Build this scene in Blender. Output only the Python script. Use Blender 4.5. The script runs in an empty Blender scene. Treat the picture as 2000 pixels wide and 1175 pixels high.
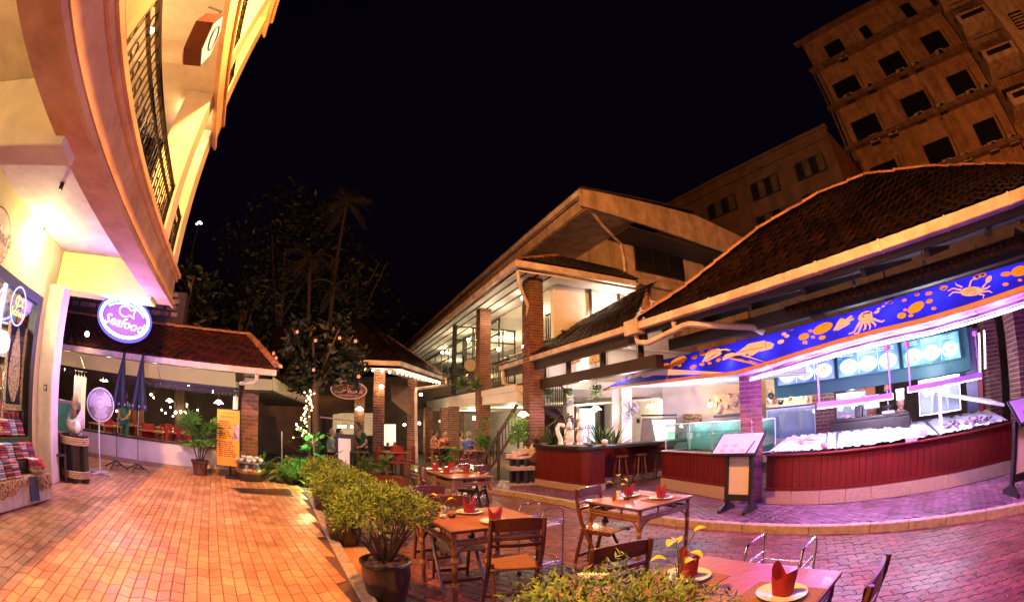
import bpy, bmesh, math, random
from mathutils import Vector, Matrix
random.seed(7)
SC = bpy.context.scene
COL = SC.collection
V = Vector
R = math.radians
# ------------------------------------------------------------ camera: a 16 mm class full-frame fisheye, frame cropped at the bottom
CAMH, FPX, PITCH, CYP = 1.65, 872.0, R(10.63), 666.0
cd = bpy.data.cameras.new('camera')
cam = bpy.data.objects.new('camera', cd)
COL.objects.link(cam)
SC.camera = cam
cd.type = 'PANO'
cd.panorama_type = 'FISHEYE_EQUISOLID'
cd.fisheye_lens = FPX / 2000 * 36
cd.fisheye_fov = math.pi
cd.sensor_fit = 'HORIZONTAL'
cd.sensor_width = 36
cd.sensor_height = 36 * 1175 / 2000
cd.shift_y = (CYP - 587.5) / 1175
cd.clip_start = 0.05
cd.clip_end = 500
cam.location = (0, 0, CAMH)
cam.rotation_euler = (R(90) + PITCH, 0, 0)
# ------------------------------------------------------------ world: late dusk, almost black
w = bpy.data.worlds.new('World')
SC.world = w
w.use_nodes = True
nt = w.node_tree
bg = nt.nodes['Background']
sky = nt.nodes.new('ShaderNodeTexSky')
sky.sky_type = 'NISHITA'
sky.sun_disc = False
sky.sun_elevation = R(-4)
sky.sun_rotation = R(200)
mx = nt.nodes.new('ShaderNodeMix'); mx.data_type = 'RGBA'; mx.blend_type = 'MULTIPLY'
mx.inputs[0].default_value = 1.0
mx.inputs[7].default_value = (0.75, 0.22, 1.0, 1)
nt.links.new(sky.outputs[0], mx.inputs[6])
nt.links.new(mx.outputs[2], bg.inputs[0])
bg.inputs[1].default_value = 0.15
vs = SC.view_settings
vs.view_transform = 'Standard'
vs.look = 'None'
vs.exposure = 0.0
vs.gamma = 1.0
vs.use_curve_mapping = False
cy = SC.cycles
cy.use_denoising = True
try:
    cy.denoiser = 'OPENIMAGEDENOISE'
    cy.denoising_input_passes = 'RGB_ALBEDO_NORMAL'
except Exception:
    pass
cy.max_bounces = 6
cy.diffuse_bounces = 3
cy.glossy_bounces = 3
cy.transmission_bounces = 5
cy.transparent_max_bounces = 12
cy.sample_clamp_indirect = 3.0
cy.sample_clamp_direct = 0.0
cy.caustics_reflective = False
cy.caustics_refractive = False

LK = 2.6
def lamp(p, power, color=(1, .62, .3), radius=.05, kind='POINT', to=None, size=None, spot=None, name='lamp_light', sizey=None):
    d = bpy.data.lights.new(name, kind)
    d.energy = power * LK
    d.color = color
    if kind in ('POINT', 'SPOT'):
        d.shadow_soft_size = radius
        if .2 <= radius < .29: d.specular_factor = 0
    if kind == 'SPOT':
        d.spot_size = R(spot or 60); d.spot_blend = .6
    if kind == 'AREA':
        d.shape = 'RECTANGLE'; d.size = size; d.size_y = sizey or .06
    o = bpy.data.objects.new(name, d)
    o.location = p
    if to is not None:
        o.rotation_euler = (V(to) - V(p)).to_track_quat('-Z', 'X' if kind == 'AREA' else 'Y').to_euler()
    COL.objects.link(o)
    return o
SOD = (1.0, .40, .085)
WARM = (1.0, .60, .27)
CREAM = (1.0, .78, .42)
VIO = (.42, .20, 1.0)
# sodium street lamp above the street, outside the frame, and the one further up the street on the right
lamp((-2.2, 2.1, 7.6), 2050, SOD, .15)
lamp((17, -2, 9), 1300, (1, .25, .045), .3)
# ------------------------------------------------------------ pixel (of the 2000 x 1175 photograph) to direction / point at a real depth
_F = V((0, math.cos(PITCH), math.sin(PITCH))); _U = V((0, -math.sin(PITCH), math.cos(PITCH))); _R = V((1, 0, 0))
EYE = V((0, 0, CAMH))
def ray(px, py):
    dx, dy = px - 1000, -(py - CYP)
    rr = math.hypot(dx, dy) + 1e-9
    th = 2 * math.asin(min(1, rr / (2 * FPX)))
    k = math.sin(th) / rr
    return k * dx * _R + k * dy * _U + math.cos(th) * _F
def gp(px, py, z=0.0):
    d = ray(px, py)
    return EYE + d * ((z - CAMH) / d.z)
def on(px, py, A, B):
    d = ray(px, py)
    nx, ny = B[1] - A[1], -(B[0] - A[0])
    return EYE + d * ((nx * A[0] + ny * A[1]) / (nx * d.x + ny * d.y))
def at(px, py, dist):
    d = ray(px, py)
    return EYE + d * (dist / math.hypot(d.x, d.y))
def pix(p):
    d = (V(p) - EYE).normalized()
    a, b, c = d.dot(_R), d.dot(_U), d.dot(_F)
    rr = 2 * FPX * math.sin(math.acos(max(-1, min(1, c))) / 2); n = math.hypot(a, b) + 1e-9
    return 1000 + rr * a / n, CYP - rr * b / n
def inframe(p, m=40):
    x, y = pix(p)
    return -m < x < 2000 + m and -m < y < 1175 + m
# ------------------------------------------------------------ materials
MATS = {}
def mat(name, col, rough=.6, var=.25, scale=8.0, metal=0.0, bump=.15, bscale=None, col2=None, emit=None, estr=0.0, trans=0.0, island=0.0,
        objvar=0.0, wave=None, spec=.5, alpha=1.0, streak=None, coat=0.0, stretch=None, contrast=None, world=False, grime=0, wet=0):
    if name in MATS: return MATS[name]
    m = bpy.data.materials.new(name); m.use_nodes = True
    t = m.node_tree; N = t.nodes; L = t.links
    b = N['Principled BSDF']
    b.inputs['Roughness'].default_value = rough
    b.inputs['Metallic'].default_value = metal
    b.inputs['Specular IOR Level'].default_value = spec
    b.inputs['Coat Weight'].default_value = coat
    b.inputs['Transmission Weight'].default_value = trans
    b.inputs['Alpha'].default_value = alpha
    tc = N.new('ShaderNodeTexCoord')
    mp = N.new('ShaderNodeMapping'); geo = N.new('ShaderNodeNewGeometry') if world else None
    L.new(geo.outputs['Position'] if world else tc.outputs['Object'], mp.inputs[0])
    if stretch: mp.inputs['Scale'].default_value = stretch
    nz = N.new('ShaderNodeTexNoise'); nz.inputs['Scale'].default_value = scale; nz.inputs['Detail'].default_value = 6; nz.inputs['Roughness'].default_value = .65
    L.new(mp.outputs[0], nz.inputs['Vector'])
    fac = nz.outputs['Fac']
    if wave:
        wv = N.new('ShaderNodeTexWave'); wv.inputs['Scale'].default_value = wave; wv.inputs['Distortion'].default_value = 6; wv.inputs['Detail'].default_value = 3
        wv.inputs['Detail Scale'].default_value = 1.5
        L.new(mp.outputs[0], wv.inputs['Vector'])
        mm = N.new('ShaderNodeMath'); mm.operation = 'MULTIPLY'; L.new(wv.outputs['Fac'], mm.inputs[0]); L.new(fac, mm.inputs[1])
        ma = N.new('ShaderNodeMath'); ma.operation = 'ADD'; L.new(mm.outputs[0], ma.inputs[0]); ma.inputs[1].default_value = .25
        fac = ma.outputs[0]
    c2 = col2 or tuple(c * (1 - var) ** 2 for c in col)
    c1 = tuple(min(1, c * (1 + var * .6)) for c in col) if not col2 else col
    rp = N.new('ShaderNodeValToRGB')
    lo, hi = contrast or (.32, .68)
    rp.color_ramp.elements[0].position = lo; rp.color_ramp.elements[1].position = hi
    rp.color_ramp.elements[0].color = (*c2, 1); rp.color_ramp.elements[1].color = (*c1, 1)
    L.new(fac, rp.inputs[0])
    out = rp.outputs[0]
    for amt, kind in ((island, 'ShaderNodeNewGeometry'), (objvar, 'ShaderNodeObjectInfo')):
        if amt:
            g = N.new(kind)
            h = N.new('ShaderNodeHueSaturation')
            mr = N.new('ShaderNodeMapRange'); mr.inputs[3].default_value = 1 - amt; mr.inputs[4].default_value = 1 + amt
            L.new(g.outputs['Random Per Island' if kind.endswith('Geometry') else 'Random'], mr.inputs[0])
            L.new(mr.outputs[0], h.inputs['Value'])
            mr2 = N.new('ShaderNodeMapRange'); mr2.inputs[3].default_value = .5 - amt * .035; mr2.inputs[4].default_value = .5 + amt * .035
            ml = N.new('ShaderNodeMath'); ml.operation = 'FRACT'; m3 = N.new('ShaderNodeMath'); m3.operation = 'MULTIPLY'; m3.inputs[1].default_value = 7.31
            L.new(g.outputs['Random Per Island' if kind.endswith('Geometry') else 'Random'], m3.inputs[0]); L.new(m3.outputs[0], ml.inputs[0])
            L.new(ml.outputs[0], mr2.inputs[0]); L.new(mr2.outputs[0], h.inputs['Hue'])
            L.new(out, h.inputs['Color']); out = h.outputs[0]
    if streak:
        s2 = N.new('ShaderNodeTexNoise'); mp2 = N.new('ShaderNodeMapping'); mp2.inputs['Scale'].default_value = (streak, streak, streak * .12)
        L.new(tc.outputs['Object'], mp2.inputs[0]); L.new(mp2.outputs[0], s2.inputs['Vector']); s2.inputs['Scale'].default_value = 1.0; s2.inputs['Detail'].default_value = 5
        r2 = N.new('ShaderNodeValToRGB'); r2.color_ramp.elements[0].position = .36; r2.color_ramp.elements[1].position = .56
        r2.color_ramp.elements[0].color = (.62, .57, .52, 1); r2.color_ramp.elements[1].color = (1, 1, 1, 1)
        L.new(s2.outputs['Fac'], r2.inputs[0])
        mxx = N.new('ShaderNodeMix'); mxx.data_type = 'RGBA'; mxx.blend_type = 'MULTIPLY'; mxx.inputs[0].default_value = .8
        L.new(out, mxx.inputs[6]); L.new(r2.outputs[0], mxx.inputs[7]); out = mxx.outputs[2]
    if grime:
        gz = N.new('ShaderNodeTexNoise'); gz.inputs['Scale'].default_value = grime; gz.inputs['Detail'].default_value = 8; gz.inputs['Roughness'].default_value = .7
        L.new(mp.outputs[0], gz.inputs['Vector']); gr = N.new('ShaderNodeValToRGB'); gr.color_ramp.elements[0].position = .38; gr.color_ramp.elements[1].position = .58
        gr.color_ramp.elements[0].color = (.45, .36, .32, 1); gr.color_ramp.elements[1].color = (1, 1, 1, 1); L.new(gz.outputs['Fac'], gr.inputs[0])
        gm = N.new('ShaderNodeMix'); gm.data_type = 'RGBA'; gm.blend_type = 'MULTIPLY'; gm.inputs[0].default_value = .6; L.new(out, gm.inputs[6]); L.new(gr.outputs[0], gm.inputs[7]); out = gm.outputs[2]
        if wet:
            wr = N.new('ShaderNodeMapRange'); wr.inputs[1].default_value = .40; wr.inputs[2].default_value = .62; wr.inputs[3].default_value = wet; wr.inputs[4].default_value = rough + .15
            L.new(gz.outputs['Fac'], wr.inputs[0]); L.new(wr.outputs[0], b.inputs['Roughness'])
    L.new(out, b.inputs['Base Color'])
    if bump:
        bn = N.new('ShaderNodeTexNoise'); bn.inputs['Scale'].default_value = bscale or scale * 5; bn.inputs['Detail'].default_value = 4
        L.new(mp.outputs[0], bn.inputs['Vector'])
        bb = N.new('ShaderNodeBump'); bb.inputs['Strength'].default_value = bump; bb.inputs['Distance'].default_value = .01
        L.new(bn.outputs['Fac'], bb.inputs['Height']); L.new(bb.outputs[0], b.inputs['Normal'])
    if emit:
        b.inputs['Emission Color'].default_value = (*emit, 1); b.inputs['Emission Strength'].default_value = estr
    MATS[name] = m
    return m
def emis(name, col, strength, sample=False):
    if name in MATS: return MATS[name]
    m = bpy.data.materials.new(name); m.use_nodes = True
    t = m.node_tree; t.nodes.clear()
    e = t.nodes.new('ShaderNodeEmission'); e.inputs[0].default_value = (*col, 1); e.inputs[1].default_value = strength
    o = t.nodes.new('ShaderNodeOutputMaterial'); t.links.new(e.outputs[0], o.inputs[0])
    if not sample:
        try: m.cycles.emission_sampling = 'NONE'
        except Exception: pass
    MATS[name] = m
    return m
def glass(name, col=(.9, .95, .95), alpha_mix=.12, rough=.03):
    if name in MATS: return MATS[name]
    m = bpy.data.materials.new(name); m.use_nodes = True
    t = m.node_tree; t.nodes.clear()
    tr = t.nodes.new('ShaderNodeBsdfTransparent'); tr.inputs[0].default_value = (*col, 1)
    gl = t.nodes.new('ShaderNodeBsdfGlossy'); gl.inputs['Roughness'].default_value = rough
    fr = t.nodes.new('ShaderNodeFresnel'); fr.inputs[0].default_value = 1.12
    ad = t.nodes.new('ShaderNodeMath'); ad.operation = 'ADD'; ad.inputs[1].default_value = alpha_mix * .4
    ms = t.nodes.new('ShaderNodeMixShader'); o = t.nodes.new('ShaderNodeOutputMaterial')
    gb = t.nodes.new('ShaderNodeNewGeometry'); iv = t.nodes.new('ShaderNodeMath'); iv.operation = 'SUBTRACT'; iv.inputs[0].default_value = 1; t.links.new(gb.outputs['Backfacing'], iv.inputs[1]); mu = t.nodes.new('ShaderNodeMath'); mu.operation = 'MULTIPLY'; t.links.new(fr.outputs[0], mu.inputs[0]); t.links.new(iv.outputs[0], mu.inputs[1]); t.links.new(mu.outputs[0], ad.inputs[0]); t.links.new(ad.outputs[0], ms.inputs[0])
    t.links.new(tr.outputs[0], ms.inputs[1]); t.links.new(gl.outputs[0], ms.inputs[2]); t.links.new(ms.outputs[0], o.inputs[0])
    MATS[name] = m
    return m
# ------------------------------------------------------------ mesh builder
WM = {}
class MB:
    def __init__(s): s.v = []; s.f = []
    def add(s, vs, fs):
        o = len(s.v); s.v += [tuple(x) for x in vs]; s.f += [tuple(i + o for i in f) for f in fs]; return s
    def box(s, c, d, rz=0.0):
        cx, cy_, cz = c; a, b, h = d[0] / 2, d[1] / 2, d[2] / 2; co, si = math.cos(rz), math.sin(rz)
        P = []
        for z in (-h, h):
            for x, y in ((-a, -b), (a, -b), (a, b), (-a, b)):
                P.append((cx + x * co - y * si, cy_ + x * si + y * co, cz + z))
        return s.add(P, [(0, 3, 2, 1), (4, 5, 6, 7), (0, 1, 5, 4), (1, 2, 6, 5), (2, 3, 7, 6), (3, 0, 4, 7)])
    def bar(s, a, b, wd, ht, up=(0, 0, 1)):
        a, b = V(a), V(b); d = (b - a).normalized(); up = V(up)
        if abs(d.dot(up)) > .98: up = V((1, 0, 0))
        x = d.cross(up).normalized(); y = x.cross(d).normalized()
        P = [p + x * i * wd / 2 + y * j * ht / 2 for p in (a, b) for i, j in ((-1, -1), (1, -1), (1, 1), (-1, 1))]
        return s.add(P, [(0, 3, 2, 1), (4, 5, 6, 7), (0, 1, 5, 4), (1, 2, 6, 5), (2, 3, 7, 6), (3, 0, 4, 7)])
    def tube(s, pts, r, n=8, cap=True):
        pts = [V(p) for p in pts]; k = len(pts); rs = r if isinstance(r, (list, tuple)) else [r] * k
        P = []; x = None
        for i, p in enumerate(pts):
            d = (pts[min(i + 1, k - 1)] - pts[max(i - 1, 0)])
            d = d.normalized() if d.length > 1e-9 else V((0, 0, 1))
            if x is None:
                x = d.cross(V((0, 0, 1)) if abs(d.z) < .9 else V((1, 0, 0))).normalized()
            else:
                x = (x - d * x.dot(d)).normalized()
            y = d.cross(x)
            for j in range(n):
                a = 2 * math.pi * j / n; P.append(p + (x * math.cos(a) + y * math.sin(a)) * rs[i])
        F = [(i * n + j, i * n + (j + 1) % n, (i + 1) * n + (j + 1) % n, (i + 1) * n + j) for i in range(k - 1) for j in range(n)]
        if cap: F += [tuple(range(n))[::-1], tuple((k - 1) * n + j for j in range(n))]
        return s.add(P, F)
    def lathe(s, prof, c=(0, 0, 0), n=16):
        P = [(c[0] + r * math.cos(2 * math.pi * j / n), c[1] + r * math.sin(2 * math.pi * j / n), c[2] + z) for r, z in prof for j in range(n)]
        k = len(prof)
        F = [(i * n + j, i * n + (j + 1) % n, (i + 1) * n + (j + 1) % n, (i + 1) * n + j) for i in range(k - 1) for j in range(n)]
        F += [tuple(range(n))[::-1], tuple((k - 1) * n + j for j in range(n))]
        return s.add(P, F)
    def prism(s, poly, vec):
        poly = [V(p) for p in poly]; vec = V(vec); n = len(poly)
        return s.add(poly + [p + vec for p in poly], [tuple(range(n))[::-1], tuple(range(n, 2 * n))] + [(i, (i + 1) % n, n + (i + 1) % n, n + i) for i in range(n)])
    def ball(s, c, r, n=10, m=6, sc=(1, 1, 1)):
        P = [(c[0], c[1], c[2] - r * sc[2])]
        for i in range(1, m):
            t = -math.pi / 2 + math.pi * i / m
            for j in range(n):
                a = 2 * math.pi * j / n
                P.append((c[0] + r * sc[0] * math.cos(t) * math.cos(a), c[1] + r * sc[1] * math.cos(t) * math.sin(a), c[2] + r * sc[2] * math.sin(t)))
        P.append((c[0], c[1], c[2] + r * sc[2])); e = len(P) - 1
        F = [(0, 1 + (j + 1) % n, 1 + j) for j in range(n)]
        for i in range(m - 2):
            for j in range(n):
                F.append((1 + i * n + j, 1 + i * n + (j + 1) % n, 1 + (i + 1) * n + (j + 1) % n, 1 + (i + 1) * n + j))
        F += [(1 + (m - 2) * n + j, 1 + (m - 2) * n + (j + 1) % n, e) for j in range(n)]
        return s.add(P, F)
    def quad(s, a, b, c, d): return s.add([a, b, c, d], [(0, 1, 2, 3)])
    def slab(s, a, b, c, d, t):
        """a quad given a thickness t along its normal, below the given face"""
        a, b, c, d = V(a), V(b), V(c), V(d); n = (b - a).cross(d - a).normalized() * t
        return s.prism([a, b, c, d], -n)
    def mesh(s, name, m, smooth=False, recalc=True):
        me = bpy.data.meshes.new(name); me.from_pydata(s.v, [], s.f)
        if recalc:
            bm = bmesh.new(); bm.from_mesh(me); bmesh.ops.recalc_face_normals(bm, faces=bm.faces); bm.to_mesh(me); bm.free()
        if smooth:
            me.polygons.foreach_set('use_smooth', [True] * len(me.polygons))
            if smooth != 2:
                try: me.set_sharp_from_angle(angle=R(42))
                except Exception: pass
        if m: me.materials.append(m)
        return me
    def build(s, name, m, parent=None, smooth=False, recalc=True, bevel=0):
        if parent is not None and parent in WM:
            Mi = WM[parent].inverted(); s.v = [tuple(Mi @ V(p)) for p in s.v]
        o = bpy.data.objects.new(name, s.mesh(name, m, smooth, recalc)); COL.objects.link(o)
        if parent is not None:
            o.parent = parent; WM[o] = WM.get(parent, Matrix.Identity(4))
        if bevel:
            md = o.modifiers.new('edge', 'BEVEL'); md.width = bevel; md.segments = 1; md.limit_method = 'ANGLE'
        return o
def tag(o, label=None, cat=None, group=None, kind=None):
    if label: o['label'] = label
    if cat: o['category'] = cat
    if group: o['group'] = group
    if kind: o['kind'] = kind
    return o
def T(name, label, cat, loc=(0, 0, 0), rz=0.0, group=None, kind=None):
    o = bpy.data.objects.new(name, None); COL.objects.link(o); o.location = loc; o.rotation_euler = (0, 0, rz)
    o.empty_display_size = .1
    WM[o] = Matrix.Translation(V(loc)) @ Matrix.Rotation(rz, 4, 'Z')
    return tag(o, label, cat, group, kind)
def inst(me, name, M, parent=None):
    """another object that shares the mesh ME, placed by the world matrix M"""
    o = bpy.data.objects.new(name, me); COL.objects.link(o)
    if parent is not None:
        o.parent = parent; M = WM.get(parent, Matrix.Identity(4)).inverted() @ M
    o.matrix_local = M if parent is not None else M
    if parent is None: o.matrix_world = M
    return o
def copy_tree(o, loc=None, rz=None, label=None, parent=None):
    c = o.copy(); COL.objects.link(c)
    if parent is not None: c.parent = parent
    if loc is not None: c.location = loc
    if rz is not None: c.rotation_euler = (0, 0, rz)
    if label: c['label'] = label
    for ch in list(o.children): copy_tree(ch, parent=c)
    return c
def frame(o, x, y, z):
    """matrix whose columns are the axes x, y, z at origin o"""
    x, y, z = V(x).normalized(), V(y).normalized(), V(z).normalized()
    return Matrix(((x.x, y.x, z.x, o[0]), (x.y, y.y, z.y, o[1]), (x.z, y.z, z.z, o[2]), (0, 0, 0, 1)))
def evaluated(o):
    """the final mesh of O, worked out in a scratch scene that holds nothing else"""
    tmp = bpy.data.scenes.new('scratch'); tmp.collection.objects.link(o)
    with bpy.context.temp_override(scene=tmp, view_layer=tmp.view_layers[0]):
        dg = bpy.context.evaluated_depsgraph_get(); dg.update()
        me = bpy.data.meshes.new_from_object(o.evaluated_get(dg))
    tmp.collection.objects.unlink(o); bpy.data.scenes.remove(tmp)
    return me
def text(s, size, M, m, name, parent=None, shear=0.0, extrude=.002, sx=1.0, align='CENTER'):
    cu = bpy.data.curves.new(name, 'FONT'); cu.body = s; cu.size = size; cu.shear = shear; cu.extrude = extrude; cu.align_x = align; cu.align_y = 'CENTER'; cu.resolution_u = 2
    o = bpy.data.objects.new(name, cu)
    me = evaluated(o); bpy.data.objects.remove(o); bpy.data.curves.remove(cu)
    me.materials.clear(); me.materials.append(m); me.transform(Matrix.Diagonal((sx, 1, 1, 1)))
    me.transform((WM[parent].inverted() @ M) if parent in WM else M)
    r = bpy.data.objects.new(name, me); COL.objects.link(r)
    if parent is not None: r.parent = parent
    return r
def lerp(a, b, t): return V(a) * (1 - t) + V(b) * t
def bil(a, b, c, d, u, v): return lerp(lerp(a, b, u), lerp(d, c, u), v)
# ============================================================ materials of the place
PLASTER = mat('orange_white_plaster', (.74, .46, .25), .8, .07, 2, grime=.9, bump=.12)
PL2 = mat('cream_plaster', (.72, .63, .50), .75, .12, 2.5, bump=.12)
YEL = mat('yellow_wall_paint', (.80, .76, .26), .7, .08, 2.2, bump=.08)
WHITE = mat('white_painted_wall', (.78, .75, .72), .6, .08, 2, bump=.08)
TRIMW = mat('white_gutter_paint', (.72, .60, .54), .45, .10, 3, grime=1.5, bump=.06)
DARKW = mat('dark_stained_timber', (.035, .02, .014), .5, .3, 6, stretch=(1, 1, 6))
BLACK = mat('black_painted_iron', (.012, .011, .011), .4, .2, 20)
BLACKW = mat('black_lacquer_wood', (.018, .014, .014), .32, .2, 12)
REDW = mat('red_brown_lacquered_wood', (.115, .007, .005), .42, .35, 9, stretch=(7, 7, .25), coat=.08, bump=.04, spec=.3)
CHAIRW = mat('dark_red_chair_wood', (.125, .030, .013), .36, .4, 14, stretch=(2, 2, 9), coat=.2, bump=.08)
SEATW = mat('golden_seat_wood', (.36, .15, .05), .36, .35, 14, stretch=(3, 14, 3), coat=.2, bump=.08)
TOPW = mat('table_top_veneer', (.38, .135, .06), .42, .22, 9, stretch=(1, 9, 1), coat=.06, bump=.03)
BAMB = mat('bamboo_cane', (.22, .085, .035), .42, .45, 9, stretch=(9, 9, 1.2), bump=.12)
CANE = mat('cane_binding', (.46, .25, .10), .5, .3, 30)
BRICK = mat('red_brown_brick', (.21, .088, .05), .85, .45, 14, island=.35, objvar=.35, bump=.5, bscale=60)
MORT = mat('grey_mortar', (.40, .33, .30), .95, .25, 25, bump=.5)
TILE = mat('mossy_dark_roof_tile', (.011, .0045, .003), .34, .6, 10, island=.7, objvar=.7, bump=.5)
TILE2 = mat('red_clay_roof_tile', (.050, .014, .008), .45, .5, 10, island=.6, objvar=.6, bump=.4)
RIDGE = mat('clay_ridge_tile', (.36, .17, .10), .7, .35, 14, objvar=.25, bump=.35)
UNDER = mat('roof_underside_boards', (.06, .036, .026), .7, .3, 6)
PAV = mat('plaza_chevron_paver', (.62, .31, .15), .55, .30, 2.2, island=.22, objvar=.22, bump=.3, bscale=45, col2=(.46, .18, .085), world=True, grime=1.3, wet=.3)
PAVB = mat('plaza_joint_bed', (.13, .06, .04), .9, .3, 30)
ROADP = mat('street_zigzag_paver', (.21, .055, .05), .5, .35, 9, island=.28, objvar=.28, bump=.45, bscale=55, world=True, grime=1.1, wet=.36)
ROADB = mat('street_joint_bed', (.05, .03, .026), .95, .3, 30)
WALKP = mat('pavement_paver', (.16, .065, .12), .5, .35, 5, island=.25, objvar=.25, bump=.35, bscale=50, world=True, grime=1.2, wet=.36)
CONC = mat('kerb_concrete', (.40, .29, .21), .85, .25, 14, bump=.5, bscale=70)
TERR = mat('washed_pebble_plinth', (.42, .27, .19), .85, .35, 60, bump=.8, bscale=110)
STEEL = mat('chrome_steel', (.55, .53, .52), .22, .1, 20, metal=1.0)
GREYM = mat('grey_metal', (.35, .34, .33), .4, .1, 20, metal=.8)
WPLATE = mat('glazed_white_china', (.85, .80, .72), .15, .04, 8, coat=.5, bump=0)
NAP = mat('dark_red_napkin', (.30, .006, .010), .75, .25, 14, bump=.25)
MATT = mat('woven_brown_placemat', (.34, .15, .055), .8, .4, 90, bump=.5)
LEAFY = mat('yellow_green_leaf', (.17, .27, .022), .5, .35, 9, island=.45, bump=0)
LEAF = mat('mid_green_leaf', (.075, .17, .03), .5, .35, 9, island=.45, bump=0)
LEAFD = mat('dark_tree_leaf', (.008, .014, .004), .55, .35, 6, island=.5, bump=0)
PALE = mat('pale_lime_leaf', (.62, .60, .10), .4, .15, 9, bump=0)
BARK = mat('grey_brown_bark', (.075, .042, .026), .85, .4, 18, bump=.6)
POTM = mat('dark_glazed_pot', (.030, .020, .017), .3, .4, 5, coat=.3)
PEB = mat('brown_river_pebble', (.17, .085, .05), .55, .4, 25, island=.4, bump=.1)
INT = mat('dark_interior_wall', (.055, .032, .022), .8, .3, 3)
CLEAR = glass('clear_window_glass')
WATERG = glass('aquarium_glass', (.96, .99, .98), .3)
BULB = emis('lit_bulb_glass', (1, .80, .48), 30)
BULBW = emis('lit_white_bulb_glass', (1, .93, .80), 30)
SHADE = emis('lit_lamp_shade', (1, .80, .5), 7)

def bulb(px=None, p=None, power=25, col=WARM, r=.045, dist=None, label=None, m=None, group='warm lamps in the restaurants', name='pendant_lamp', cap=True, drop=.25, light=True, shade=False, cat='lamp'):
    p = V(p) if p is not None else at(px[0], px[1], dist)
    t = T(name, label, cat, tuple(p), group=group)
    MB().ball(p, r, 10, 7).build('bulb', m or BULB, t, True)
    b = MB()
    if cap:
        b.lathe([(.018, r * .8), (.022, r + .01), (.02, r + .06), (.006, r + .07)], p, 8)
        b.tube([p + V((0, 0, r + .06)), p + V((0, 0, r + drop))], .006, 5)
        b.build('lamp_holder', BLACK, t)
    if shade:
        MB().lathe([(.04, .09), (.06, .08), (.15, -.005), (.155, -.012), (.145, -.006), (.055, .07), (.035, .08)], p, 14).build('lamp_shade', SHADE if shade == 1 else GREYM, t, True)
    if light:
        lamp(p, power, col, r * 1.3)
    return t
# ============================================================ the ground
ZP, ZS, ZW = .15, .075, .12
b = MB(); b.box((0, 20, -.26), (160, 160, .5)); tag(b.build('road', ROADB), kind='structure')
road = bpy.data.objects['road']
def joined(items, me_v, me_f, name, m, parent, kind='stuff'):
    """ITEMS: matrices; one mesh that repeats a small mesh"""
    b = MB()
    for M in items: b.add([M @ V(v) for v in me_v], me_f)
    o = b.build(name, m, parent, recalc=False)
    if kind: o['kind'] = kind
    return o
def pave(items, mb, name, m, parent, limit=300):
    """the LIMIT largest in the picture as parts of their own, the others joined"""
    vis = [M for M in items if inframe(M.translation, 60)]
    vis.sort(key=lambda M: (M.translation - EYE).length)
    me = mb.mesh(name, m)
    for M in vis[:limit]: inst(me, name, M, parent)
    if vis[limit:]: joined(vis[limit:], [tuple(v.co) for v in me.vertices], [tuple(p.vertices) for p in me.polygons], name + '_field', m, parent)
def slabpoly(poly, t, ch=.004):
    """paver of outline POLY (2D, counter-clockwise) with a chamfered upper edge, top at z = 0"""
    n = len(poly); cx = sum(p[0] for p in poly) / n; cy_ = sum(p[1] for p in poly) / n
    sh = lambda p: (p[0] + (cx - p[0]) / max(1e-6, math.hypot(p[0] - cx, p[1] - cy_)) * ch, p[1] + (cy_ - p[1]) / max(1e-6, math.hypot(p[0] - cx, p[1] - cy_)) * ch, 0)
    v = [sh(p) for p in poly] + [(p[0], p[1], -ch) for p in poly] + [(p[0], p[1], -t) for p in poly]
    f = [tuple(range(n))] + [(k * n + i, (k + 1) * n + i, (k + 1) * n + (i + 1) % n, k * n + (i + 1) % n) for k in (0, 1) for i in range(n)]
    return MB().add(v, f)
def inside(p, poly):
    c = False; n = len(poly)
    for i in range(n):
        a, b_ = poly[i], poly[i - 1]
        if (a[1] > p[1]) != (b_[1] > p[1]) and p[0] < (b_[0] - a[0]) * (p[1] - a[1]) / (b_[1] - a[1]) + a[0]: c = not c
    return c
rnd = random.Random(3)
def jig(M, a=.003, r=.01):
    return M @ Matrix.Translation((0, 0, rnd.uniform(-a, a * .4))) @ Matrix.Rotation(rnd.uniform(-r, r), 4, 'Z') @ Matrix.Rotation(rnd.uniform(-r, r) * .6, 4, 'X')
# plaza outline: right edge from the photograph, far edge by the step down behind the drain
e0 = gp(605, 952, ZP); e1 = gp(733, 1166, ZP)
ed = (e0 - e1).normalized(); ep = e1 - ed * 2.6
eb = gp(462, 929, ZP)
plaza_poly = [(ep.x, ep.y), (e0.x, e0.y), (gp(520, 938, ZP).x, gp(520, 938, ZP).y), (eb.x, eb.y), (-10.6, 6.6), (-12, 5.0), (-12, -4), (ep.x - 2, ep.y - 3)]
b = MB(); b.prism([(x, y, -.02) for x, y in plaza_poly], (0, 0, ZP + .02 - .012))
plaza = b.build('plaza_pavement', PAVB); tag(plaza, kind='structure')
perp = V((-ed.y, ed.x, 0))          # points to the left of the edge direction, into the plaza
# edging stone along the right edge
k = MB(); a0 = V((ep.x, ep.y, 0)); a1 = V((e0.x, e0.y, 0))
LE = (a1 - a0).length
for i in range(int(LE / .6)):
    p0 = a0 + ed * (i * .6 + .004); p1 = a0 + ed * (i * .6 + .596)
    if inframe(p0) or inframe(p1):
        MB().prism([p0 + V((0, 0, ZP + .002)), p1 + V((0, 0, ZP + .002)), p1 + perp * .13 + V((0, 0, ZP + .002)), p0 + perp * .13 + V((0, 0, ZP + .002))], (0, 0, -.14)).build('edging_stone', CONC, plaza, bevel=.008)
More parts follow.
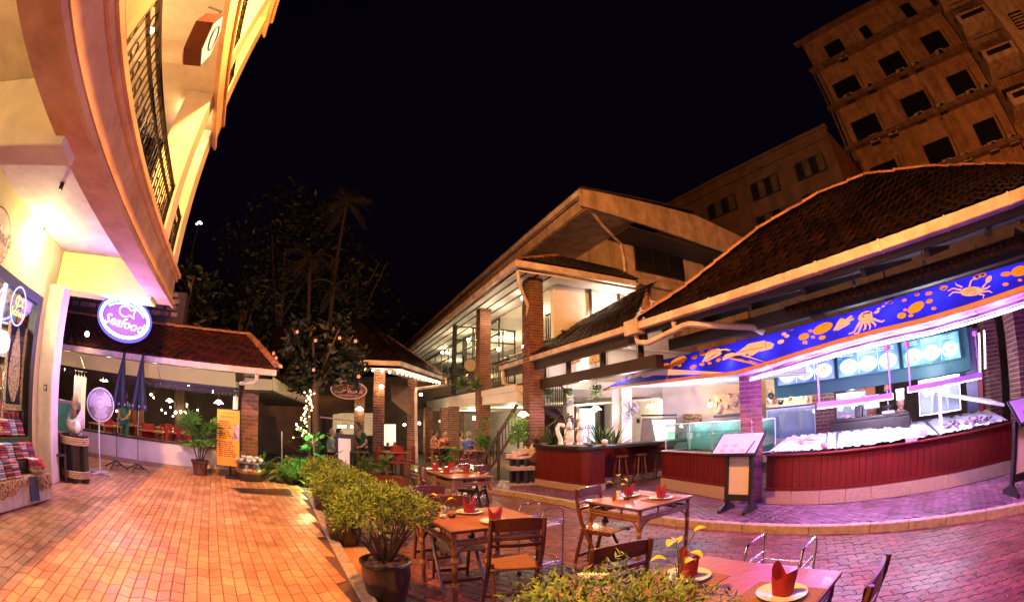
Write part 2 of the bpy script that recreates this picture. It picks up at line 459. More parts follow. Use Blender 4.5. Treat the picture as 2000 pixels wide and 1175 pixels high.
# chevron pavers
cd_ = V((-.62, .785, 0)); cp = V((.785, .62, 0)); cw, cl, sl = .118, .205, .052
items = {0: [], 1: []}
plz_in = [(p[0], p[1]) for p in plaza_poly]
for i in range(-60, 90):
    for j in range(-60, 90):
        c = cp * (i * cw) + cd_ * (j * cl + (i % 2) * .0)
        q = (c.x, c.y)
        if not inside(q, plz_in): continue
        dd = (c - a0).dot(perp)
        if dd < .13 + cw * .62 or not inframe((c.x, c.y, ZP), 60): continue
        M = Matrix.Translation((c.x, c.y, ZP)) @ Matrix(((cp.x, cd_.x, 0, 0), (cp.y, cd_.y, 0, 0), (0, 0, 1, 0), (0, 0, 0, 1)))
        items[i % 2].append(jig(M, .0025, .008))
g = .0035
for s_ in (0, 1):
    k = sl if s_ else -sl
    poly = [(-cw / 2 + g, -cl / 2 - k / 2 + g), (cw / 2 - g, -cl / 2 + k / 2 + g), (cw / 2 - g, cl / 2 + k / 2 - g), (-cw / 2 + g, cl / 2 - k / 2 - g)]
    pave(items[s_], slabpoly(poly, .03), 'paving_tile', PAV, plaza, 150)
# the lower strip of tiles along the plaza
s0 = gp(700, 985 - 0, ZS)
strip_w = .34
b = MB(); b.prism([a0 + V((0, 0, -.02)), a1 + V((0, 0, -.02)), a1 - perp * strip_w + V((0, 0, -.02)), a0 - perp * strip_w + V((0, 0, -.02))][::-1], (0, 0, ZS + .008))
stp = b.build('step_pavement', CONC); tag(stp, kind='structure')
its = []
for i in range(int(LE / .105)):
    for j in range(2):
        c = a0 + ed * (i * .105 + .05) - perp * (.07 + j * .125)
        if inframe(c): its.append(jig(Matrix.Translation((c.x, c.y, ZS + .003)) @ Matrix(((perp.x, ed.x, 0, 0), (perp.y, ed.y, 0, 0), (0, 0, 1, 0), (0, 0, 0, 1)))))
pave(its, slabpoly([(-.06, -.05), (.06, -.05), (.06, .05), (-.06, .05)], .03), 'paving_tile', PAV, stp)
# kerb of the right-hand pavement
kerb_px = [(905, 944), (960, 955), (1030, 966), (1100, 978), (1200, 1000), (1320, 1015), (1450, 1025), (1580, 1029), (1700, 1025), (1850, 1010), (2000, 985), (2060, 968)]
kerb = [gp(x, y - 2, ZW) for x, y in kerb_px]
def offs(line, d):
    o = []
    for i, p in enumerate(line):
        t = (line[min(i + 1, len(line) - 1)] - line[max(i - 1, 0)]); t.z = 0; t.normalize()
        o.append(p + V((-t.y, t.x, 0)) * d)
    return o
kin = offs(kerb, .14)
if (kin[5] - V((8, 8, 0))).length > (kerb[5] - V((8, 8, 0))).length: kin = offs(kerb, -.14)
back = [(14, -2), (14, 16), (-.6, 16), (-.8, 12)]
b = MB(); b.prism([(p.x, p.y, -.02) for p in kin] + [(x, y, -.02) for x, y in back], (0, 0, ZW + .02 - .012))
walk = b.build('pavement', ROADB); tag(walk, kind='structure')
for i in range(len(kerb) - 1):
    n_ = max(1, round((kerb[i + 1] - kerb[i]).length / .7))
    for j in range(n_):
        A, B = lerp(kerb[i], kerb[i + 1], j / n_ + .002), lerp(kerb[i], kerb[i + 1], (j + 1) / n_ - .002)
        A2, B2 = lerp(kin[i], kin[i + 1], j / n_ + .002), lerp(kin[i], kin[i + 1], (j + 1) / n_ - .002)
        MB().prism([A, B, B2, A2], (0, 0, -.2)).build('kerb_stone', CONC, walk, bevel=.01)
walkpoly = [(p.x, p.y) for p in kin] + back
its = []
wd = V((.78, -.62, 0)); wp = V((.62, .78, 0))
wd, wp = (wd * .8 + wp * .6), (wp * .8 - wd * .6)
for i in range(-80, 140):
    for j in range(-80, 140):
        c = wd * (i * .125) + wp * (j * .165 + (i % 2) * .0825)
        if inside((c.x, c.y), walkpoly) and c.length < 12 and inframe((c.x, c.y, ZW), 20):
            its.append(jig(Matrix.Translation((c.x, c.y, ZW)) @ Matrix(((wd.x, wp.x, 0, 0), (wd.y, wp.y, 0, 0), (0, 0, 1, 0), (0, 0, 0, 1))), .003, .012))
pave(its, slabpoly([(-.058, -.078), (.058, -.078), (.058, .078), (-.058, .078)], .03, .006), 'paving_tile', WALKP, walk)
# wavy interlocking pavers of the street
rd = V((.80, -.60, 0)); rp = V((.60, .80, 0)); pl, pw = .235, .118
def zig(n_, L, d): return [(-L / 2 + L * i / n_, (d if i % 2 else -d)) for i in range(n_ + 1)]
top = zig(4, pl, .012)
ax = [(x, y - pw / 2) for x, y in top]
bx_ = [(x, y + pw / 2) for x, y in top]
poly = [ax[0]] + ax[1:] + [(pl / 2 + .014, -.012), (pl / 2 - .014, .012)] + bx_[::-1] + [(-pl / 2 - .014, .012), (-pl / 2 + .014, -.012)]
poly = [(x * .975, y * .955) for x, y in poly]
its = []
keep = [(p.x, p.y) for p in kerb]
for i in range(-60, 80):
    for j in range(-60, 110):
        c = rd * ((i + (j % 2) * .5) * pl) + rp * (j * pw)
        if c.length > 11 or c.y < .4 or not inframe((c.x, c.y, 0), 30): continue
        if inside((c.x, c.y), walkpoly) or (V((c.x, c.y, 0)) - a0).dot(perp) > -strip_w + .06 and c.y < 9: continue
        if inside((c.x, c.y), [(p.x, p.y) for p in kerb] + [(p.x, p.y) for p in kin[::-1]]): continue
        its.append(jig(Matrix.Translation((c.x, c.y, .008)) @ Matrix(((rd.x, rp.x, 0, 0), (rd.y, rp.y, 0, 0), (0, 0, 1, 0), (0, 0, 0, 1))), .004, .012))
pave(its, slabpoly(poly, .03, .005), 'paver', ROADP, road)
# drain grating
t = T('drain_grate', 'long iron drain grating let into the orange tiled plaza near its far edge', 'drain grate', tuple(gp(515, 958, ZP)))
A, B, C_, D = gp(452, 952, ZP + .006), gp(470, 962, ZP + .006), gp(572, 968, ZP + .006), gp(565, 955, ZP + .006)
M = MB(); M.bar(A, D, .03, .012); M.bar(B, C_, .03, .012); M.bar(A, B, .03, .012); M.bar(D, C_, .03, .012); M.build('frame', GREYM, t)
for i in range(1, 36):
    MB().bar(lerp(A, D, i / 36), lerp(B, C_, i / 36), .014, .01).build('grate_bar', BLACK, t)
# manhole cover at the kerb
t = tag(MB().lathe([(.0, .012), (.11, .012), (.115, .004), (.115, -.02)], tuple(gp(1462, 1032, .003)), 20).build('drain_cover', BLACK), 'small round iron drain cover in the street below the kerb', 'drain cover')
# ============================================================ the shop house on the left, with its balconies
u_ = V((-.565, .825, 0)); n_ = V((-.825, -.565, 0))
def F(s, n, z): return u_ * s + n_ * n + V((0, 0, z))
fA = (F(0, 1.586, 0).x, F(0, 1.586, 0).y); fB = (F(5, 1.586, 0).x, F(5, 1.586, 0).y)
shop = T('shop_house', 'tall corner shop house at the left with yellow lit shop front and curving balconies above', 'building', tuple(F(4, 3.95, 0)))
def fbox(mb, s0, s1, n0, n1, z0, z1):
    return mb.prism([F(s0, n0, z0), F(s1, n0, z0), F(s1, n1, z0), F(s0, n1, z0)], (0, 0, z1 - z0))
WN, CZ = 3.95, 3.84
# shop wall with the door opening
b = MB(); fbox(b, 6.692, 6.95, WN, WN + .2, ZP, CZ - .004); fbox(b, -5, 6.69, WN, WN + .2, 2.932, CZ - .004); fbox(b, -5, 2.2, WN, WN + .2, ZP, 2.93)
b.build('wall', YEL, shop)
b = MB(); fbox(b, 6.952, 7.198, WN, WN + .2, 3.222, CZ - .004); b.build('wall', YEL, shop)
b = MB(); fbox(b, 6.96, 7.3, 3.62, 4.15, ZP, 3.22); b.build('column', PL2, shop, bevel=.01)
b = MB(); fbox(b, -5, 7.72, 1.96, 4.2, CZ, CZ + .12); b.build('ceiling', PL2, shop)
b = MB(); fbox(b, -5, 7.72, 1.59, 1.95, 3.275, CZ + .03); b.build('edge_beam', PLASTER, shop)
b = MB(); fbox(b, -5, 7.76, 1.55, 1.585, 3.25, 3.31); fbox(b, -5, 7.78, 1.53, 1.585, 3.31, 3.335); b.build('fascia_moulding', PLASTER, shop)
b = MB(); fbox(b, -5, 7.76, 1.55, 1.585, 3.70, 3.77); fbox(b, -5, 7.79, 1.51, 1.6, 3.773, 3.84); b.build('fascia_moulding', PLASTER, shop)
b = MB(); fbox(b, 2.65, 2.97, 1.84, WN - .002, 3.20, CZ - .002); b.build('cross_beam', PL2, shop, bevel=.01)
b = MB(); fbox(b, 7.2, 7.66, 1.88, WN - .002, 3.21, CZ - .002); b.build('cross_beam', YEL, shop, bevel=.01)
# the dim outer wall beyond, upper storeys
def storey(z0, zc):
    """back wall, ceiling and floor slab of one upper balcony"""
    b = MB(); fbox(b, -5, 7.6, 3.7, 3.9, z0, zc); b.build('wall', PL2, shop)
    b = MB(); fbox(b, -5, 7.7, 1.60, 4.0, zc, zc + .3); b.build('ceiling', PL2, shop)
    b = MB(); fbox(b, -5, 7.76, 1.55, 1.595, zc - .03, zc + .5); b.build('fascia', PLASTER, shop)
    b = MB(); fbox(b, -5, 7.8, 1.50, 1.548, zc - .06, zc + .02); b.build('fascia_moulding', PLASTER, shop)
    b = MB(); fbox(b, -5, 7.8, 1.50, 1.6, zc + .5, zc + .57); b.build('fascia_moulding', PLASTER, shop)
    for s0, nn in ((1.98, 1.60), (6.09, 1.60), (7.2, 1.60)):
        b = MB(); fbox(b, s0, s0 + .42 if s0 < 7 else s0 + .45, nn, nn + .5, z0, zc - .002); b.build('column', PL2 if s0 > 3 else PLASTER, shop, bevel=.01)
    for s0 in (3.6, 4.9):
        b = MB(); fbox(b, s0, s0 + .22, 2.1, 3.7, zc - .28, zc - .002); b.build('cross_beam', PL2, shop)
    # dark window and door in the back wall
    for s0, s1 in ((2.6, 3.5), (5.0, 5.9)):
        f = MB(); fbox(f, s0 - .08, s1 + .08, 3.64, 3.69, z0 + .1, z0 + 2.25); fo = f.build('door', BLACKW, shop)
        f = MB(); fbox(f, s0, s1, 3.62, 3.638, z0 + .3, z0 + 2.15); f.build('pane', mat('dark_glass', (.02, .02, .025), .08, .1, 5, bump=0), fo)
storey(3.97, 6.45)
storey(7.02, 9.8)
b = MB(); fbox(b, -5, 7.7, 1.6, 4.0, 3.87, 3.9); b.build('balcony_floor', PL2, shop)
# wrought-iron balustrades
def balustrade(s0, s1, z0, n=1.66):
    fr = MB(); fr.bar(F(s0, n, z0 + .78), F(s1, n, z0 + .78), .055, .05); fr.bar(F(s0, n, z0 + .58), F(s1, n, z0 + .58), .035, .035); fr.bar(F(s0, n, z0 + .07), F(s1, n, z0 + .07), .04, .04)
    for s in (s0 + .03, s1 - .03): fr.bar(F(s, n, z0), F(s, n, z0 + .82), .05, .05)
    o = fr.build('balustrade', BLACK, shop)
    k = int((s1 - s0) / .115)
    me = MB().bar((0, 0, 0), (0, 0, .53), .016, .016).mesh('baluster', BLACK)
    for i in range(1, k):
        inst(me, 'baluster', Matrix.Translation(F(s0 + (s1 - s0) * i / k, n, z0 + .06)), o)
    sc = MB()
    for i in range(0, k, 2):
        s = s0 + (s1 - s0) * (i + .5) / k
        for zz, rr in ((z0 + .68, .06), (z0 + .33, .055), (z0 + .22, .045)):
            sc.tube([F(s + rr * math.cos(a * .62), n, zz + rr * math.sin(a * .62) * 1.3) for a in range(11)], .009, 5)
    so = sc.build('iron_scrollwork', BLACK, o); so['kind'] = 'stuff'
balustrade(2.42, 6.07, 3.84); balustrade(6.53, 7.18, 3.84); balustrade(-3.5, 1.95, 3.84)
balustrade(2.42, 6.07, 7.02); balustrade(6.53, 7.18, 7.02)
b = MB(); 
for nn in (2.3, 2.9, 3.5): pass
# dark planter shrub behind the first balustrade
pl_ = T('potted_shrub', 'spiky dark potted shrub on the first balcony behind the iron railing', 'plant', tuple(F(4.3, 2.0, 3.9)))
MB().lathe([(.12, 0), (.17, .3), (.16, .3), (.0, .26)], F(4.3, 2.0, 3.9), 12).build('pot', POTM, pl_, True)
b = MB(); r_ = random.Random(5)
for i in range(90):
    c = F(4.3, 2.0, 4.2); a = r_.uniform(0, 6.28); e = r_.uniform(.1, 1.3); L_ = r_.uniform(.25, .5)
    d = V((math.cos(a) * math.cos(e), math.sin(a) * math.cos(e), math.sin(e))); sd = d.cross(V((0, 0, 1))).normalized() * .015
    b.add([c - sd, c + sd, c + d * L_ * .6 + sd, c + d * L_, c + d * L_ * .6 - sd], [(0, 1, 2, 3, 4)])
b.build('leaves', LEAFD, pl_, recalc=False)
# lamps of the balcony
for px, n, z, lb in (((295, 60), 2.1, 5.2, 'bare bright bulb on the first balcony just below the first column'), ((374, 225), 2.0, 5.9, 'bare bright bulb near the corner columns of the first balcony')):
    pA, pB = F(0, n, 0), F(5, n, 0)
    p = on(px[0], px[1], (pA.x, pA.y), (pB.x, pB.y))
    bulb(p=p, power=38, col=(1, .60, .25), r=.04, label=lb, group='bulbs on the shop house', name='wall_bulb', drop=.15)
lamp(F(4.6, 2.6, 8.4), 60, (1, .6, .22), .1); lamp(F(.2, 3.5, 3.3), 60, (1, .62, .28), .1); lamp(F(4.2, 3.3, 5.2), 30, (1, .62, .25), .1)
# hexagonal projecting light-box sign
c0 = F(3.62, 1.30, 5.25)
t = T('hanging_sign', 'dark red hexagonal box sign with a lit cream face hung from the balcony column', 'sign', tuple(c0))
Yv = V((0, 0, 1)); hx = [(-.27, .0), (-.13, .30), (.13, .30), (.27, 0), (.13, -.30), (-.13, -.30)]
M_ = lambda off, k=1.0: [c0 + u_ * x * k + Yv * y * k + n_ * off for x, y in hx]
MB().prism(M_(0), n_ * .22).build('box', mat('dark_red_sign_paint', (.09, .012, .01), .35, .2, 8), t)
MB().prism(M_(-.006, .94), n_ * .004).build('lit_face', emis('sign_face_light', (1, .80, .42), 1.5), t)
MB().tube([c0 - n_ * .012 + u_ * .13 * math.cos(k * .3) + Yv * (.15 * math.sin(k * .3) + .03) for k in range(22)], .012, 5).build('printed_emblem', mat('brown_sign_print', (.12, .05, .02), .6), t)
MB().tube([c0 + Yv * .31 + n_ * .1, c0 + Yv * .5 + n_ * .1, c0 + Yv * .56 + n_ * .3], .014, 6).build('bracket', BLACK, t)
# ============================================================ shop front
door = T('shop_door', 'glazed shop door in a wide black frame filled with textiles, at the left edge', 'door', tuple(F(5, WN, ZP)))
b = MB(); fbox(b, 6.53, 6.69, WN - .05, WN + .12, ZP, 2.93); fbox(b, 2.2, 6.53, WN - .05, WN + .12, 2.79, 2.93); b.build('frame', BLACKW, door)
b = MB(); fbox(b, 5.36, 5.41, WN - .03, WN + .04, ZP, 2.79); b.build('stile', GREYM, door)
b = MB(); fbox(b, 5.41, 6.53, WN + .0, WN + .01, ZP, 2.79); fbox(b, 2.2, 5.36, WN + .0, WN + .01, ZP, 2.79); b.build('pane', CLEAR, door)
b = MB(); b.tube([F(5.5, WN - .02, 1.05), F(5.5, WN - .12, 1.08), F(5.5, WN - .12, 1.72), F(5.5, WN - .02, 1.75)], .022, 8); b.build('handle', STEEL, door, True)
# shop interior
room = T('shop_interior', 'bright shop room crammed with goods behind the glazed door at the left edge', 'room', tuple(F(5, 5.4, ZP)))
b = MB(); fbox(b, 2, 6.85, 5.6, 5.7, ZP, 3.2); fbox(b, 6.75, 6.85, 4.15, 5.6, ZP, 3.2); b.build('wall', mat('shop_shelf_wall', (.6, .42, .3), .7, .5, 6), room)
b = MB(); fbox(b, 2, 6.85, 4.15, 5.6, 3.0, 3.05); b.build('ceiling', WHITE, room)
lamp(F(4.3, 4.6, 2.7), 110, (1, .8, .62), .12)
hues = [(.5, .03, .03), (.45, .25, .05), (.08, .05, .2), (.6, .5, .4), (.3, .08, .03), (.05, .18, .2)]
for i in range(5):
    sh = MB(); fbox(sh, 6.45, 6.74, 4.18, 5.58, .5 + i * .48, .53 + i * .48); so = sh.build('shelf', WHITE, room)
    for j in range(9):
        n0 = 4.2 + j * .152; h_ = rnd.uniform(.18, .42); c = hues[rnd.randrange(6)]
        g_ = MB(); fbox(g_, 6.47 + rnd.uniform(0, .06), 6.7, n0, n0 + .13, .53 + i * .48, .53 + i * .48 + h_); g_.build('boxed_goods', mat('goods_%d' % hues.index(c), c, .6, .5, 20), so)
# gold embroidered hanging and red curtains inside the glass
GOLD = mat('gold_embroidery', (.9, .58, .14), .45, .5, 26, col2=(.16, .07, .02), contrast=(.40, .52), bump=.4)
tp = T('wall_hanging', 'black wall hanging embroidered with a gold temple figure, inside the shop glass', 'tapestry', tuple(F(6.15, 4.06, 1.2)))
b = MB(); fbox(b, 5.82, 6.5, 4.05, 4.065, 1.22, 2.42); b.build('cloth', mat('black_velvet', (.02, .014, .012), .9, .3, 40), tp)
b = MB(); fbox(b, 5.82, 5.90, 4.035, 4.048, 1.22, 2.42); fbox(b, 6.42, 6.5, 4.035, 4.048, 1.22, 2.42); fbox(b, 5.9, 6.42, 4.035, 4.048, 1.22, 1.30); b.build('gold_border', GOLD, tp)
prof = [(0, 2.38), (.05, 2.3), (.09, 2.2), (.13, 2.1), (.17, 1.95), (.2, 1.8), (.2, 1.6), (.16, 1.5), (.1, 1.42), (.05, 1.34)]
b = MB(); b.prism([F(6.16 + x, 4.047, z) for x, z in prof] + [F(6.16 - x, 4.047, z) for x, z in prof[::-1]], -n_ * .012); b.build('gold_figure', GOLD, tp)
cu = T('curtain', 'red patterned curtain bunched behind the shop glass below the gold hanging', 'curtain', tuple(F(6.1, 4.1, ZP)))
for i in range(5):
    b = MB(); s = 5.75 + i * .16
    b.tube([F(s, 4.12, ZP), F(s + .01, 4.1, .6), F(s, 4.12, 1.18)], [.085, .07, .08], 8); b.build('fold', mat('red_brocade', (.38, .03, .02), .6, .6, 25, bump=.3), cu, True)
# small neon ring inside the glass
def neon(name, pts, r, m, parent, n=6): return MB().tube(pts, r, n).build(name, m, parent, True)
NEB = emis('blue_neon_tube', (.34, .30, 1.0), 4); NEY = emis('yellow_neon_tube', (1, .62, .12), 2.5); NEP = emis('pink_neon_tube', (1, .78, .9), 2.2); NEG = emis('green_neon_tube', (.5, 1, .55), 6)
def ell(c, X, Y, a, b_, k=40, t0=0, t1=6.2832): return [c + X * a * math.cos(t0 + (t1 - t0) * i / k) + Y * b_ * math.sin(t0 + (t1 - t0) * i / k) for i in range(k + 1)]
def fish_pts(c, X, Y, k):
    P = []
    for i in range(25):
        t = -2.7 + 5.4 * i / 24
        P.append(c - X * k * (.55 * math.cos(t)) + Y * k * .42 * math.sin(t) - X * k * .1)
    P = P[::1]
    P = [c + X * k * .9 + Y * k * .4] + P[::-1] + [c + X * k * .9 - Y * k * .35, c + X * k * .75 + Y * k * .02, c + X * k * .9 + Y * k * .4]
    return P
def word_tube(s, size, M, m, name, parent):
    o = text(s, size, M, m, name, parent, .28, .006); return o
pA, pB = F(0, WN - .12, 0), F(5, WN - .12, 0)
c = on(36, 598, (pA.x, pA.y), (pB.x, pB.y)); X = u_; Y = V((0, 0, 1))
t = T('neon_ring', 'small blue neon ring with yellow seafood script hanging inside the shop glass', 'neon sign', tuple(c))
neon('ring', ell(c, X, Y, .25, .25), .011, NEB, t)
neon('fish', fish_pts(c + Y * .06, X, Y, .16), .01, NEY, t)
text('Seafood', .15, frame(c - Y * .09 - n_ * .01, X, Y, -n_), NEY, 'lettering', t, .3)
lamp(c - n_ * .25, 4, (.45, .35, 1), .1)
# oval shop sign above the door
c = on(-6, 461, (F(0, WN - .03, 0).x, F(0, WN - .03, 0).y), (F(5, WN - .03, 0).x, F(5, WN - .03, 0).y))
t = T('oval_shop_sign', 'cream oval sign with brown script high on the yellow wall at the left edge', 'sign', tuple(c))
MB().prism(ell(c, X, Y, .42, .34, 36)[:-1], n_ * .025).build('rim', mat('brown_sign_rim', (.16, .05, .02), .5), t)
MB().prism([p - n_ * .004 for p in ell(c, X, Y, .40, .32, 36)[:-1]], n_ * .004).build('board', mat('cream_board', (.8, .62, .3), .5), t)
text('land\'s', .24, frame(c - n_ * .008 + X * .18 + Y * .05, X, Y, -n_), mat('brown_gold_print', (.32, .13, .03), .5), 'lettering', t, .35)
b = MB()
for i in range(6): b.box(tuple(c - n_ * .007 + X * (.04 + i * .055) - Y * (.12 + .02 * (i % 2))), (.05, .006, .1), math.atan2(u_.y, u_.x))
b.build('gold_scene', GOLD, t)
# wall lamp
bulb(p=on(82, 462, (F(0, WN - .16, 0).x, F(0, WN - .16, 0).y), (F(5, WN - .16, 0).x, F(5, WN - .16, 0).y)), power=120, col=(1, .86, .28), r=.075, label='big glaring bulb on the yellow wall above the shop door', group=None, name='wall_bulb', drop=.12)
# small ceiling sensor with wire
p = on(117, 372, (F(0, 2.9, 0).x, F(0, 2.9, 0).y), (F(5, 2.9, 0).x, F(5, 2.9, 0).y)); p.z = CZ - .04
t = tag(MB().lathe([(.0, -.05), (.028, -.05), (.032, -.02), (.035, .04)], tuple(p), 10).build('ceiling_sensor', BLACKW), 'small black sensor cup on the bright yellow shop ceiling', 'sensor')
# lantern lamp on the column
p = at(112, 606, 8.3); bulb(p=p, power=10, col=WARM, r=.03, label='small bulb on a bent wire arm beside the shop column', group=None, name='wall_bulb', drop=.3)
# switch plate
p = on(83, 754, (F(0, 3.61, 0).x, F(0, 3.61, 0).y), (F(5, 3.61, 0).x, F(5, 3.61, 0).y)); 
p = F(6.952, 3.76, 1.62)
t = T('switch_plate', 'small dark switch plate on the white shop column', 'switch', tuple(p)); b = MB(); b.bar(p + n_ * .035, p - n_ * .035, .012, .09); b.build('plate', mat('brown_bakelite', (.12, .06, .05), .4), t); b = MB(); b.bar(p - u_ * .008 + n_ * .015, p - u_ * .008 - n_ * .015, .01, .05); b.build('rocker', WHITE, t)
# ============================================================ neon seafood sign under the corner of the shop house
c = at(243, 622, 8.0)
face = V((c.x, c.y, 0)).normalized(); X = V((face.y, -face.x, 0)); Y = V((0, 0, 1)); 
X = (X * .995 - Y * .10).normalized(); Y = (Y * .995 + V((face.y, -face.x, 0)) * .10).normalized()
t = T('neon_sign', 'glowing oval blue neon sign with fish and the word Seafood under the shop corner', 'neon sign', tuple(c))
MB().prism([p + face * .05 for p in ell(c, X, Y, .50, .325, 40)[:-1]], face * .03).build('back_panel', mat('purple_acrylic', (.10, .03, .16), .45, .1, 5, emit=(.8, .22, 1.0), estr=.55), t)
neon('ring', ell(c - face * .03, X, Y, .485, .31), .026, emis('bright_blue_neon_tube', (.75, .78, 1.0), 14), t, 8)
neon('ring', ell(c + face * .02, X, Y, .50, .325), .062, emis('deep_blue_neon_halo', (.10, .08, 1.0), 3), t, 8)  # wide blue ring added as the halo around the white neon tube
neon('ring', ell(c + face * .02, X, Y, .425, .25, 24, .5, 2.6), .014, emis('cyan_neon_tube', (.2, .8, 1.0), 6), t, 8)
neon('fish', fish_pts(c + Y * .12, X, Y, .21), .015, NEP, t)
text('Seafood', .235, frame(c - Y * .085 - face * .01, X, Y, -face), emis('white_neon_script', (1, .88, .85), 4), 'lettering', t, .3, .012, 1.05)
[MB().tube([c + X * k + Y * .3, c + X * k + Y * .42], .008, 5).build('hook', BLACK, t) for k in (-.2, .25)]
lamp(c - face * .9 + V((0, 0, -.1)), 26, (.42, .20, 1), .28); lamp(c + face * .5 + Y * .1, 18, (.30, .14, 1), .25); lamp(c + V((0, 0, -.7)), 60, (.62, .36, 1), .2)
# ============================================================ the open restaurant pavilion on the left
w_ = V((.84, .54, 0)); w_.normalize(); m_ = V((-w_.y, w_.x, 0))
OM = V((-.54, .84, 0)); 
def G(a, m, z):  # a along, m away (measured with the fitted pair)
    return w_ * a + m_ * m + V((0, 0, z))
GM = 10.1
rest = T('restaurant_pavilion', 'open restaurant pavilion at the left with low white wall, tiled roof and dark lamplit room', 'building', tuple(G(-3, 11, 0)))
def gbox(mb, a0, a1, m0, m1, z0, z1):
    return mb.prism([G(a0, m0, z0), G(a1, m0, z0), G(a1, m1, z0), G(a0, m1, z0)], (0, 0, z1 - z0))
b = MB(); gbox(b, -9, -.45, 10.9, 11.06, .26, .75); b.build('low_wall', WHITE, rest)
b = MB(); gbox(b, -9, -.45, 10.87, 11.08, .752, .79); b.build('wall_cap', DARKW, rest)
b = MB(); gbox(b, -9, -.45, 10.86, 11.06, .14, .258); b.build('plinth', CONC, rest)
b = MB(); gbox(b, -12, -.1, 11.1, 18.5, .05, .16); b.build('floor', mat('dark_restaurant_floor', (.10, .045, .03), .35, .3, 5), rest)
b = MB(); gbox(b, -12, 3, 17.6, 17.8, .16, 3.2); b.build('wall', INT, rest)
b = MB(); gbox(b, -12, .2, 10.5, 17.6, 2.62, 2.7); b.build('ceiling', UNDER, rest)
# gutter, cream canvas band, lace trim
b = MB(); gbox(b, -9, .36, GM, GM + .14, 2.51, 2.64); b.build('gutter', TRIMW, rest, bevel=.01)
for a in range(-8, 1):
    b = MB(); gbox(b, a * 1.0 - .02, a * 1.0 + .02, GM - .006, GM + .1, 2.505, 2.645); b.build('gutter_joint', TRIMW, rest)
CANV = mat('cream_canvas', (.80, .73, .55), .8, .06, 3, bump=.05)
_n = CANV.node_tree; _b = _n.nodes['Principled BSDF']; _t = _n.nodes.new('ShaderNodeBsdfTranslucent'); _t.inputs[0].default_value = (.85, .76, .55, 1); _m = _n.nodes.new('ShaderNodeMixShader'); _m.inputs[0].default_value = .5
_n.links.new(_b.outputs[0], _m.inputs[1]); _n.links.new(_t.outputs[0], _m.inputs[2]); _n.links.new(_m.outputs[0], _n.nodes['Material Output'].inputs[0])
for a0, a1 in ((-9, -4.9), (-4.88, -2.62), (-2.6, -.62)):
    b = MB(); b.slab(G(a0, GM + .62, 2.2), G(a1, GM + .62, 2.2), G(a1, GM + .2, 2.49), G(a0, GM + .2, 2.49), .012); b.build('canvas_band', CANV, rest)
b = MB(); b.bar(G(-9, GM + .66, 2.17), G(-.5, GM + .66, 2.17), .06, .07); b.build('canvas_rail', DARKW, rest)
tr = MB()
for i in range(85):
    a = -9 + i * .1
    tr.prism([G(a, GM + .7, 2.13), G(a + .09, GM + .7, 2.13), G(a + .09, GM + .7, 2.04), G(a + .045, GM + .7, 1.99), G(a, GM + .7, 2.04)], m_ * .015)
o = tr.build('lace_trim', DARKW, rest); o['kind'] = 'stuff'
for a in (-5.6, -4.2, -2.8, -1.6): lamp(G(a, GM + .75, 2.46), 24, (1, .82, .5), .06)
# roof
RZ, RM = 3.72, 12.5
ra, rb, rc, rd_ = G(-9, GM + .02, 2.66), G(.4, GM + .02, 2.66), G(-.45, RM, RZ), G(-9, RM, RZ)
b = MB(); b.slab(ra, rb, rc, rd_, .05); b.slab(rb, G(.4, 15, 2.66), G(-.45, RM + .1, RZ), rc, .05); b.build('roof', UNDER, rest)
def tile_mesh(wd, ln):
    """a flat clay tile with a rounded lower end and a rolled edge"""
    k = 5; v = []; f = []
    for j, y in enumerate((0, .45, 1)):
        for i in range(k):
            x = (i / (k - 1) - .5) * wd
            drop = (1 - (2 * i / (k - 1) - 1) ** 2) * ln * .16 if j == 0 else 0
            v.append((x, y * ln - drop, .022 * (1 - y) + .012 * math.cos(i / (k - 1) * 6.283)))
    for j in range(2):
        for i in range(k - 1): f.append((j * k + i, j * k + i + 1, (j + 1) * k + i + 1, (j + 1) * k + i))
    base = len(v); v += [(v[i][0], v[i][1], v[i][2] - .014) for i in range(k)]
    f += [(base + i, base + i + 1, i + 1, i) for i in range(k - 1)]
    return MB().add(v, f)
def tile_roof(A, B, C, D, wd, ln, parent, limit=300, clip=None):
    """tiles from eave A-B up to ridge D-C"""
    A, B, C, D = map(V, (A, B, C, D)); W_ = ((B - A).length + (C - D).length) / 2; H_ = ((D - A).length + (C - B).length) / 2
    rows = max(2, int(H_ / (ln * .72))); tiles = []
    Wm = max((B - A).length, (C - D).length); cols = int(Wm / wd)
    for r in range(rows):
        for c_ in range(cols):
            uu = (c_ + (.5 if r % 2 else 0) + .5) / cols; vv = (r + .02) / rows
            if uu > 1: continue
            p = bil(A, B, C, D, uu, vv); up = (bil(A, B, C, D, uu, min(1, vv + .05)) - p); al = bil(A, B, C, D, min(1, uu + .02), vv) - bil(A, B, C, D, max(0, uu - .02), vv)
            if up.length < 1e-6 or al.length < 1e-6: continue
            al = al.normalized(); up = (up - al * up.dot(al)).normalized(); nn = al.cross(up)
            if nn.z < 0: nn = -nn; al = -al
            if not inframe(p, 30): continue
            tiles.append(jig(frame(p + nn * .012, al, up, nn), .006, .03))
    pave(tiles, tile_mesh(wd * 1.0, ln), 'roof_tile', TILE2 if limit == 280 else TILE, parent, limit)
tile_roof(ra, rb, rc, rd_, .235, .30, rest, 280)
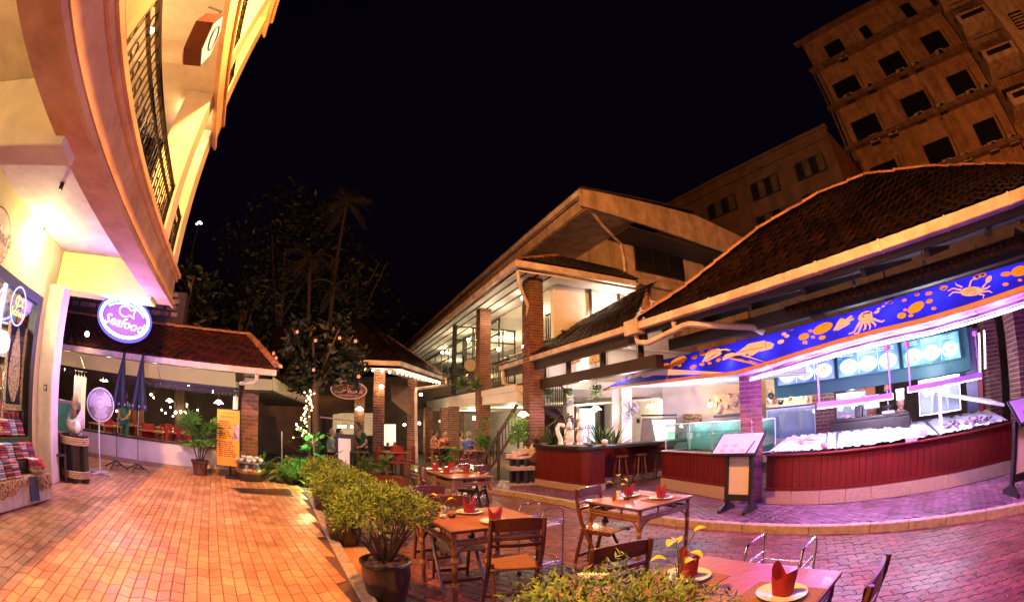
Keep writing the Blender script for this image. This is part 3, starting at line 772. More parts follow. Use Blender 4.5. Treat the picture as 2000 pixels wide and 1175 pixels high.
def ridge(P0, P1, parent, n, r=.10, name='ridge_tile'):
    P0, P1 = V(P0), V(P1); d = (P1 - P0) / n; L_ = d.length
    prof = [(math.cos(a) * r, math.sin(a) * r * .8) for a in [math.pi * i / 6 for i in range(7)]]
    mb = MB()
    for k_, (y, s) in enumerate(((0, 1.12), (L_ * .16, 1.12), (L_ * .17, 1.0), (L_ * 1.04, .92))):
        for x, z in prof: mb.v.append((x * s, y, z * s))
    for j in range(3):
        for i in range(6): mb.f.append((j * 7 + i, j * 7 + i + 1, j * 7 + 8 + i, j * 7 + 7 + i))
    mb.f.append(tuple(range(7)))
    me = mb.mesh(name, RIDGE)
    y = d.normalized(); x = y.cross(V((0, 0, 1))).normalized(); z = x.cross(y)
    for i in range(n):
        inst(me, name, jig(frame(P0 + d * i, x, y, z), .01, .05), parent)
ridge(rc + V((0, 0, .02)), rd_ + V((0, 0, .02)), rest, 30)
ridge(rb + V((0, 0, .04)), rc + V((0, 0, .04)), rest, 9)
# stone-clad upper wall above the roof
up = T('stone_wall', 'dark wall of rough stone blocks rising above the pavilion roof behind the neon sign', 'wall', tuple(G(-5, 13, 3.5)))
b = MB(); gbox(b, -9, -2.55, 12.7, 13.2, 3.4, 4.75); b.build('core', mat('dark_wall_core', (.05, .035, .05), .9, .3, 5), up)
STN = mat('purple_grey_stone', (.20, .15, .19), .85, .35, 12, objvar=.3, bump=.6)
for r in range(4):
    for i in range(20):
        L_ = rnd.uniform(.26, .4); a = -8.9 + i * .33 + (r % 2) * .16
        if a + L_ > -2.55: continue
        b = MB(); gbox(b, a, a + L_ - .05, 12.62, 12.70, 4.02 + r * .185, 4.16 + r * .185); b.build('stone', STN, up, bevel=.025)
# pillars of the pavilion
def brick_pillar(name, label, c, wd, z0, z1, rz, bl=.2, bh=.075, singles=True, group=None, cat='pillar', depth=None, zmin=None):
    c = V(c); t = T(name, label, cat, (c.x, c.y, z0), rz, group)
    M0 = WM[t]
    e = wd / 2 - .012
    b = MB(); b.box((c.x, c.y, (z0 + z1) / 2), (2 * e, 2 * e, z1 - z0), rz); b.build('mortar', MORT, t)
    k = round(wd / bl); bl_ = wd / k; rows = int((z1 - z0) / bh); bt = .1
    its = []
    for r in range(rows):
        for side in range(4):
            Rm = Matrix.Rotation(side * math.pi / 2, 4, 'Z')
            ctr = M0 @ Rm @ V((0, -wd / 2, 0))
            nrm = (M0.to_3x3() @ Rm.to_3x3()) @ V((0, -1, 0))
            if (EYE - ctr).dot(nrm) < 0: continue
            for i in range(k):
                x = -wd / 2 + bl_ * (i + .5)
                if (r + side) % 2: x += bl_ / 2
                x0, x1 = max(-wd / 2, x - bl_ / 2 + .005), min(wd / 2, x + bl_ / 2 - .005)
                if x1 - x0 < .03: continue
                if i == k - 1 and (r + side) % 2:
                    pass
                Mx = M0 @ Rm @ Matrix.Translation(((x0 + x1) / 2, -wd / 2 + bt / 2 - rnd.uniform(0, .006), bh * (r + .5))) @ Matrix.Diagonal(((x1 - x0), 1, 1, 1))
                its.append(Mx)
            if (r + side) % 2:
                x0, x1 = -wd / 2, -wd / 2 + bl_ / 2 - .005
                its.append(M0 @ Rm @ Matrix.Translation(((x0 + x1) / 2, -wd / 2 + bt / 2 - rnd.uniform(0, .006), bh * (r + .5))) @ Matrix.Diagonal(((x1 - x0), 1, 1, 1)))
    mb = MB().box((0, 0, 0), (1, bt, bh - .016))
    if singles: pave(its, mb, 'brick', BRICK, t, 300)
    else: joined([m for m in its if inframe(m.translation, 30)], mb.v, mb.f, 'brickwork', BRICK, t)
    return t
brick_pillar('brick_pillar', 'brick pillar at the right end of the low white wall beside the orange banner', G(-.25, 11.2, 0), .44, .0, 2.6, math.atan2(w_.y, w_.x), bh=.09)
tag(MB().tube([G(-.62, 11.0, .14), G(-.62, 11.0, 2.35)], .07, 10).build('white_post', WHITE, None, True), 'round white post just left of the brick pillar by the orange banner', 'post')
t = T('white_pillar', 'square white pillar inside the pavilion left of the two folded parasols', 'pillar', tuple(G(-5.3, 11.3, .7))); b = MB(); gbox(b, -5.44, -5.14, 11.2, 11.5, .16, 2.5); b.build('shaft', WHITE, t, bevel=.01); b = MB(); gbox(b, -5.48, -5.1, 11.16, 11.54, 2.2, 2.28); b.build('capital', WHITE, t)
# rain pipe at the corner
t = T('rain_pipe', 'short cream rain pipe bending under the right end of the pavilion gutter', 'pipe', tuple(G(-.4, GM + .2, 2.4)))
MB().tube([G(-.1, GM + .07, 2.5), G(-.1, GM + .08, 2.38), G(-.15, GM + .12, 2.33), G(-.5, GM + .5, 2.3)], .045, 8).build('pipe', TRIMW, t, True)
# side awning at the right end
t = T('side_awning', 'white side awning running back from the right corner of the pavilion', 'awning', tuple(at(575, 770, 10)))
pa, pb, pc, pd = at(478, 738, 10.6), at(532, 741, 10.6), at(532, 762, 10.7), at(478, 760, 10.7)
b = MB(); b.slab(pd, pc, pb, pa, .02); b.build('front_panel', CANV, t)
pa, pb, pc, pd = at(534, 736, 10.7), at(616, 786, 13.6), at(603, 792, 13.6), at(534, 762, 10.8)
b = MB(); b.slab(pd, pc, pb, pa, .02); b.build('side_panel', CANV, t)
b = MB(); b.slab(at(478, 762, 10.8), at(534, 764, 10.8), at(612, 792, 13.8), at(520, 790, 15), .03); b.build('canvas_top', UNDER, t)
# lamps inside
for i, (px, py, d, pw, sh, lb) in enumerate([
    (127, 722, 14, 28, 0, 'lamp at the far left of the pavilion, left of the white pillar, high up'),
    (113, 749, 15, 14, 0, 'lamp at the far left of the pavilion, lower one left of the white pillar'),
    (201, 727, 13, 30, 1, 'bright shaded lamp above the pedestal fan, upper of two'),
    (203, 743, 14.5, 10, 1, 'small shaded lamp above the pedestal fan, lower of two'),
    (256, 745, 14, 8, 0, 'small bulb glimpsed between the two folded parasols'),
    (295, 770, 15, 8, 0, 'small bulb just right of the second folded parasol'),
    (368, 753, 12.8, 38, 0, 'glaring bulb under the pavilion ceiling above the rhapis palm'),
    (416, 764, 13.6, 30, 0, 'glaring bulb in the pavilion just left of the orange banner top'),
    (427, 787, 12.6, 12, 1, 'small shaded lamp right behind the top of the orange banner'),
    (331, 783, 16.2, 12, 1, 'wall lamp at the back of the pavilion beside a lit picture'),
    (343, 805, 15.5, 4, 0, 'left bulb of the little chandelier in the pavilion'),
    (353, 804, 15.5, 4, 0, 'middle bulb of the little chandelier in the pavilion'),
    (362, 805, 15.5, 4, 0, 'right bulb of the little chandelier in the pavilion')]):
    bulb((px, py), power=pw, dist=d, r=.04 if i < 9 else .05, label=lb, shade=sh, name='pendant_lamp', drop=.5)
for px, py, d in ((316, 800, 16), (323, 806, 15.5), (333, 795, 16.5), (352, 835, 14), (371, 829, 14.5), (300, 776, 15), (270, 797, 14.5), (338, 812, 16), (228, 802, 15), (386, 800, 14)): bulb((px, py), dist=d, r=.03, light=False, label='tiny distant bulb deep inside the left pavilion', group='tiny bulbs deep in the pavilion', drop=.2)
bulb((170, 652), power=7, dist=10.9, r=.06, label='bulb standing on the pavilion roof edge below the neon sign', group=None, name='roof_bulb', drop=.08)
# back windows / lit picture, curtain
t = tag(MB().slab(at(346, 778, 16.6), at(368, 788, 16.6), at(366, 797, 16.6), at(343, 784, 16.6), .03).build('lit_picture', emis('lit_picture_face', (1, .8, .55), 1.2)), 'bright tilted picture panel at the back of the pavilion above the small chandelier', 'picture')
for i, px in enumerate((236, 250, 262, 275)):
    tag(MB().tube([at(px, 880, 15), at(px + 1, 840, 15), at(px, 800, 15)], .11, 8).build('curtain', mat('brown_drape', (.20, .07, .035), .85, .3, 8, stretch=(3, 3, .5)), None, True), 'long brown drape behind the parasols, %s from the left of four' % ['first', 'second', 'third', 'fourth'][i], 'curtain', 'drapes behind the parasols')
# tables laid inside the pavilion and their red chairs
def bistro(px, py, d, label, group):
    p = at(px, py, d); z = .16; t = T('dining_table', label, 'table', (p.x, p.y, z), rnd.uniform(0, 1), group)
    W0 = WM[t]; P = lambda x, y, q: W0 @ V((x, y, q))
    MB().prism([P(-.4, -.4, .72), P(.4, -.4, .72), P(.4, .4, .72), P(-.4, .4, .72)], (0, 0, .03)).build('tabletop', TOPW, t)
    for x in (-.35, .35):
        for y in (-.35, .35): MB().bar(P(x, y, 0), P(x, y, .72), .05, .05).build('leg', BAMB, t)
    for x, y in ((-.2, -.1), (.2, .15)):
        q = P(x, y, .752)
        k = tag(MB().lathe([(.0, .0), (.09, .0), (.115, .014), (.09, .008), (0, .006)], q, 12).build('plate', WPLATE), '%s white plate on %s' % ('near' if y < 0 else 'far', label.replace('square ', 'the ')), 'plate', 'plates inside the pavilion')
        k = tag(MB().lathe([(.045, 0), (.05, .06), (.035, .1), (.0, .085)], q + V((0, 0, .012)), 8).build('napkin', NAP), '%s red napkin on %s' % ('near' if y < 0 else 'far', label.replace('square ', 'the ')), 'napkin', 'napkins inside the pavilion')
    return t
for i, (px, py, d, lb) in enumerate([(300, 862, 13, 'square table in the pavilion right of the parasol poles'), (345, 868, 13.4, 'square table in the pavilion left of the rhapis palm'), (205, 850, 13, 'square table in the pavilion behind the fan'), (325, 852, 15, 'square table at the back of the pavilion under the chandelier'), (250, 850, 14.5, 'square table at the back of the pavilion between the parasol poles')]):
    bistro(px, py, d, lb, 'tables inside the pavilion')
def redchair(p, rz, label, group):
    t = T('dining_chair', label, 'chair', tuple(p), rz, group); W0 = WM[t]; P = lambda x, y, q: W0 @ V((x, y, q))
    MB().prism([P(-.2, -.2, .43), P(.2, -.2, .43), P(.2, .2, .43), P(-.2, .2, .43)], (0, 0, .04)).build('seat', NAP, t)
    MB().prism([P(-.2, .17, .55), P(.2, .17, .55), P(.2, .2, .92), P(-.2, .2, .92)], (W0.to_3x3() @ V((0, .03, 0)))).build('backrest', NAP, t)
    for x in (-.18, .18):
        MB().bar(P(x, -.18, 0), P(x, -.18, .43), .035, .035).build('leg', CHAIRW, t); MB().bar(P(x, .19, 0), P(x, .2, .92), .035, .035).build('leg', CHAIRW, t)
    return t
ch0 = None
for i, (px, d, lb) in enumerate([(287, 12.6, 'red chair nearest the right parasol pole inside the pavilion'), (312, 12.5, 'red chair inside the pavilion midway from parasol to palm'), (335, 12.9, 'red chair inside the pavilion close to the palm'), (356, 12.7, 'red chair half hidden by the rhapis palm'), (318, 14.4, 'red chair in the second row of the pavilion under the chandelier'), (222, 12.7, 'red chair inside the pavilion between fan and parasols')]):
    p = at(px, 860, d); p.z = .16
    if ch0 is None: ch0 = redchair(p, .6, lb, 'red chairs inside the pavilion')
    else: copy_tree(ch0, p, rnd.uniform(-2, 2), lb)
# ============================================================ street axis on the right: e_ runs towards the camera, q_ away from the street
e_ = V((.40, -.917, 0)); e_.normalize(); q_ = V((-e_.y, e_.x, 0))
def Q(e, q, z): return e_ * e + q_ * q + V((0, 0, z))
def qbox(mb, e0, e1, q0, q1, z0, z1):
    return mb.prism([Q(e0, q0, z0), Q(e1, q0, z0), Q(e1, q1, z0), Q(e0, q1, z0)], (0, 0, z1 - z0))
def onq(px, py, q):
    a, b = Q(0, q, 0), Q(1, q, 0); return on(px, py, (a.x, a.y), (b.x, b.y))
def one(px, py, e):
    a, b = Q(e, 0, 0), Q(e, 1, 0); return on(px, py, (a.x, a.y), (b.x, b.y))
EA = math.atan2(e_.y, e_.x)
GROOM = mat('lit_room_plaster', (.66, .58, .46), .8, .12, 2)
# ------------------------------------------------------------ the tall restaurant house with brick pillars
H = T('restaurant_house', 'tall three storey restaurant house with wide eaves, glass wall and lit rooms behind brick pillars', 'building', tuple(Q(-13, 8, 0)))
def HB(name, m, e0, e1, q0, q1, z0, z1, bevel=0, parent=None):
    b = MB(); qbox(b, e0, e1, q0, q1, z0, z1); return b.build(name, m, parent or H, bevel=bevel)
ORA = mat('stained_upper_plaster', (.50, .36, .25), .85, .2, 2.5, streak=3.0, bump=.2)
# upper roof edge
HB('gutter', TRIMW, -46, -10.6, 7.0, 7.16, 8.80, 9.03)
HB('fascia', ORA, -46, -10.75, 7.2, 7.26, 8.38, 8.79)
HB('soffit', ORA, -46, -10.72, 7.26, 9.3, 8.36, 8.42)
HB('wall', ORA, -46, -12, 9.3, 9.5, 5.6, 8.36)
b = MB(); b.prism([Q(-10.6, 7.0, 9.03), Q(-10.6, 7.0, 8.38), Q(-10.6, 16.4, 8.15), Q(-10.6, 16.4, 9.2), Q(-10.6, 12.5, 9.45)], -e_ * .09); b.build('fascia', ORA, H)
b = MB(); b.slab(Q(-46, 6.98, 9.05), Q(-10.5, 6.98, 9.05), Q(-10.5, 12.4, 9.6), Q(-46, 12.4, 9.6), .04); b.build('roof', DARKW, H)
HB('wall', ORA, -12.2, -12, 9.5, 20, 3.0, 8.8)
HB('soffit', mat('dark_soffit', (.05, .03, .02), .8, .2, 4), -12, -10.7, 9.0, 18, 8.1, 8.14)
HB('ledge', ORA, -12, -11.8, 9.4, 19, 6.55, 6.85, .03)
DG = mat('black_window_glass', (.010, .010, .012), .08, .1, 5, bump=0)
for (a0, a1) in ((10.2, 12.8), (14.2, 16.6), (17.3, 19)):
    f = HB('window', BLACKW, -11.995, -11.93, a0, a1, 7.12, 8.62)
    for i in range(3):
        c0_, c1_ = a0 + (a1 - a0) * i / 3 + .04, a0 + (a1 - a0) * (i + 1) / 3 - .04
        HB('pane', DG, -11.928, -11.92, c0_, c1_, 7.18, 8.08, parent=f)
        HB('transom_panel', ORA, -11.928, -11.92, c0_, c1_, 8.14, 8.56, parent=f)
# rain pipes of the upper eave
MB().tube([Q(-10.66, 7.15, 8.8), Q(-10.66, 7.2, 8.55), Q(-11.2, 8.2, 8.2), Q(-11.95, 9.55, 8.05), Q(-11.9, 9.6, 7.4), Q(-11.9, 9.6, 6.6), Q(-11.8, 10.1, 6.5)], .06, 8).build('rain_pipe', TRIMW, H, True)
# middle roof
HB('gutter', TRIMW, -32, -10.25, 4.58, 4.72, 5.80, 5.98)
for i in range(40): HB('gutter_joint', TRIMW, -10.8 - i * .55, -10.76 - i * .55, 4.573, 4.73, 5.79, 5.99) if i < 24 else None
HB('gutter', TRIMW, -10.39, -10.25, 4.725, 8.7, 5.80, 5.98)
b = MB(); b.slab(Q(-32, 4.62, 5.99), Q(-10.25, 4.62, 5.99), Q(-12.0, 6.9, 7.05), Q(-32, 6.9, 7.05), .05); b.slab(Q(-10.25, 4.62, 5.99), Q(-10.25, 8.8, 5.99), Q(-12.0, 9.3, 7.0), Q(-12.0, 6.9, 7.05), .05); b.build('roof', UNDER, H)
def tiles_joined(A, B, C, D, wd, ln, parent):
    tile_roof(A, B, C, D, wd, ln, parent, 0)
tiles_joined(Q(-10.25, 4.62, 6.02), Q(-10.25, 8.8, 6.02), Q(-12.0, 9.3, 7.03), Q(-12.0, 6.9, 7.08), .24, .32, H)
ridge(Q(-10.3, 4.7, 6.0), Q(-12.0, 6.9, 7.1), H, 8)
HB('soffit', WHITE, -32, -10.4, 4.74, 6.2, 5.72, 5.76)
for q in (4.95, 5.3, 5.7): HB('soffit_batten', DARKW, -32, -10.4, q, q + .04, 5.69, 5.718)
HB('soffit', WHITE, -11.4, -10.42, 6.202, 8.8, 5.72, 5.76)
MB().tube([Q(-10.5, 4.75, 5.8), Q(-10.5, 4.78, 5.4), Q(-10.8, 5.2, 4.9), Q(-10.95, 5.25, 4.6)], .05, 8).build('rain_pipe', TRIMW, H, True)
# rooms of the first floor: glass wall, back wall, ceilings, gallery
HB('floor_slab', WHITE, -30, -11.6, 5.2, 11, 2.30, 2.76)
lamp(Q(-15.5, 3.6, 1.5), 14, (1, .7, .45), .1); lamp(Q(-13, 3.8, 1.6), 10, (1, .7, .45), .1)  # two fill lights added in front of the slab to brighten it
HB('slab_moulding', WHITE, -30, -11.58, 5.16, 5.198, 2.60, 2.79)
HB('ceiling', GROOM, -34, -11.0, 6.2, 11, 5.66, 5.71)
HB('wall', GROOM, -34, -11.0, 10.6, 10.8, 2.76, 5.66)
HB('wall', GROOM, -34.2, -34, 6.2, 10.6, 2.3, 5.66)
HB('gallery', GROOM, -33, -11.3, 8.6, 10.6, 4.15, 4.34)
g = HB('gallery_railing', DARKW, -33, -11.3, 8.58, 8.64, 4.95, 5.02)
me = MB().box((0, 0, 0), (.04, .04, .6)).mesh('baluster', DARKW)
for i in range(110): inst(me, 'baluster', Matrix.Translation(Q(-11.4 - i * .2, 8.61, 4.64)), g)
gw = HB('glass_wall', BLACKW, -34, -15.4, 6.18, 6.24, 2.76, 2.86)
for z in (3.35, 3.95, 4.5, 5.05, 5.6): HB('mullion', BLACKW, -34, -15.4, 6.18, 6.24, z, z + .05, parent=gw)
for i in range(13): HB('mullion', BLACKW, -15.5 - i * 1.45, -15.44 - i * 1.45, 6.185, 6.235, 2.86, 5.66, parent=gw)
HB('post', BLACKW, -19.9, -19.6, 6.12, 6.26, 2.3, 5.7)
HB('pane', CLEAR, -34, -15.4, 6.205, 6.211, 2.86, 5.66, parent=gw)
gf = HB('glass_front', BLACKW, -17.36, -17.24, 4.9, 5.06, 2.78, 5.68)
for q in (5.75, 6.45, 7.1, 7.65): HB('mullion', BLACKW, -17.33, -17.27, q, q + .05, 2.78, 5.66, parent=gf)
for k in range(6): HB('mullion', BLACKW, -17.33, -17.27, 5.06, 7.65, 2.8 + k * .56, 2.85 + k * .56, parent=gf)
HB('pane', CLEAR, -17.305, -17.30, 5.06, 7.65, 2.8, 5.6, parent=gf)
HB('post', WHITE, -13.1, -12.9, 6.2, 6.4, 2.76, 5.66); HB('post', BLACKW, -13.25, -13.12, 6.15, 6.3, 2.76, 5.66)
# balcony rails
def rail(e0, e1, q, z, n, m=DARKW, h=.9, name='balcony_rail'):
    r = HB(name, m, e0, e1, q, q + .06, z + h - .06, z + h)
    me = MB().box((0, 0, 0), (.035, .035, h - .1)).mesh('baluster', m)
    for i in range(n + 1): inst(me, 'baluster', Matrix.Translation(Q(e0 + (e1 - e0) * i / n, q + .03, z + h / 2 - .03)), r)
    HB('bottom_rail', m, e0, e1, q + .01, q + .05, z + .08, z + .12, parent=r)
rail(-22, -15.5, 5.3, 2.78, 34); rail(-13.9, -12.6, 5.35, 2.78, 8)
rail(-13.0, -11.2, 6.9, 4.32, 12, BLACKW, 1.0)
# the white end wall facing the bar and its parapet
HB('wall', WHITE, -11.2, -11.0, 6.12, 10.9, 3.9, 5.66)
HB('wall', WHITE, -10.98, -10.8, 5.75, 11.5, 2.62, 3.88)
HB('parapet_coping', WHITE, -11.0, -10.72, 6.0, 11.5, 3.885, 3.95)
for q in (7.35, 8.45): HB('post', BLACKW, -10.96, -10.9, q, q + .07, 3.95, 5.70)
HB('post', WHITE, -10.9, -10.75, 8.7, 8.82, 3.9, 5.7)
HB('sill_light_shelf', WHITE, -10.98, -10.86, 6.3, 9.2, 4.32, 4.38)
lamp(Q(-10.5, 6.9, 4.15), 60, (1, .80, .62), .1); lamp(Q(-10.3, 8.0, 5.1), 34, (1, .80, .62), .1)
lamp(Q(-14, 5.4, 5.2), 9, (1, .78, .5), .1); lamp(Q(-19, 5.4, 5.2), 5, (1, .78, .5), .1)
for e, z, pw in ((-13.5, 5.2, 70), (-19, 5.2, 60), (-22, 5.2, 50), (-27, 5.2, 60), (-18.5, 3.6, 60), (-22, 3.6, 50)): lamp(Q(e, 7.8, z), pw, (1, .76, .48), .12)
# ground floor room
HB('wall', WHITE, -26, -9.6, 9.6, 9.8, 0, 2.3)
HB('wall', GROOM, -26.2, -26, 5.2, 9.8, 0, 2.3)
HB('floor', mat('brown_floor', (.12, .06, .04), .4, .3, 5), -26, -11.2, 4.9, 9.6, -.05, .06)
lamp(Q(-16, 7.0, 1.95), 70, (1, .74, .42), .1); lamp(Q(-21, 7.0, 1.95), 60, (1, .74, .42), .1); lamp(Q(-12.2, 7.5, 1.9), 26, (1, .76, .45), .1)
# brick pillars
brick_pillar('brick_pillar', 'tall slim brick pillar at the front of the restaurant house, beside the balcony rail', Q(-14.7, 5.3, 0), .42, 0, 5.78, EA, bh=.08, singles=True, group='tall brick pillars of the restaurant house')
brick_pillar('brick_pillar', 'tall brick pillar behind the bar, its lower face lit warm by a hanging lamp', Q(-10.95, 5.42, 0), .44, 0, 5.78, EA, bh=.08, singles=True, group='tall brick pillars of the restaurant house')
for i, (px, d, w_px, lb) in enumerate([(868, 18.5, 13, 'brick pillar under the white slab, left of the framed pictures'), (836, 19.0, 12, 'brick pillar left of the downpipe end, under the slab corner'), (886, 17.0, 12, 'brick pillar just left of the seated guest in blue')]):
    p = at(px, 860, d); brick_pillar('brick_pillar', lb, (p.x, p.y, 0), .34, 0, 2.3, EA, bh=.085, singles=False, group='low brick pillars under the house')
# lamps of the rooms
for i, (px, py, d, pw, r, lb) in enumerate([
    (908, 641, 19.5, 10, .06, 'upper lamp of the chandelier behind the glass wall'), (915, 664, 19.5, 22, .085, 'big bright lamp of the chandelier behind the glass wall'),
    (864, 688, 24, 10, .075, 'left lamp of the pair behind the far glass panes'), (873, 688, 24, 10, .075, 'right lamp of the pair behind the far glass panes'),
    (968, 586, 16, 3, .05, 'top globe of three globes beside the first tall pillar'), (967.5, 594, 16, 3, .05, 'middle globe of three globes beside the first tall pillar'), (967, 603, 16, 3, .04, 'lowest globe of three globes beside the first tall pillar'),
    (1022, 582, 13.4, 6, .075, 'round globe lamp above the balcony rail by the second tall pillar'), (1026, 651, 13.2, 6, .07, 'bright lamp below the gallery edge by the second tall pillar'),
    (974, 682, 16.5, 6, .07, 'lamp seen through the first floor door under the gallery'), (1022, 676, 13.4, 4, .05, 'small lamp above the lower roof ridge beside the second tall pillar'),
    (977, 711, 16.5, 2, .045, 'low small lamp just above the tip of the lower gutter'), (925, 704, 19, 3, .05, 'small lamp above the round mirror on the balcony'),
    (822, 770, 17, 8, .06, 'lamp hanging left of the white slab corner beside the downpipe'), (861, 822, 19, 10, .07, 'bright lamp on the ground floor wall above two pictures'), (819, 826, 19.5, 7, .06, 'lamp with hanging basket on the ground floor far left'),
    (893, 822, 18.6, 3, .05, 'small lamp on the brick pillar of the ground floor'), (927, 816, 18, 12, .085, 'bright lamp above the ground floor shelves'),
    (790, 829, 19, 8, .06, 'lamp between the entrance pillars')]):
    bulb((px, py), power=pw, dist=d, r=r, label=lb, drop=.35, m=BULB)
bulb((1022, 810), power=16, dist=11.0, r=.06, label='shaded lamp lighting the brick pillar behind the bar', shade=1, name='pendant_lamp', drop=.6)
# pictures on the ground floor wall
for i, (px, py, lb) in enumerate([(863, 832, 'upper framed picture left of the brick pillar under the slab'), (863, 845, 'lower framed picture left of the brick pillar under the slab'), (904, 830, 'upper framed picture right of the brick pillar under the slab'), (904, 843, 'lower framed picture right of the brick pillar under the slab')]):
    p = onq(px, py, 9.56); t = T('framed_picture', lb, 'picture', tuple(p), group='pictures on the ground floor wall')
    MB().bar(p - e_ * .30, p + e_ * .30, .03, .42).build('frame', BLACKW, t); MB().bar(p - e_ * .25 - q_ * .018, p + e_ * .25 - q_ * .018, .006, .34).build('mount', WHITE, t); MB().bar(p - e_ * .16 - q_ * .023, p + e_ * .14 - q_ * .023, .004, .18).build('print', mat('grey_print', (.2, .22, .2), .7, .6, 12), t)
# ------------------------------------------------------------ entrance building in the middle with its lit eave
N_ = T('entrance_building', 'entrance building in the middle with bulb-lit eave, brick pillars and dark canopies', 'building', tuple(at(760, 880, 15)))
zE = 3.37
def dist_z(px, py, z):
    d = ray(px, py); return (z - CAMH) / d.z * math.hypot(d.x, d.y)
gL, gC, gR = gp(660, 709, zE), gp(783, 714, zE), gp(868, 742, zE)
def eave(a, b, name='gutter'):
    return MB().prism([a, b, b + V((0, 0, .14)), a + V((0, 0, .14))], (lambda d: V((-d.y, d.x, 0)).normalized() * .14)(b - a)).build(name, TRIMW, N_)
eave(gL, gC); eave(gC, gR)
apex = at(712, 628, 17.5)
b = MB(); b.add([gL + V((-3, .6, .15)), gC + V((0, 0, .15)), gR + V((0, 0, .15)), apex, apex + V((-5, 1, 0))], [(0, 1, 3, 4), (1, 2, 3)]); b.build('roof', TILE, N_, recalc=False)
tile_roof(gC + V((0, 0, .17)), gR + V((0, 0, .17)), apex + V((.05, .1, .05)), apex + V((-.05, 0, .05)), .24, .32, N_, 0)
tile_roof(gL + V((-3, .6, .17)), gC + V((0, 0, .17)), apex + V((0, 0, .05)), apex + V((-5, 1, .05)), .24, .32, N_, 0)
ridge(gR + V((0, 0, .2)), apex, N_, 14, .09)
zc = zE - .06
inn = V((-.25, 1.6, 0))
b = MB(); b.slab(gL + V((-1, 0, -.08)), gC + V((.02, .05, -.08)), gC + V((-.1, 1.5, -.02)), gL + V((-1, 1.5, -.02)), .02); b.slab(gC + V((.0, .05, -.08)), gR + V((-.02, 0, -.08)), gR + V((-1.0, .3, -.02)), gC + V((-1.1, .8, -.02)), .02); b.build('soffit', WHITE, N_)
k = 0
strip = [at(713, 721, 14.15), at(728.5, 722.5, 14.05), at(746, 724.5, 13.95), at(761, 726.5, 13.85)] + [lerp(gp(777, 727, zE - .17), gp(858, 748, zE - .17), i / 11) for i in range(12)]
wl = T('bulb_string', 'row of bright festoon bulbs strung under the eave of the entrance building', 'string lights', tuple(strip[0]))
MB().tube([p + V((0, 0, .085)) for p in strip], .012, 5).build('cable', BLACK, wl)
me = MB().ball((0, 0, 0), .04, 10, 7).mesh('bulb', emis('festoon_bulb_glass', (1, .60, .36), 14), True)
for i, p in enumerate(strip):
    inst(me, 'bulb', Matrix.Translation(p), wl)
    if i % 2 == 0: lamp(p + V((0, 0, -.01)), 6, (1, .55, .32), .075)
for px, y0, d, wd, lb in ((739, 880, 14.4, .36, 'brick pillar under the bulb-lit eave carrying a wall lamp, nearest of the entrance'), (804, 880, 17.0, .36, 'brick pillar left of the white downpipe under the bulb-lit eave'), (701, 880, 15.5, .34, 'brick pillar lit by a small wall lamp behind the waiter')):
    p = at(px, y0, d); brick_pillar('brick_pillar', lb, (p.x, p.y, 0), wd, 0, 3.25 if d != 15.5 else 2.6, .25, bh=.085, singles=False, group='brick pillars of the entrance')
bulb((745, 755), power=16, dist=14.0, r=.07, label='bright wall lamp on the entrance brick pillar', name='wall_bulb', drop=.12)
bulb((702, 799), power=8, dist=15.1, r=.05, label='small shaded wall lamp on the pillar behind the waiter', name='wall_bulb', shade=1, drop=.15)
MB().tube([gR + V((.05, 0, .1)), gR + V((.08, -.05, -.2)), at(813, 759, 15.2), at(812, 768, 15.0), at(814, 905, 15.0)], .05, 8).build('downpipe', TRIMW, N_, True)
# dark canopies and inner wall
CANO = mat('brown_canopy_cloth', (.075, .045, .028), .85, .2, 5)
b = MB(); b.slab(at(765, 782, 15.5), at(806, 815, 15.2), at(802, 750, 17), at(762, 745, 17), .03); b.build('canopy', CANO, N_)
b = MB(); b.slab(at(620, 812, 15.5), at(700, 800, 15.5), at(700, 745, 17), at(620, 750, 17), .03); b.build('canopy', CANO, N_)
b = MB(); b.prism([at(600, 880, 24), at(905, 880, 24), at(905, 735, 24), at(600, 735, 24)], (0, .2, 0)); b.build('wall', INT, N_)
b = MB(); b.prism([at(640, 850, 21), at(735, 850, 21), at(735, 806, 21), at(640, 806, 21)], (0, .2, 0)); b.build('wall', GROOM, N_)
b = MB(); b.prism([at(748, 870, 21.5), at(772, 870, 21.5), at(772, 828, 21.5), at(748, 828, 21.5)], (0, .1, 0)); b.build('lit_doorway', emis('lit_doorway_glow', (1, .82, .55), 1.5), N_)
b = MB(); b.tube([at(625, 814, 15.4), at(698, 822, 15.4)], .03, 6); b.build('canopy_rail', TRIMW, N_)
lamp(at(700, 835, 19), 26, (1, .72, .4), .1); lamp(at(800, 840, 19), 12, (1, .72, .4), .1)
for i, px in enumerate((662, 668, 674, 687, 641)):
    bulb((px, 832 + (i % 2)), power=2, dist=20, r=.055, label='%s of the little bulbs in a row under the left canopy' % ['first', 'second', 'third', 'fourth', 'separate leftmost'][i], light=i < 3, drop=.3)
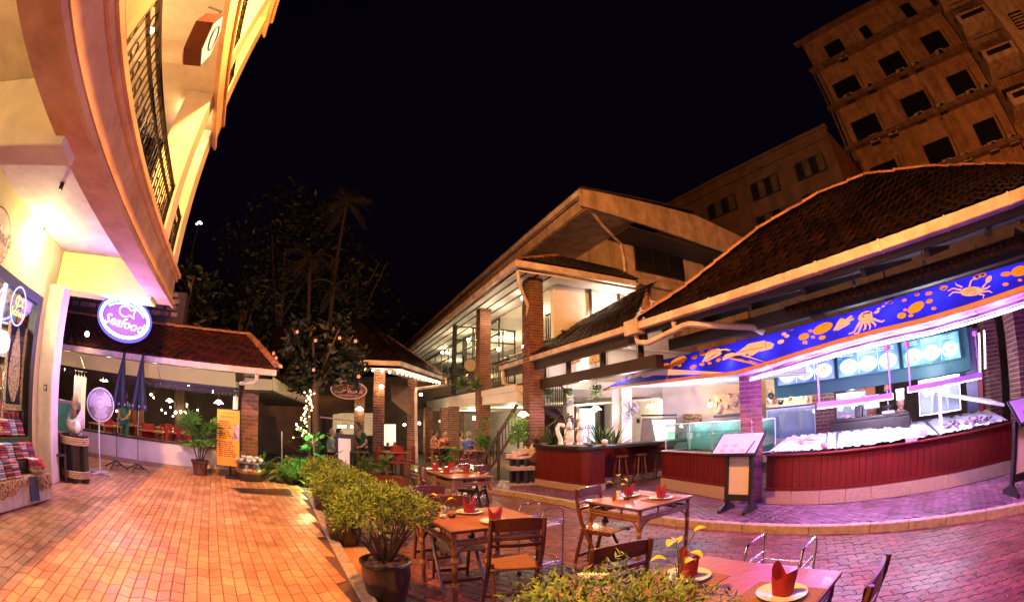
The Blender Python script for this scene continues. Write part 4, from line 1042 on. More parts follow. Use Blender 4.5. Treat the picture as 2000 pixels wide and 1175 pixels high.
# oval sign WELCOME TO SILOM VILLAGE
c = at(681, 761, 13.3); face = V((c.x, c.y, 0)).normalized(); X = V((face.y, -face.x, 0)); Y = V((0, 0, 1))
t = T('oval_sign', 'brown oval welcome sign with cream rim and lettering hanging under the frangipani tree', 'sign', tuple(c))
MB().prism(ell(c, X, Y, .56, .275, 40)[:-1], face * .05).build('rim', mat('glowing_cream_rim', (.75, .55, .42), .5, .1, 5, emit=(1, .55, .35), estr=.12), t)  # rim brightened by a faint glow put into its paint
MB().prism([p - face * .006 for p in ell(c, X, Y, .525, .245, 40)[:-1]], face * .006).build('board', mat('brown_sign_paint', (.26, .075, .035), .5, .2, 6), t)
CR = mat('glowing_cream_letters', (.82, .6, .42), .5, .05, 5, emit=(1, .6, .38), estr=.25)  # letters brightened by a glow put into their paint
text('SILOM VILLAGE', .135, frame(c - face * .012 - Y * .045, X, Y, -face), CR, 'lettering', t, 0, .003, .92)
text('TO', .08, frame(c - face * .012 + Y * .055, X, Y, -face), CR, 'lettering', t)
for i, chh in enumerate('WELCOME'):
    a = (i - 3) * .13; text(chh, .085, frame(c - face * .012 + X * a + Y * (.165 - a * a * .22), X * math.cos(a * .4) - Y * math.sin(a * .5), Y * math.cos(a * .5) + X * math.sin(a * .5), -face), CR, 'lettering', t)
MB().tube([c - face * .012 - Y * .165 + X * (x * .012 - .3) + Y * .012 * math.sin(x * .75) for x in range(51)], .006, 5).build('scroll_line', CR, t)
lamp(c - face * .7 + V((.3, 0, .5)), 5, (1, .6, .35), .1)
# ============================================================ the seafood pavilion on the right
PV = T('seafood_pavilion', 'seafood pavilion on the right with sweeping tiled roof, white gutter and timber frame', 'building', tuple(Q(-3, 6.2, ZW)))
def PB(name, m, e0, e1, q0, q1, z0, z1, bevel=0, parent=None):
    b = MB(); qbox(b, e0, e1, q0, q1, z0, z1); return b.build(name, m, parent or PV, bevel=bevel)
GQ, GZ = 5.2, 3.47
PB('gutter', TRIMW, -6.2, 3.4, GQ, GQ + .15, GZ - .14, GZ, .01)
for i in range(9): PB('gutter_joint', TRIMW, -5.4 + i, -5.37 + i, GQ - .007, GQ + .15, GZ - .146, GZ + .006)
PB('gutter', TRIMW, -12.95, -6.5, GQ, GQ + .15, GZ - .13, GZ, .01)
for i in range(7): PB('gutter_joint', TRIMW, -12.4 + i * .95, -12.37 + i * .95, GQ - .007, GQ + .15, GZ - .136, GZ + .006)
PB('gutter_box', TRIMW, -6.55, -6.15, GQ - .04, GQ + .22, GZ - .22, GZ + .06, .01)
PB('fascia', DARKW, -12.9, 3.4, GQ + .16, GQ + .2, GZ - .22, GZ - .02)
# main roof patch: eave points and the hip / ridge line above
A0 = Q(-6.15, GQ + .03, GZ + .02)
ridge_px = [(1600, 385), (1690, 350), (1800, 335), (2000, 328), (2090, 332)]
H0 = gp(1600, 385, 5.25)
topl = [lerp(A0, H0, .26), gp(1480, 455, 4.77)] + [gp(x, y, 5.25) for x, y in ridge_px]
topl = [lerp(A0, H0, .02)] + topl
eave_e = [-6.1, -5.3, -4.2, -3.2, -2.2, -1.0, 1.6, 3.0]
eavl = [Q(e, GQ + .03, GZ + .02) for e in eave_e]
b = MB()

def poly_at(line, t):
    k = min(len(line) - 2, int(t * (len(line) - 1))); f = t * (len(line) - 1) - k
    return lerp(line[k], line[k + 1], f)
tl = []
tw, tln = .235, .30
rows, cols = 17, 40
lens = [0]
for i in range(len(eavl) - 1): lens.append(lens[-1] + (eavl[i + 1] - eavl[i]).length)
def eparam(s):
    for i in range(len(lens) - 1):
        if s <= lens[i + 1] + 1e-6: return (i + (s - lens[i]) / (lens[i + 1] - lens[i])) / (len(lens) - 1)
    return 1.0
NU, NV = 44, 6
for i in range(NU + 1):
    for j in range(NV + 1): b.v.append(tuple(lerp(poly_at(eavl, eparam(lens[-1] * i / NU)), poly_at(topl, eparam(lens[-1] * i / NU)), j / NV) - V((0, 0, .03))))
for i in range(NU):
    for j in range(NV): k = i * (NV + 1) + j; b.f.append((k, k + NV + 1, k + NV + 2, k + 1))
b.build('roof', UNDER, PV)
for r in range(20):
    for c_ in range(cols):
        s = (c_ + (.5 if r % 2 else 0)) * lens[-1] / cols
        t_ = eparam(min(s, lens[-1])); a, bb = poly_at(eavl, t_), poly_at(topl, t_)
        L_ = (bb - a).length; v = r * .215 / max(L_, .01)
        if v > .99 or s > lens[-1]: continue
        up = (bb - a).normalized(); al = (poly_at(eavl, min(1, t_ + .01)) - poly_at(eavl, max(0, t_ - .01))).normalized()
        up = (up - al * up.dot(al)).normalized(); nn = al.cross(up)
        if nn.z < 0: nn = -nn; al = -al
        p = lerp(a, bb, v)
        if inframe(p, 40): tl.append(jig(frame(p + nn * .015, al, up, nn), .008, .04))
pave(tl, tile_mesh(tw * 1.02, tln), 'roof_tile', TILE, PV, 300)
for i in range(len(topl) - 1): ridge(topl[i] + V((0, 0, .03)), topl[i + 1] + V((0, 0, .03)), PV, max(1, round((topl[i + 1] - topl[i]).length / .33)), .10)
# lower left roof over the bar
ap = onq(1258, 562, 8.3)
La, Lb = Q(-12.95, GQ + .03, GZ + .02), Q(-6.5, GQ + .03, GZ + .02)
b = MB(); b.slab(La, Lb, ap + e_ * .4, ap - e_ * .05, .05); b.build('roof', UNDER, PV)
tile_roof(La, Lb, ap + e_ * .3, ap, .24, .31, PV, 0)
ridge(La + V((0, 0, .02)), ap, PV, 20, .06)
ridge(onq(1262, 604, GQ + .6) , ap + V((.2, .2, .1)), PV, 6, .09)
# clay pipe ridge in front of the junction
ridge(onq(1278, 600, GQ + .5), onq(1345, 562, GQ + 1.1), PV, 3, .11, 'hip_tile')
# rain pipes below the junction box
MB().tube([Q(-6.35, GQ + .1, GZ - .2), Q(-6.3, GQ + .1, GZ - .36), Q(-6.0, GQ + .1, GZ - .42)] + [onq(1335, 636, GQ + .1), onq(1345, 633, GQ + .12), onq(1470, 639, 6.0), onq(1492, 650, 6.1)], .055, 8).build('rain_pipe', TRIMW, PV, True)
MB().tube([onq(1316, 628, GQ + .08), onq(1317, 638, GQ + .1)], .045, 8).build('rain_pipe', TRIMW, PV, True)
MB().tube([Q(-12.8, GQ + .1, GZ - .1), Q(-12.8, GQ + .1, GZ - .55), Q(-12.4, GQ + .25, GZ - .7), onq(1018, 762, 5.3), onq(1030, 768, 5.35)], .055, 8).build('rain_pipe', TRIMW, PV, True)
# timber frame and ceiling under the roof
b = MB(); b.slab(Q(-6.2, GQ + .2, 3.28), Q(3.4, GQ + .2, 3.28), Q(3.4, 9.5, 4.4), Q(-6.2, 9.5, 4.4), .03); b.build('ceiling_boards', mat('pale_ceiling_board', (.10, .06, .06), .8, .2, 4), PV)
for i in range(10): b = MB(); b.bar(Q(-5.8 + i, GQ + .3, 3.22), Q(-5.8 + i, 9.3, 4.3), .07, .1); b.build('rafter', DARKW, PV)
PB('beam', DARKW, -6.2, 3.4, 6.0, 6.15, 2.98, 3.2); PB('beam', DARKW, -12.9, -6.2, 5.34, 5.46, 3.12, 3.3)
bE = onq(1288, 690, 5.6).dot(e_)
PB('beam', DARKW, -12.6, bE, 5.5, 5.7, 2.62, 2.86)
for i, (px, py) in enumerate([(1057, 700), (1110, 700), (1177, 690), (1250, 675)]):
    p = onq(px, py, 5.6); b = MB(); b.bar((p.x, p.y, 2.86), (p.x, p.y, 3.2), .12, .12); b.build('post', DARKW, PV)
b = MB()
for e0, e1, z0, z1 in ((-3.2, -2.4, 3.2, 2.6), (.6, 1.6, 3.25, 2.6)): MB().bar(Q(e0, 6.05, z0), Q(e1, 6.05, z1), .1, .14).build('brace', DARKW, PV)
b_ = b
tr = MB()
for i in range(58):
    e = -3.2 + i * .115; c = Q(e, GQ + .45, 3.13)
    tr.prism([c + e_ * (.05 * math.cos(a)) + V((0, 0, -.055 * (1 + math.sin(a)) - .04)) for a in [k * .785 for k in range(8)]] , q_ * .014)
    tr.prism([c - e_ * .056, c + e_ * .056, c + e_ * .056 - V((0, 0, .05)), c - e_ * .056 - V((0, 0, .05))], q_ * .014)
o = tr.build('scalloped_trim', mat('matte_black_trim', (.014, .008, .007), .95, .2, 9, spec=.05), PV); o['kind'] = 'stuff'
for i, (px, py) in enumerate([(1668, 552), (1805, 516)]):
    p = onq(px, py, 6.6); b = MB(); b.lathe([(.03, -.06), (.03, .04), (.008, .06), (.008, .8)], p, 8); o = b.build('ceiling_sensor', GREYM); tag(o, ['small white fitting on a rod under the dark roof, left of the ceiling fan', 'small white fitting on a rod under the dark roof, right of the ceiling fan'][i], 'fitting')
# ceiling fan
p = onq(1735, 578, 6.9); t = T('ceiling_fan', 'dark ceiling fan hanging on its rod behind the blue awning', 'fan', tuple(p))
MB().lathe([(.0, -.1), (.09, -.09), (.11, 0), (.06, .06), (.015, .08), (.015, .9)], p, 12).build('motor', BLACK, t, True)
for k in range(3):
    a = k * 2.09 + .4; d = V((math.cos(a), math.sin(a), 0)); s = V((-d.y, d.x, .15)) * .07
    MB().slab(p + d * .1 - s, p + d * .62 - s, p + d * .62 + s, p + d * .1 + s, .012).build('blade', BLACKW, t)
# spotlight under the roof at the right
p = onq(1915, 518, 6.2); t = T('spotlight', 'small round spotlight fixed under the pavilion roof near the right pillar', 'spotlight', tuple(p)); MB().ball(p, .06, 10, 6).build('head', GREYM, t, True); MB().tube([p, p + V((0, 0, .25))], .012, 6).build('arm', BLACK, t)
# brick pillars of the seafood counter
brick_pillar('brick_pillar', 'purple-lit brick pillar behind the front menu stand at the seafood counter', gp(1466, 978, ZW), .40, ZW, 3.3, math.atan2(-.62, .70) + .15, bl=.2, bh=.078, singles=True, group='brick pillars of the seafood pavilion')
pp = at(1980, 700, 9.1); brick_pillar('brick_pillar', 'bright brick pillar at the right edge of the picture behind the second menu stand', (pp.x + .25, pp.y - .1, 0), .5, ZW, 3.2, math.atan2(-.62, .70) + .1, bl=.25, bh=.085, singles=True, group='brick pillars of the seafood pavilion')
pp = at(1934, 700, 10.3); brick_pillar('brick_pillar', 'purple-lit brick pillar just left of the bright one at the right edge', (pp.x, pp.y, 0), .38, ZW, 3.6, math.atan2(-.62, .70) + .1, bh=.08, singles=True, group='brick pillars of the seafood pavilion')
pp = at(1609, 800, 10.5); brick_pillar('brick_pillar', 'dark broad brick pillar behind the hanging light fixture over the ice', (pp.x, pp.y, 0), .55, ZW, 2.9, math.atan2(-.62, .70), bl=.183, bh=.08, singles=True, group='brick pillars of the seafood pavilion')
# ------------------------------------------------------------ blue awning with sea animals
aw0, aw1 = (2.2, 10.5), (4.74, 1.58)
low_px = [(1180, 761), (1222, 753), (1300, 743), (1438, 727), (1500, 709), (1570, 687), (1640, 666), (1720, 645), (1798, 627), (1900, 597), (2000, 563), (2090, 530)]
top_px = [(1183, 760), (1278, 706), (1330, 694), (1383, 681), (1440, 667), (1520, 647), (1640, 615), (1710, 595), (1771, 575), (1880, 543), (2000, 512), (2090, 492)]
lowl = [on(x, y, aw0, aw1) for x, y in low_px]; topw = [onq(x, y, 5.95) if i else lowl[0] + V((0, 0, .02)) for i, (x, y) in enumerate(top_px)]
AW = T('blue_awning', 'long blue awning printed with sea animals over the seafood counter', 'awning', tuple(lowl[5]))
BLUE = mat('blue_awning_cloth', (.014, .018, .62), .5, .2, 1.5, bump=.05)
b = MB(); nA = len(lowl)
def aws(i, u):
    """point of the awning face between the low (0) and top (1) edge"""
    bulge = V((0, 0, .10 * math.sin(u * math.pi)))
    return lerp(lowl[i], topw[i], u) + bulge * min(1, (topw[i] - lowl[i]).length)
K_ = 6
for i in range(nA):
    for k in range(K_ + 1): b.v.append(tuple(aws(i, k / K_)))
for i in range(nA - 1):
    for k in range(K_): b.f.append((i * (K_ + 1) + k, (i + 1) * (K_ + 1) + k, (i + 1) * (K_ + 1) + k + 1, i * (K_ + 1) + k + 1))
cloth = b.build('cloth', BLUE, AW, 2, recalc=False)
b = MB()
for i in range(nA - 1): b.bar(lowl[i], lowl[i + 1], .05, .05)
b.build('edge_rail', mat('orange_brown_edge', (.55, .24, .12), .5, .15, 8), AW)
for i in (2, 4, 6, 8, 10):
    MB().tube([lowl[i] + V((0, 0, .0)), topw[i] - V((0, 0, .08))], .016, 6).build('frame_rod', GREYM, AW)
# printed figures: outlines in awning coordinates, laid 5 mm above the cloth
from mathutils.bvhtree import BVHTree
_bv = BVHTree.FromPolygons([WM[AW] @ V(v.co) for v in cloth.data.vertices], [tuple(p.vertices) for p in cloth.data.polygons])
PINK = mat('pink_white_print', (.82, .60, .86), .6, .05, 5, bump=0); ORG = mat('orange_print', (.85, .36, .04), .6, .05, 5, bump=0); INK = mat('dark_print_line', (.10, .02, .08), .6, .05, 5, bump=0)
def onaw(px, py, lift=.006):
    d = ray(px, py); h = _bv.ray_cast(EYE, d)
    if h[0] is None: h = _bv.find_nearest(EYE + d * 6)
    return h[0] - d * lift
def printed(name, pts, m, lift=.006):
    """PTS: outline in photograph pixels; filled as a fan of thin faces on the cloth"""
    n = len(pts); cx = sum(p[0] for p in pts) / n; cy_ = sum(p[1] for p in pts) / n
    bm = bmesh.new(); vs_ = [bm.verts.new(V((p[0], p[1], 0))) for p in pts]
    f = bm.faces.new(vs_); bmesh.ops.triangulate(bm, faces=[f]); 
    bmesh.ops.subdivide_edges(bm, edges=[e for e in bm.edges if e.calc_length() > 12], cuts=1); bmesh.ops.triangulate(bm, faces=bm.faces[:])
    b = MB(); b.add([onaw(v.co.x, v.co.y, lift) for v in bm.verts], [tuple(v.index for v in f.verts) for f in bm.faces]) if not bm.verts.index_update() else None
    bm.free()
    return b.build(name, m, AW, recalc=False)
def blob(cx, cy_, a, b_, rot=0, n=14): 
    c, s = math.cos(R(rot)), math.sin(R(rot)); return [(cx + a * math.cos(t) * c - b_ * math.sin(t) * s, cy_ + a * math.cos(t) * s + b_ * math.sin(t) * c) for t in [6.2832 * i / n for i in range(n)]]
def stroke(pts, w0, w1=None):
    w1 = w0 if w1 is None else w1; L_, R_ = [], []
    for i, p in enumerate(pts):
        a, c = pts[max(0, i - 1)], pts[min(len(pts) - 1, i + 1)]; dx, dy = c[0] - a[0], c[1] - a[1]; l = math.hypot(dx, dy) + 1e-6; k = w0 + (w1 - w0) * i / (len(pts) - 1)
        L_.append((p[0] - dy / l * k, p[1] + dx / l * k)); R_.append((p[0] + dy / l * k, p[1] - dx / l * k))
    return L_ + R_[::-1]
for cx, cy_, a, b_, r in [(1299, 715, 10, 5, -25), (1309, 718, 5, 3, 0), (1325, 705, 18, 7, -25), (1327, 713, 4, 2.5, 0), (1356, 697, 7, 3.5, -20), (1376, 687, 12, 5, -30), (1354, 716, 7, 3.5, -25), (1371, 711, 5, 3, -10), (1386, 709, 4, 2.5, -10), (1403, 703, 5, 3, -20),
    (1570, 657, 11, 6, -20), (1583, 646, 4, 2.5, 0), (1607, 641, 21, 9, -25), (1588, 658, 4, 2.6, 0), (1572, 668, 5, 3, -20), (1606, 659, 7, 4, -15),
    (1761, 616, 9, 6, -10), (1768, 605, 4, 2.6, -10), (1789, 600, 18, 9, -30), (1779, 616, 5, 3, -10), (1766, 586, 5, 3, -15), (1791, 575, 5, 3, -10), (1814, 573, 7, 3.5, -15), (1815, 588, 7, 4, -15), (1824, 602, 5, 3, -10), (1843, 562, 8, 4.5, -15), (1739, 590, 5, 3, -10), (1965, 535, 11, 4.5, -8), (1964, 555, 6, 3.5, -8), (1992, 529, 18, 10, -15), (1992, 547, 4, 2.5, 0)]:
    printed('printed_bubble', blob(cx, cy_, a, b_, r), ORG)
for cx, cy_, a, b_, r in [(1525, 667, 7, 4, -20), (1531, 652, 5, 3, -20), (1537, 656, 5, 3, -20), (1546, 642, 4.5, 2.6, -20), (1712, 609, 6, 2.6, -20), (1716, 603, 4, 2.2, -20), (1725, 598, 3.5, 2, -20), (1731, 592, 3, 1.8, -20)]:
    printed('printed_bubble', blob(cx, cy_, a, b_, r), PINK)
# fish of the middle, seaweed, octopus, crab, shells
def fig(name, shapes, lines=()):
    for s in shapes: printed(name, s, PINK)
    for l in lines: printed(name + '_line', l, INK, .011)
fig('printed_fish', [[(1410, 702), (1416, 692), (1430, 688), (1437, 690), (1450, 680), (1470, 670), (1490, 665), (1505, 668), (1512, 672), (1508, 680), (1490, 685), (1470, 688), (1450, 693), (1437, 694), (1425, 698), (1414, 703)], [(1440, 688), (1462, 671), (1495, 664), (1480, 672), (1455, 684)], [(1462, 690), (1470, 685), (1482, 686), (1470, 694), (1462, 695)]],
    [stroke([(1498, 666), (1494, 672), (1497, 680)], .7), blob(1503, 671, 1.4, 1.2), stroke([(1445, 688), (1465, 682), (1490, 678)], .6)])
fig('printed_fish', [[(1224, 742), (1232, 726), (1245, 719), (1262, 716), (1254, 724), (1250, 734), (1236, 738)]], [stroke([(1230, 740), (1240, 730), (1248, 722)], .6)])
fig('printed_shell', [[(1252, 733), (1262, 727), (1274, 722), (1284, 722), (1280, 730), (1266, 736), (1256, 737)]], [stroke([(1258, 734), (1280, 726)], .6)])
for x0, y0, k in ((1374, 704, 1.0), (1630, 643, .85)):
    fig('printed_seaweed', [stroke([(x0 - 2, y0 + 2), (x0 + 18 * k, y0 - 14 * k), (x0 + 42 * k, y0 - 28 * k)], 1.5, 5), stroke([(x0, y0), (x0 + 10 * k, y0 - 16 * k), (x0 + 20 * k, y0 - 26 * k)], 1.5, 4), stroke([(x0 + 4, y0 + 2), (x0 + 22 * k, y0 - 8 * k), (x0 + 34 * k, y0 - 16 * k)], 1.2, 3)])
fig('printed_octopus', [blob(1690, 617, 15, 9, -25), [(1676, 622), (1686, 632), (1704, 627), (1704, 614)]] + [stroke(p, 2.6, 1) for p in
    ([(1680, 628), (1674, 638), (1668, 648), (1657, 652)], [(1684, 630), (1680, 641), (1676, 650), (1668, 652)], [(1690, 631), (1690, 641), (1686, 645)], [(1696, 629), (1700, 637), (1698, 643)], [(1701, 626), (1710, 634), (1709, 638)], [(1704, 622), (1714, 626), (1722, 628), (1728, 625)])],
    [blob(1697, 611, 2, 1.5), blob(1686, 618, 2, 1.5)])
fig('printed_crab', [blob(1897, 569, 22, 9, -6), blob(1908, 541, 8, 4.5, -25), blob(1931, 545, 8, 5, -50)] + [stroke(p, 1.7, 1) for p in
    ([(1893, 560), (1897, 548), (1903, 544)], [(1918, 562), (1926, 553), (1930, 548)], [(1880, 561), (1868, 556), (1866, 552)], [(1877, 566), (1862, 563), (1851, 568)], [(1878, 571), (1862, 570), (1853, 578)], [(1915, 566), (1928, 562), (1934, 558)], [(1916, 570), (1930, 568), (1938, 571)], [(1912, 574), (1922, 576), (1920, 582)])],
    [stroke([(1888, 574), (1893, 567), (1903, 566), (1907, 572), (1899, 575)], .6), stroke([(1884, 570), (1893, 563), (1906, 563)], .5)])
printed('printed_crab_claw', blob(1919, 537, 8, 4, -10), ORG)
# pale soffit below the awning, its panel joints and the strip lights
SOF = mat('white_soffit_panel', (.82, .78, .80), .6, .05, 3, bump=0)
for i in range(1, nA - 1):
    a, c = lowl[i] + V((0, 0, -.03)), lowl[i + 1] + V((0, 0, -.03)); g_ = (c - a) * .01
    a2, c2 = a + q_ * .95, c + q_ * .95; a2.z = a.z + .06; c2.z = c.z + .06
    if i < 4: a2 = a + q_ * 3.2 * (1 - i * .08); c2 = c + q_ * (3.2 if i < 3 else 1.3); a2.z = a.z + .06; c2.z = c.z + .06
    MB().slab(a + g_, c - g_, c2 - g_, a2 + g_, -.02).build('soffit_panel', SOF, AW)
for i in range(3, nA - 1):
    p = lerp(lowl[i], lowl[i + 1], .5) + q_ * .45 + V((0, 0, -.1))
    d = (lowl[i + 1] - lowl[i]).normalized()
    f = MB().bar(p - d * .42 + V((0, 0, .05)), p + d * .42 + V((0, 0, .05)), .09, .03).build('light_batten', WHITE, AW)
    MB().tube([p - d * .4, p + d * .4], .016, 6).build('fluorescent_tube', emis('violet_white_tube', (.82, .62, 1.0), 8), f)
    lamp(p + V((0, 0, -.0)), 36, (.38, .07, 1.0), .07)
_n = BLUE.node_tree; _b = _n.nodes['Principled BSDF']; _t = _n.nodes.new('ShaderNodeBsdfTranslucent'); _t.inputs[0].default_value = (.03, .04, 1.0, 1); _m = _n.nodes.new('ShaderNodeMixShader'); _m.inputs[0].default_value = .5
_n.links.new(_b.outputs[0], _m.inputs[1]); _n.links.new(_t.outputs[0], _m.inputs[2]); _n.links.new(_m.outputs[0], _n.nodes['Material Output'].inputs[0])
for i in range(2, nA - 1): lamp(lerp(lerp(lowl[i], lowl[i + 1], .5), lerp(topw[i], topw[i + 1], .5), .55) - V((0, 0, .16)), 3, (.5, .4, 1), .05)  # unseen lights added inside the awning to boost the blue of its cloth
for p in (Q(-8.2, 6.6, 2.0), Q(-6.4, 7.0, 2.0)): lamp(p, 22, (.9, .62, .95), .1)
# ============================================================ the round bar
def counter(name, label, pts, inner, z0, z1, top=.06, lip=.06, plank=.16, m=REDW, topm=None, plinth=None, cat='counter', rec0=99, recv=None):
    """counter front along the polyline PTS with wooden boards, top board, plinth"""
    pts = [V((p.x, p.y, 0)) for p in pts]; t = T(name, label, cat, (pts[0].x, pts[0].y, z0))
    for i in range(len(pts) - 1):
        a, b_ = pts[i], pts[i + 1]; d = b_ - a; n = max(1, round(d.length / plank)); nn = V((-d.y, d.x, 0)).normalized()
        if nn.dot(inner - a) < 0: nn = -nn
        for k in range(n):
            p, r = lerp(a, b_, k / n), lerp(a, b_, (k + 1) / n); g_ = (r - p).normalized() * .003; o = nn * rnd.uniform(0, .004)
            zz = z0 + (plinth or 0); o = o + (recv if i >= rec0 else V((0, 0, 0)))
            MB().prism([p + g_ + o + V((0, 0, zz)), r - g_ + o + V((0, 0, zz)), r - g_ + o + nn * .03 + V((0, 0, zz)), p + g_ + o + nn * .03 + V((0, 0, zz))], (0, 0, z1 - zz - .001)).build('board', m, t)
        if i >= rec0: a, b_ = a + recv, b_ + recv
        MB().prism([a + nn * .035 + V((0, 0, z0)), b_ + nn * .035 + V((0, 0, z0)), b_ + nn * .08 + V((0, 0, z0)), a + nn * .08 + V((0, 0, z0))], (0, 0, z1 - z0)).build('backing', BLACKW, t)
        if plinth:
            MB().prism([a - nn * .035 + V((0, 0, z0)), b_ - nn * .035 + V((0, 0, z0)), b_ + nn * .03 + V((0, 0, z0)), a + nn * .03 + V((0, 0, z0))], (0, 0, plinth - .03)).build('plinth', TERR, t, bevel=.01)
            MB().bar(a - nn * .01 + V((0, 0, z0 + plinth - .01)), b_ - nn * .01 + V((0, 0, z0 + plinth - .01)), .06, .035).build('skirting_rail', m, t)
    o_ = []
    for i, p in enumerate(pts):
        d = pts[min(i + 1, len(pts) - 1)] - pts[max(i - 1, 0)]; nn = V((-d.y, d.x, 0)).normalized()
        if nn.dot(inner - p) < 0: nn = -nn
        o_.append((p - nn * lip, p + nn * .55))
    b = MB(); n = len(o_)
    for z in (z1, z1 + top):
        for i in range(n):
            for j in (0, 1): b.v.append((o_[i][j].x, o_[i][j].y, z))
    for i in range(n - 1):
        a = 2 * i; c = a + 2
        b.f += [(a, c, c + 1, a + 1), (2 * n + a, 2 * n + a + 1, 2 * n + c + 1, 2 * n + c), (a, 2 * n + a, 2 * n + c, c), (a + 1, c + 1, 2 * n + c + 1, 2 * n + a + 1)]
    b.f += [(0, 1, 2 * n + 1, 2 * n), (2 * n - 2, 4 * n - 2, 4 * n - 1, 2 * n - 1)]
    b.build('counter_top', topm or m, t, bevel=.008)
    return t
ZB = 1.07
b0, b1 = gp(1046, 946, ZW), gp(1150, 963, ZW)
arc = []
dirb = (b1 - b0); dirb.z = 0; Lb_ = dirb.length; dirb.normalize()
nb = V((-dirb.y, dirb.x, 0)); nb = nb if nb.dot(V((3, 12, 0)) - b0) > 0 else -nb
b2 = gp(1178, 957, ZW); b3 = gp(1305, 938, ZW)
barpts = [b0 + nb * .9, b0 + nb * .03, b0 + dirb * .02, lerp(b0, b1, .5), b1 - dirb * .25, b1 - dirb * .06 + nb * .05, b2 + nb * .05, b3, b3 + (b3 - b2) * .45]
bar = counter('round_bar', 'dark red wooden round bar with thick dark top and pebble plinth', barpts, V((2.5, 11.5, 0)), ZW, ZB, .075, .10, .12, REDW, BLACKW, .20, 'bar', 6, V((-.25, .72, 0)))
# back edge of the bar
tag(MB().prism([Q(-10.6, 6.0, 1.0), Q(-8.0, 7.6, 1.0), Q(-8.3, 8.2, 1.0), Q(-10.9, 6.6, 1.0)], (0, 0, .12)).build('bar_shelf', REDW), 'dark red inner shelf at the back of the round bar', 'shelf')
# beer towers on the bar
CHI = mat('white_china_tower', (.80, .76, .72), .16, .05, 6, coat=.6, bump=0)
def tower(px, d, label, kind):
    p = at(px, 866, d); p.z = ZB + .075
    t = T('beer_tower', label, 'beer tap', tuple(p), group='white beer towers on the bar')
    if kind == 'swan':
        MB().tube([p, p + V((0, 0, .03)), p + V((.0, 0, .12)), p + V((-.06, 0, .26)), p + V((-.08, 0, .38)), p + V((-.03, 0, .48)), p + V((.05, 0, .47)), p + V((.09, 0, .42))], [.075, .062, .06, .055, .052, .055, .058, .045], 12).build('body', CHI, t, True)
        tapat = [p + V((.08, -.02, .43))]
    else:
        MB().lathe([(.085, 0), (.085, .035), (.07, .06), (.09, .12), (.095, .19), (.075, .26), (.062, .30), (.075, .33), (.078, .43), (.068, .45), (.068, .47), (.052, .52), (.03, .55), (.018, .565)], p, 18).build('body', CHI, t, True)
        MB().ball(p + V((0, 0, .595)), .036, 12, 8).build('finial', CHI, t, True)
        MB().lathe([(.079, .35), (.0795, .351), (.0795, .42), (.079, .421)], p, 18).build('printed_band', mat('grey_blue_print', (.30, .28, .34), .4, .6, 25, contrast=(.45, .55)), t, True)
        tapat = [p + V((.075, -.02, .38)), p + V((-.06, -.05, .38))]
    for q in tapat:
        s = 1 if q.x > p.x else -1
        MB().tube([q, q + V((s * .06, -.02, .0)), q + V((s * .07, -.02, -.05))], .012, 6).build('tap', STEEL, t, True); MB().tube([q + V((s * .05, -.02, .01)), q + V((s * .055, -.02, .07))], .011, 6).build('tap_handle', BLACK, t, True)
tower(1095, 11.0, 'white china beer tower shaped like a swan neck, leftmost on the bar', 'swan'); tower(1112, 10.7, 'white china beer tower with ball finial, next to the swan neck one', 'urn'); tower(1133, 10.5, 'white china beer tower with ball finial, next to the steel column', 'urn')
p = at(1150, 866, 10.5); p.z = ZB + .075; t = T('steel_tap_column', 'slim brushed steel tap column right of the two white beer towers', 'beer tap', tuple(p))
MB().lathe([(.045, 0), (.045, .02), (.035, .03), (.035, .45), (.03, .47)], p, 12).build('column', STEEL, t, True); MB().tube([p + V((.03, -.02, .38)), p + V((.1, -.03, .38)), p + V((.11, -.03, .32))], .012, 6).build('tap', STEEL, t); MB().tube([p + V((.09, -.03, .39)), p + V((.1, -.03, .46))], .012, 6).build('tap_handle', BLACK, t)
p = at(1063, 867, 11.0); p.z = ZB + .075; tag(MB().lathe([(.0, 0), (.07, 0), (.1, .03), (.0, .035)], p, 14).build('small_dish', CHI, None, True), 'small white dish at the left end of the bar top', 'dish')
p = at(1181, 864, 9.9); p.z = ZB + .075; t = T('folded_towel', 'folded white towel in a small basket on the bar top', 'towel', tuple(p)); MB().lathe([(.06, 0), (.075, .04), (.07, .05), (.0, .05)], p, 12).build('basket', CANE, t, True); MB().ball(p + V((0, 0, .09)), .075, 9, 6, (1.1, .8, .7)).build('towel', WHITE, t, True)
# bar stools
def stool(p, rz, label):
    t = T('bar_stool', label, 'stool', tuple(p), rz, 'wooden bar stools'); W0 = WM[t]
    MB().lathe([(.0, .70), (.15, .70), (.17, .72), (.17, .745), (.14, .755), (0, .75)], p, 18).build('seat', CHAIRW, t, True)
    for k in range(4):
        a = math.pi / 4 + k * math.pi / 2; d = V((math.cos(a), math.sin(a), 0))
        P = [W0.to_3x3() @ (d * r) + V(p) + V((0, 0, z)) for r, z in ((.10, .70), (.125, .55), (.155, .35), (.19, .12), (.205, 0))]
        MB().tube([P[0], lerp(P[0], P[1], .5), P[1], lerp(P[1], P[2], .5), P[2], lerp(P[2], P[3], .5), P[3], P[4]], [.018, .024, .016, .026, .016, .024, .018, .014], 8).build('leg', CHAIRW, t, True)
        a2 = a + math.pi / 2; d2 = V((math.cos(a2), math.sin(a2), 0)); z = .22 + .06 * (k % 2)
        MB().tube([W0.to_3x3() @ (d * .178) + V(p) + V((0, 0, z)), W0.to_3x3() @ (d2 * .178) + V(p) + V((0, 0, z))], .011, 6).build('rung', CHAIRW, t, True)
    return t
s0 = None
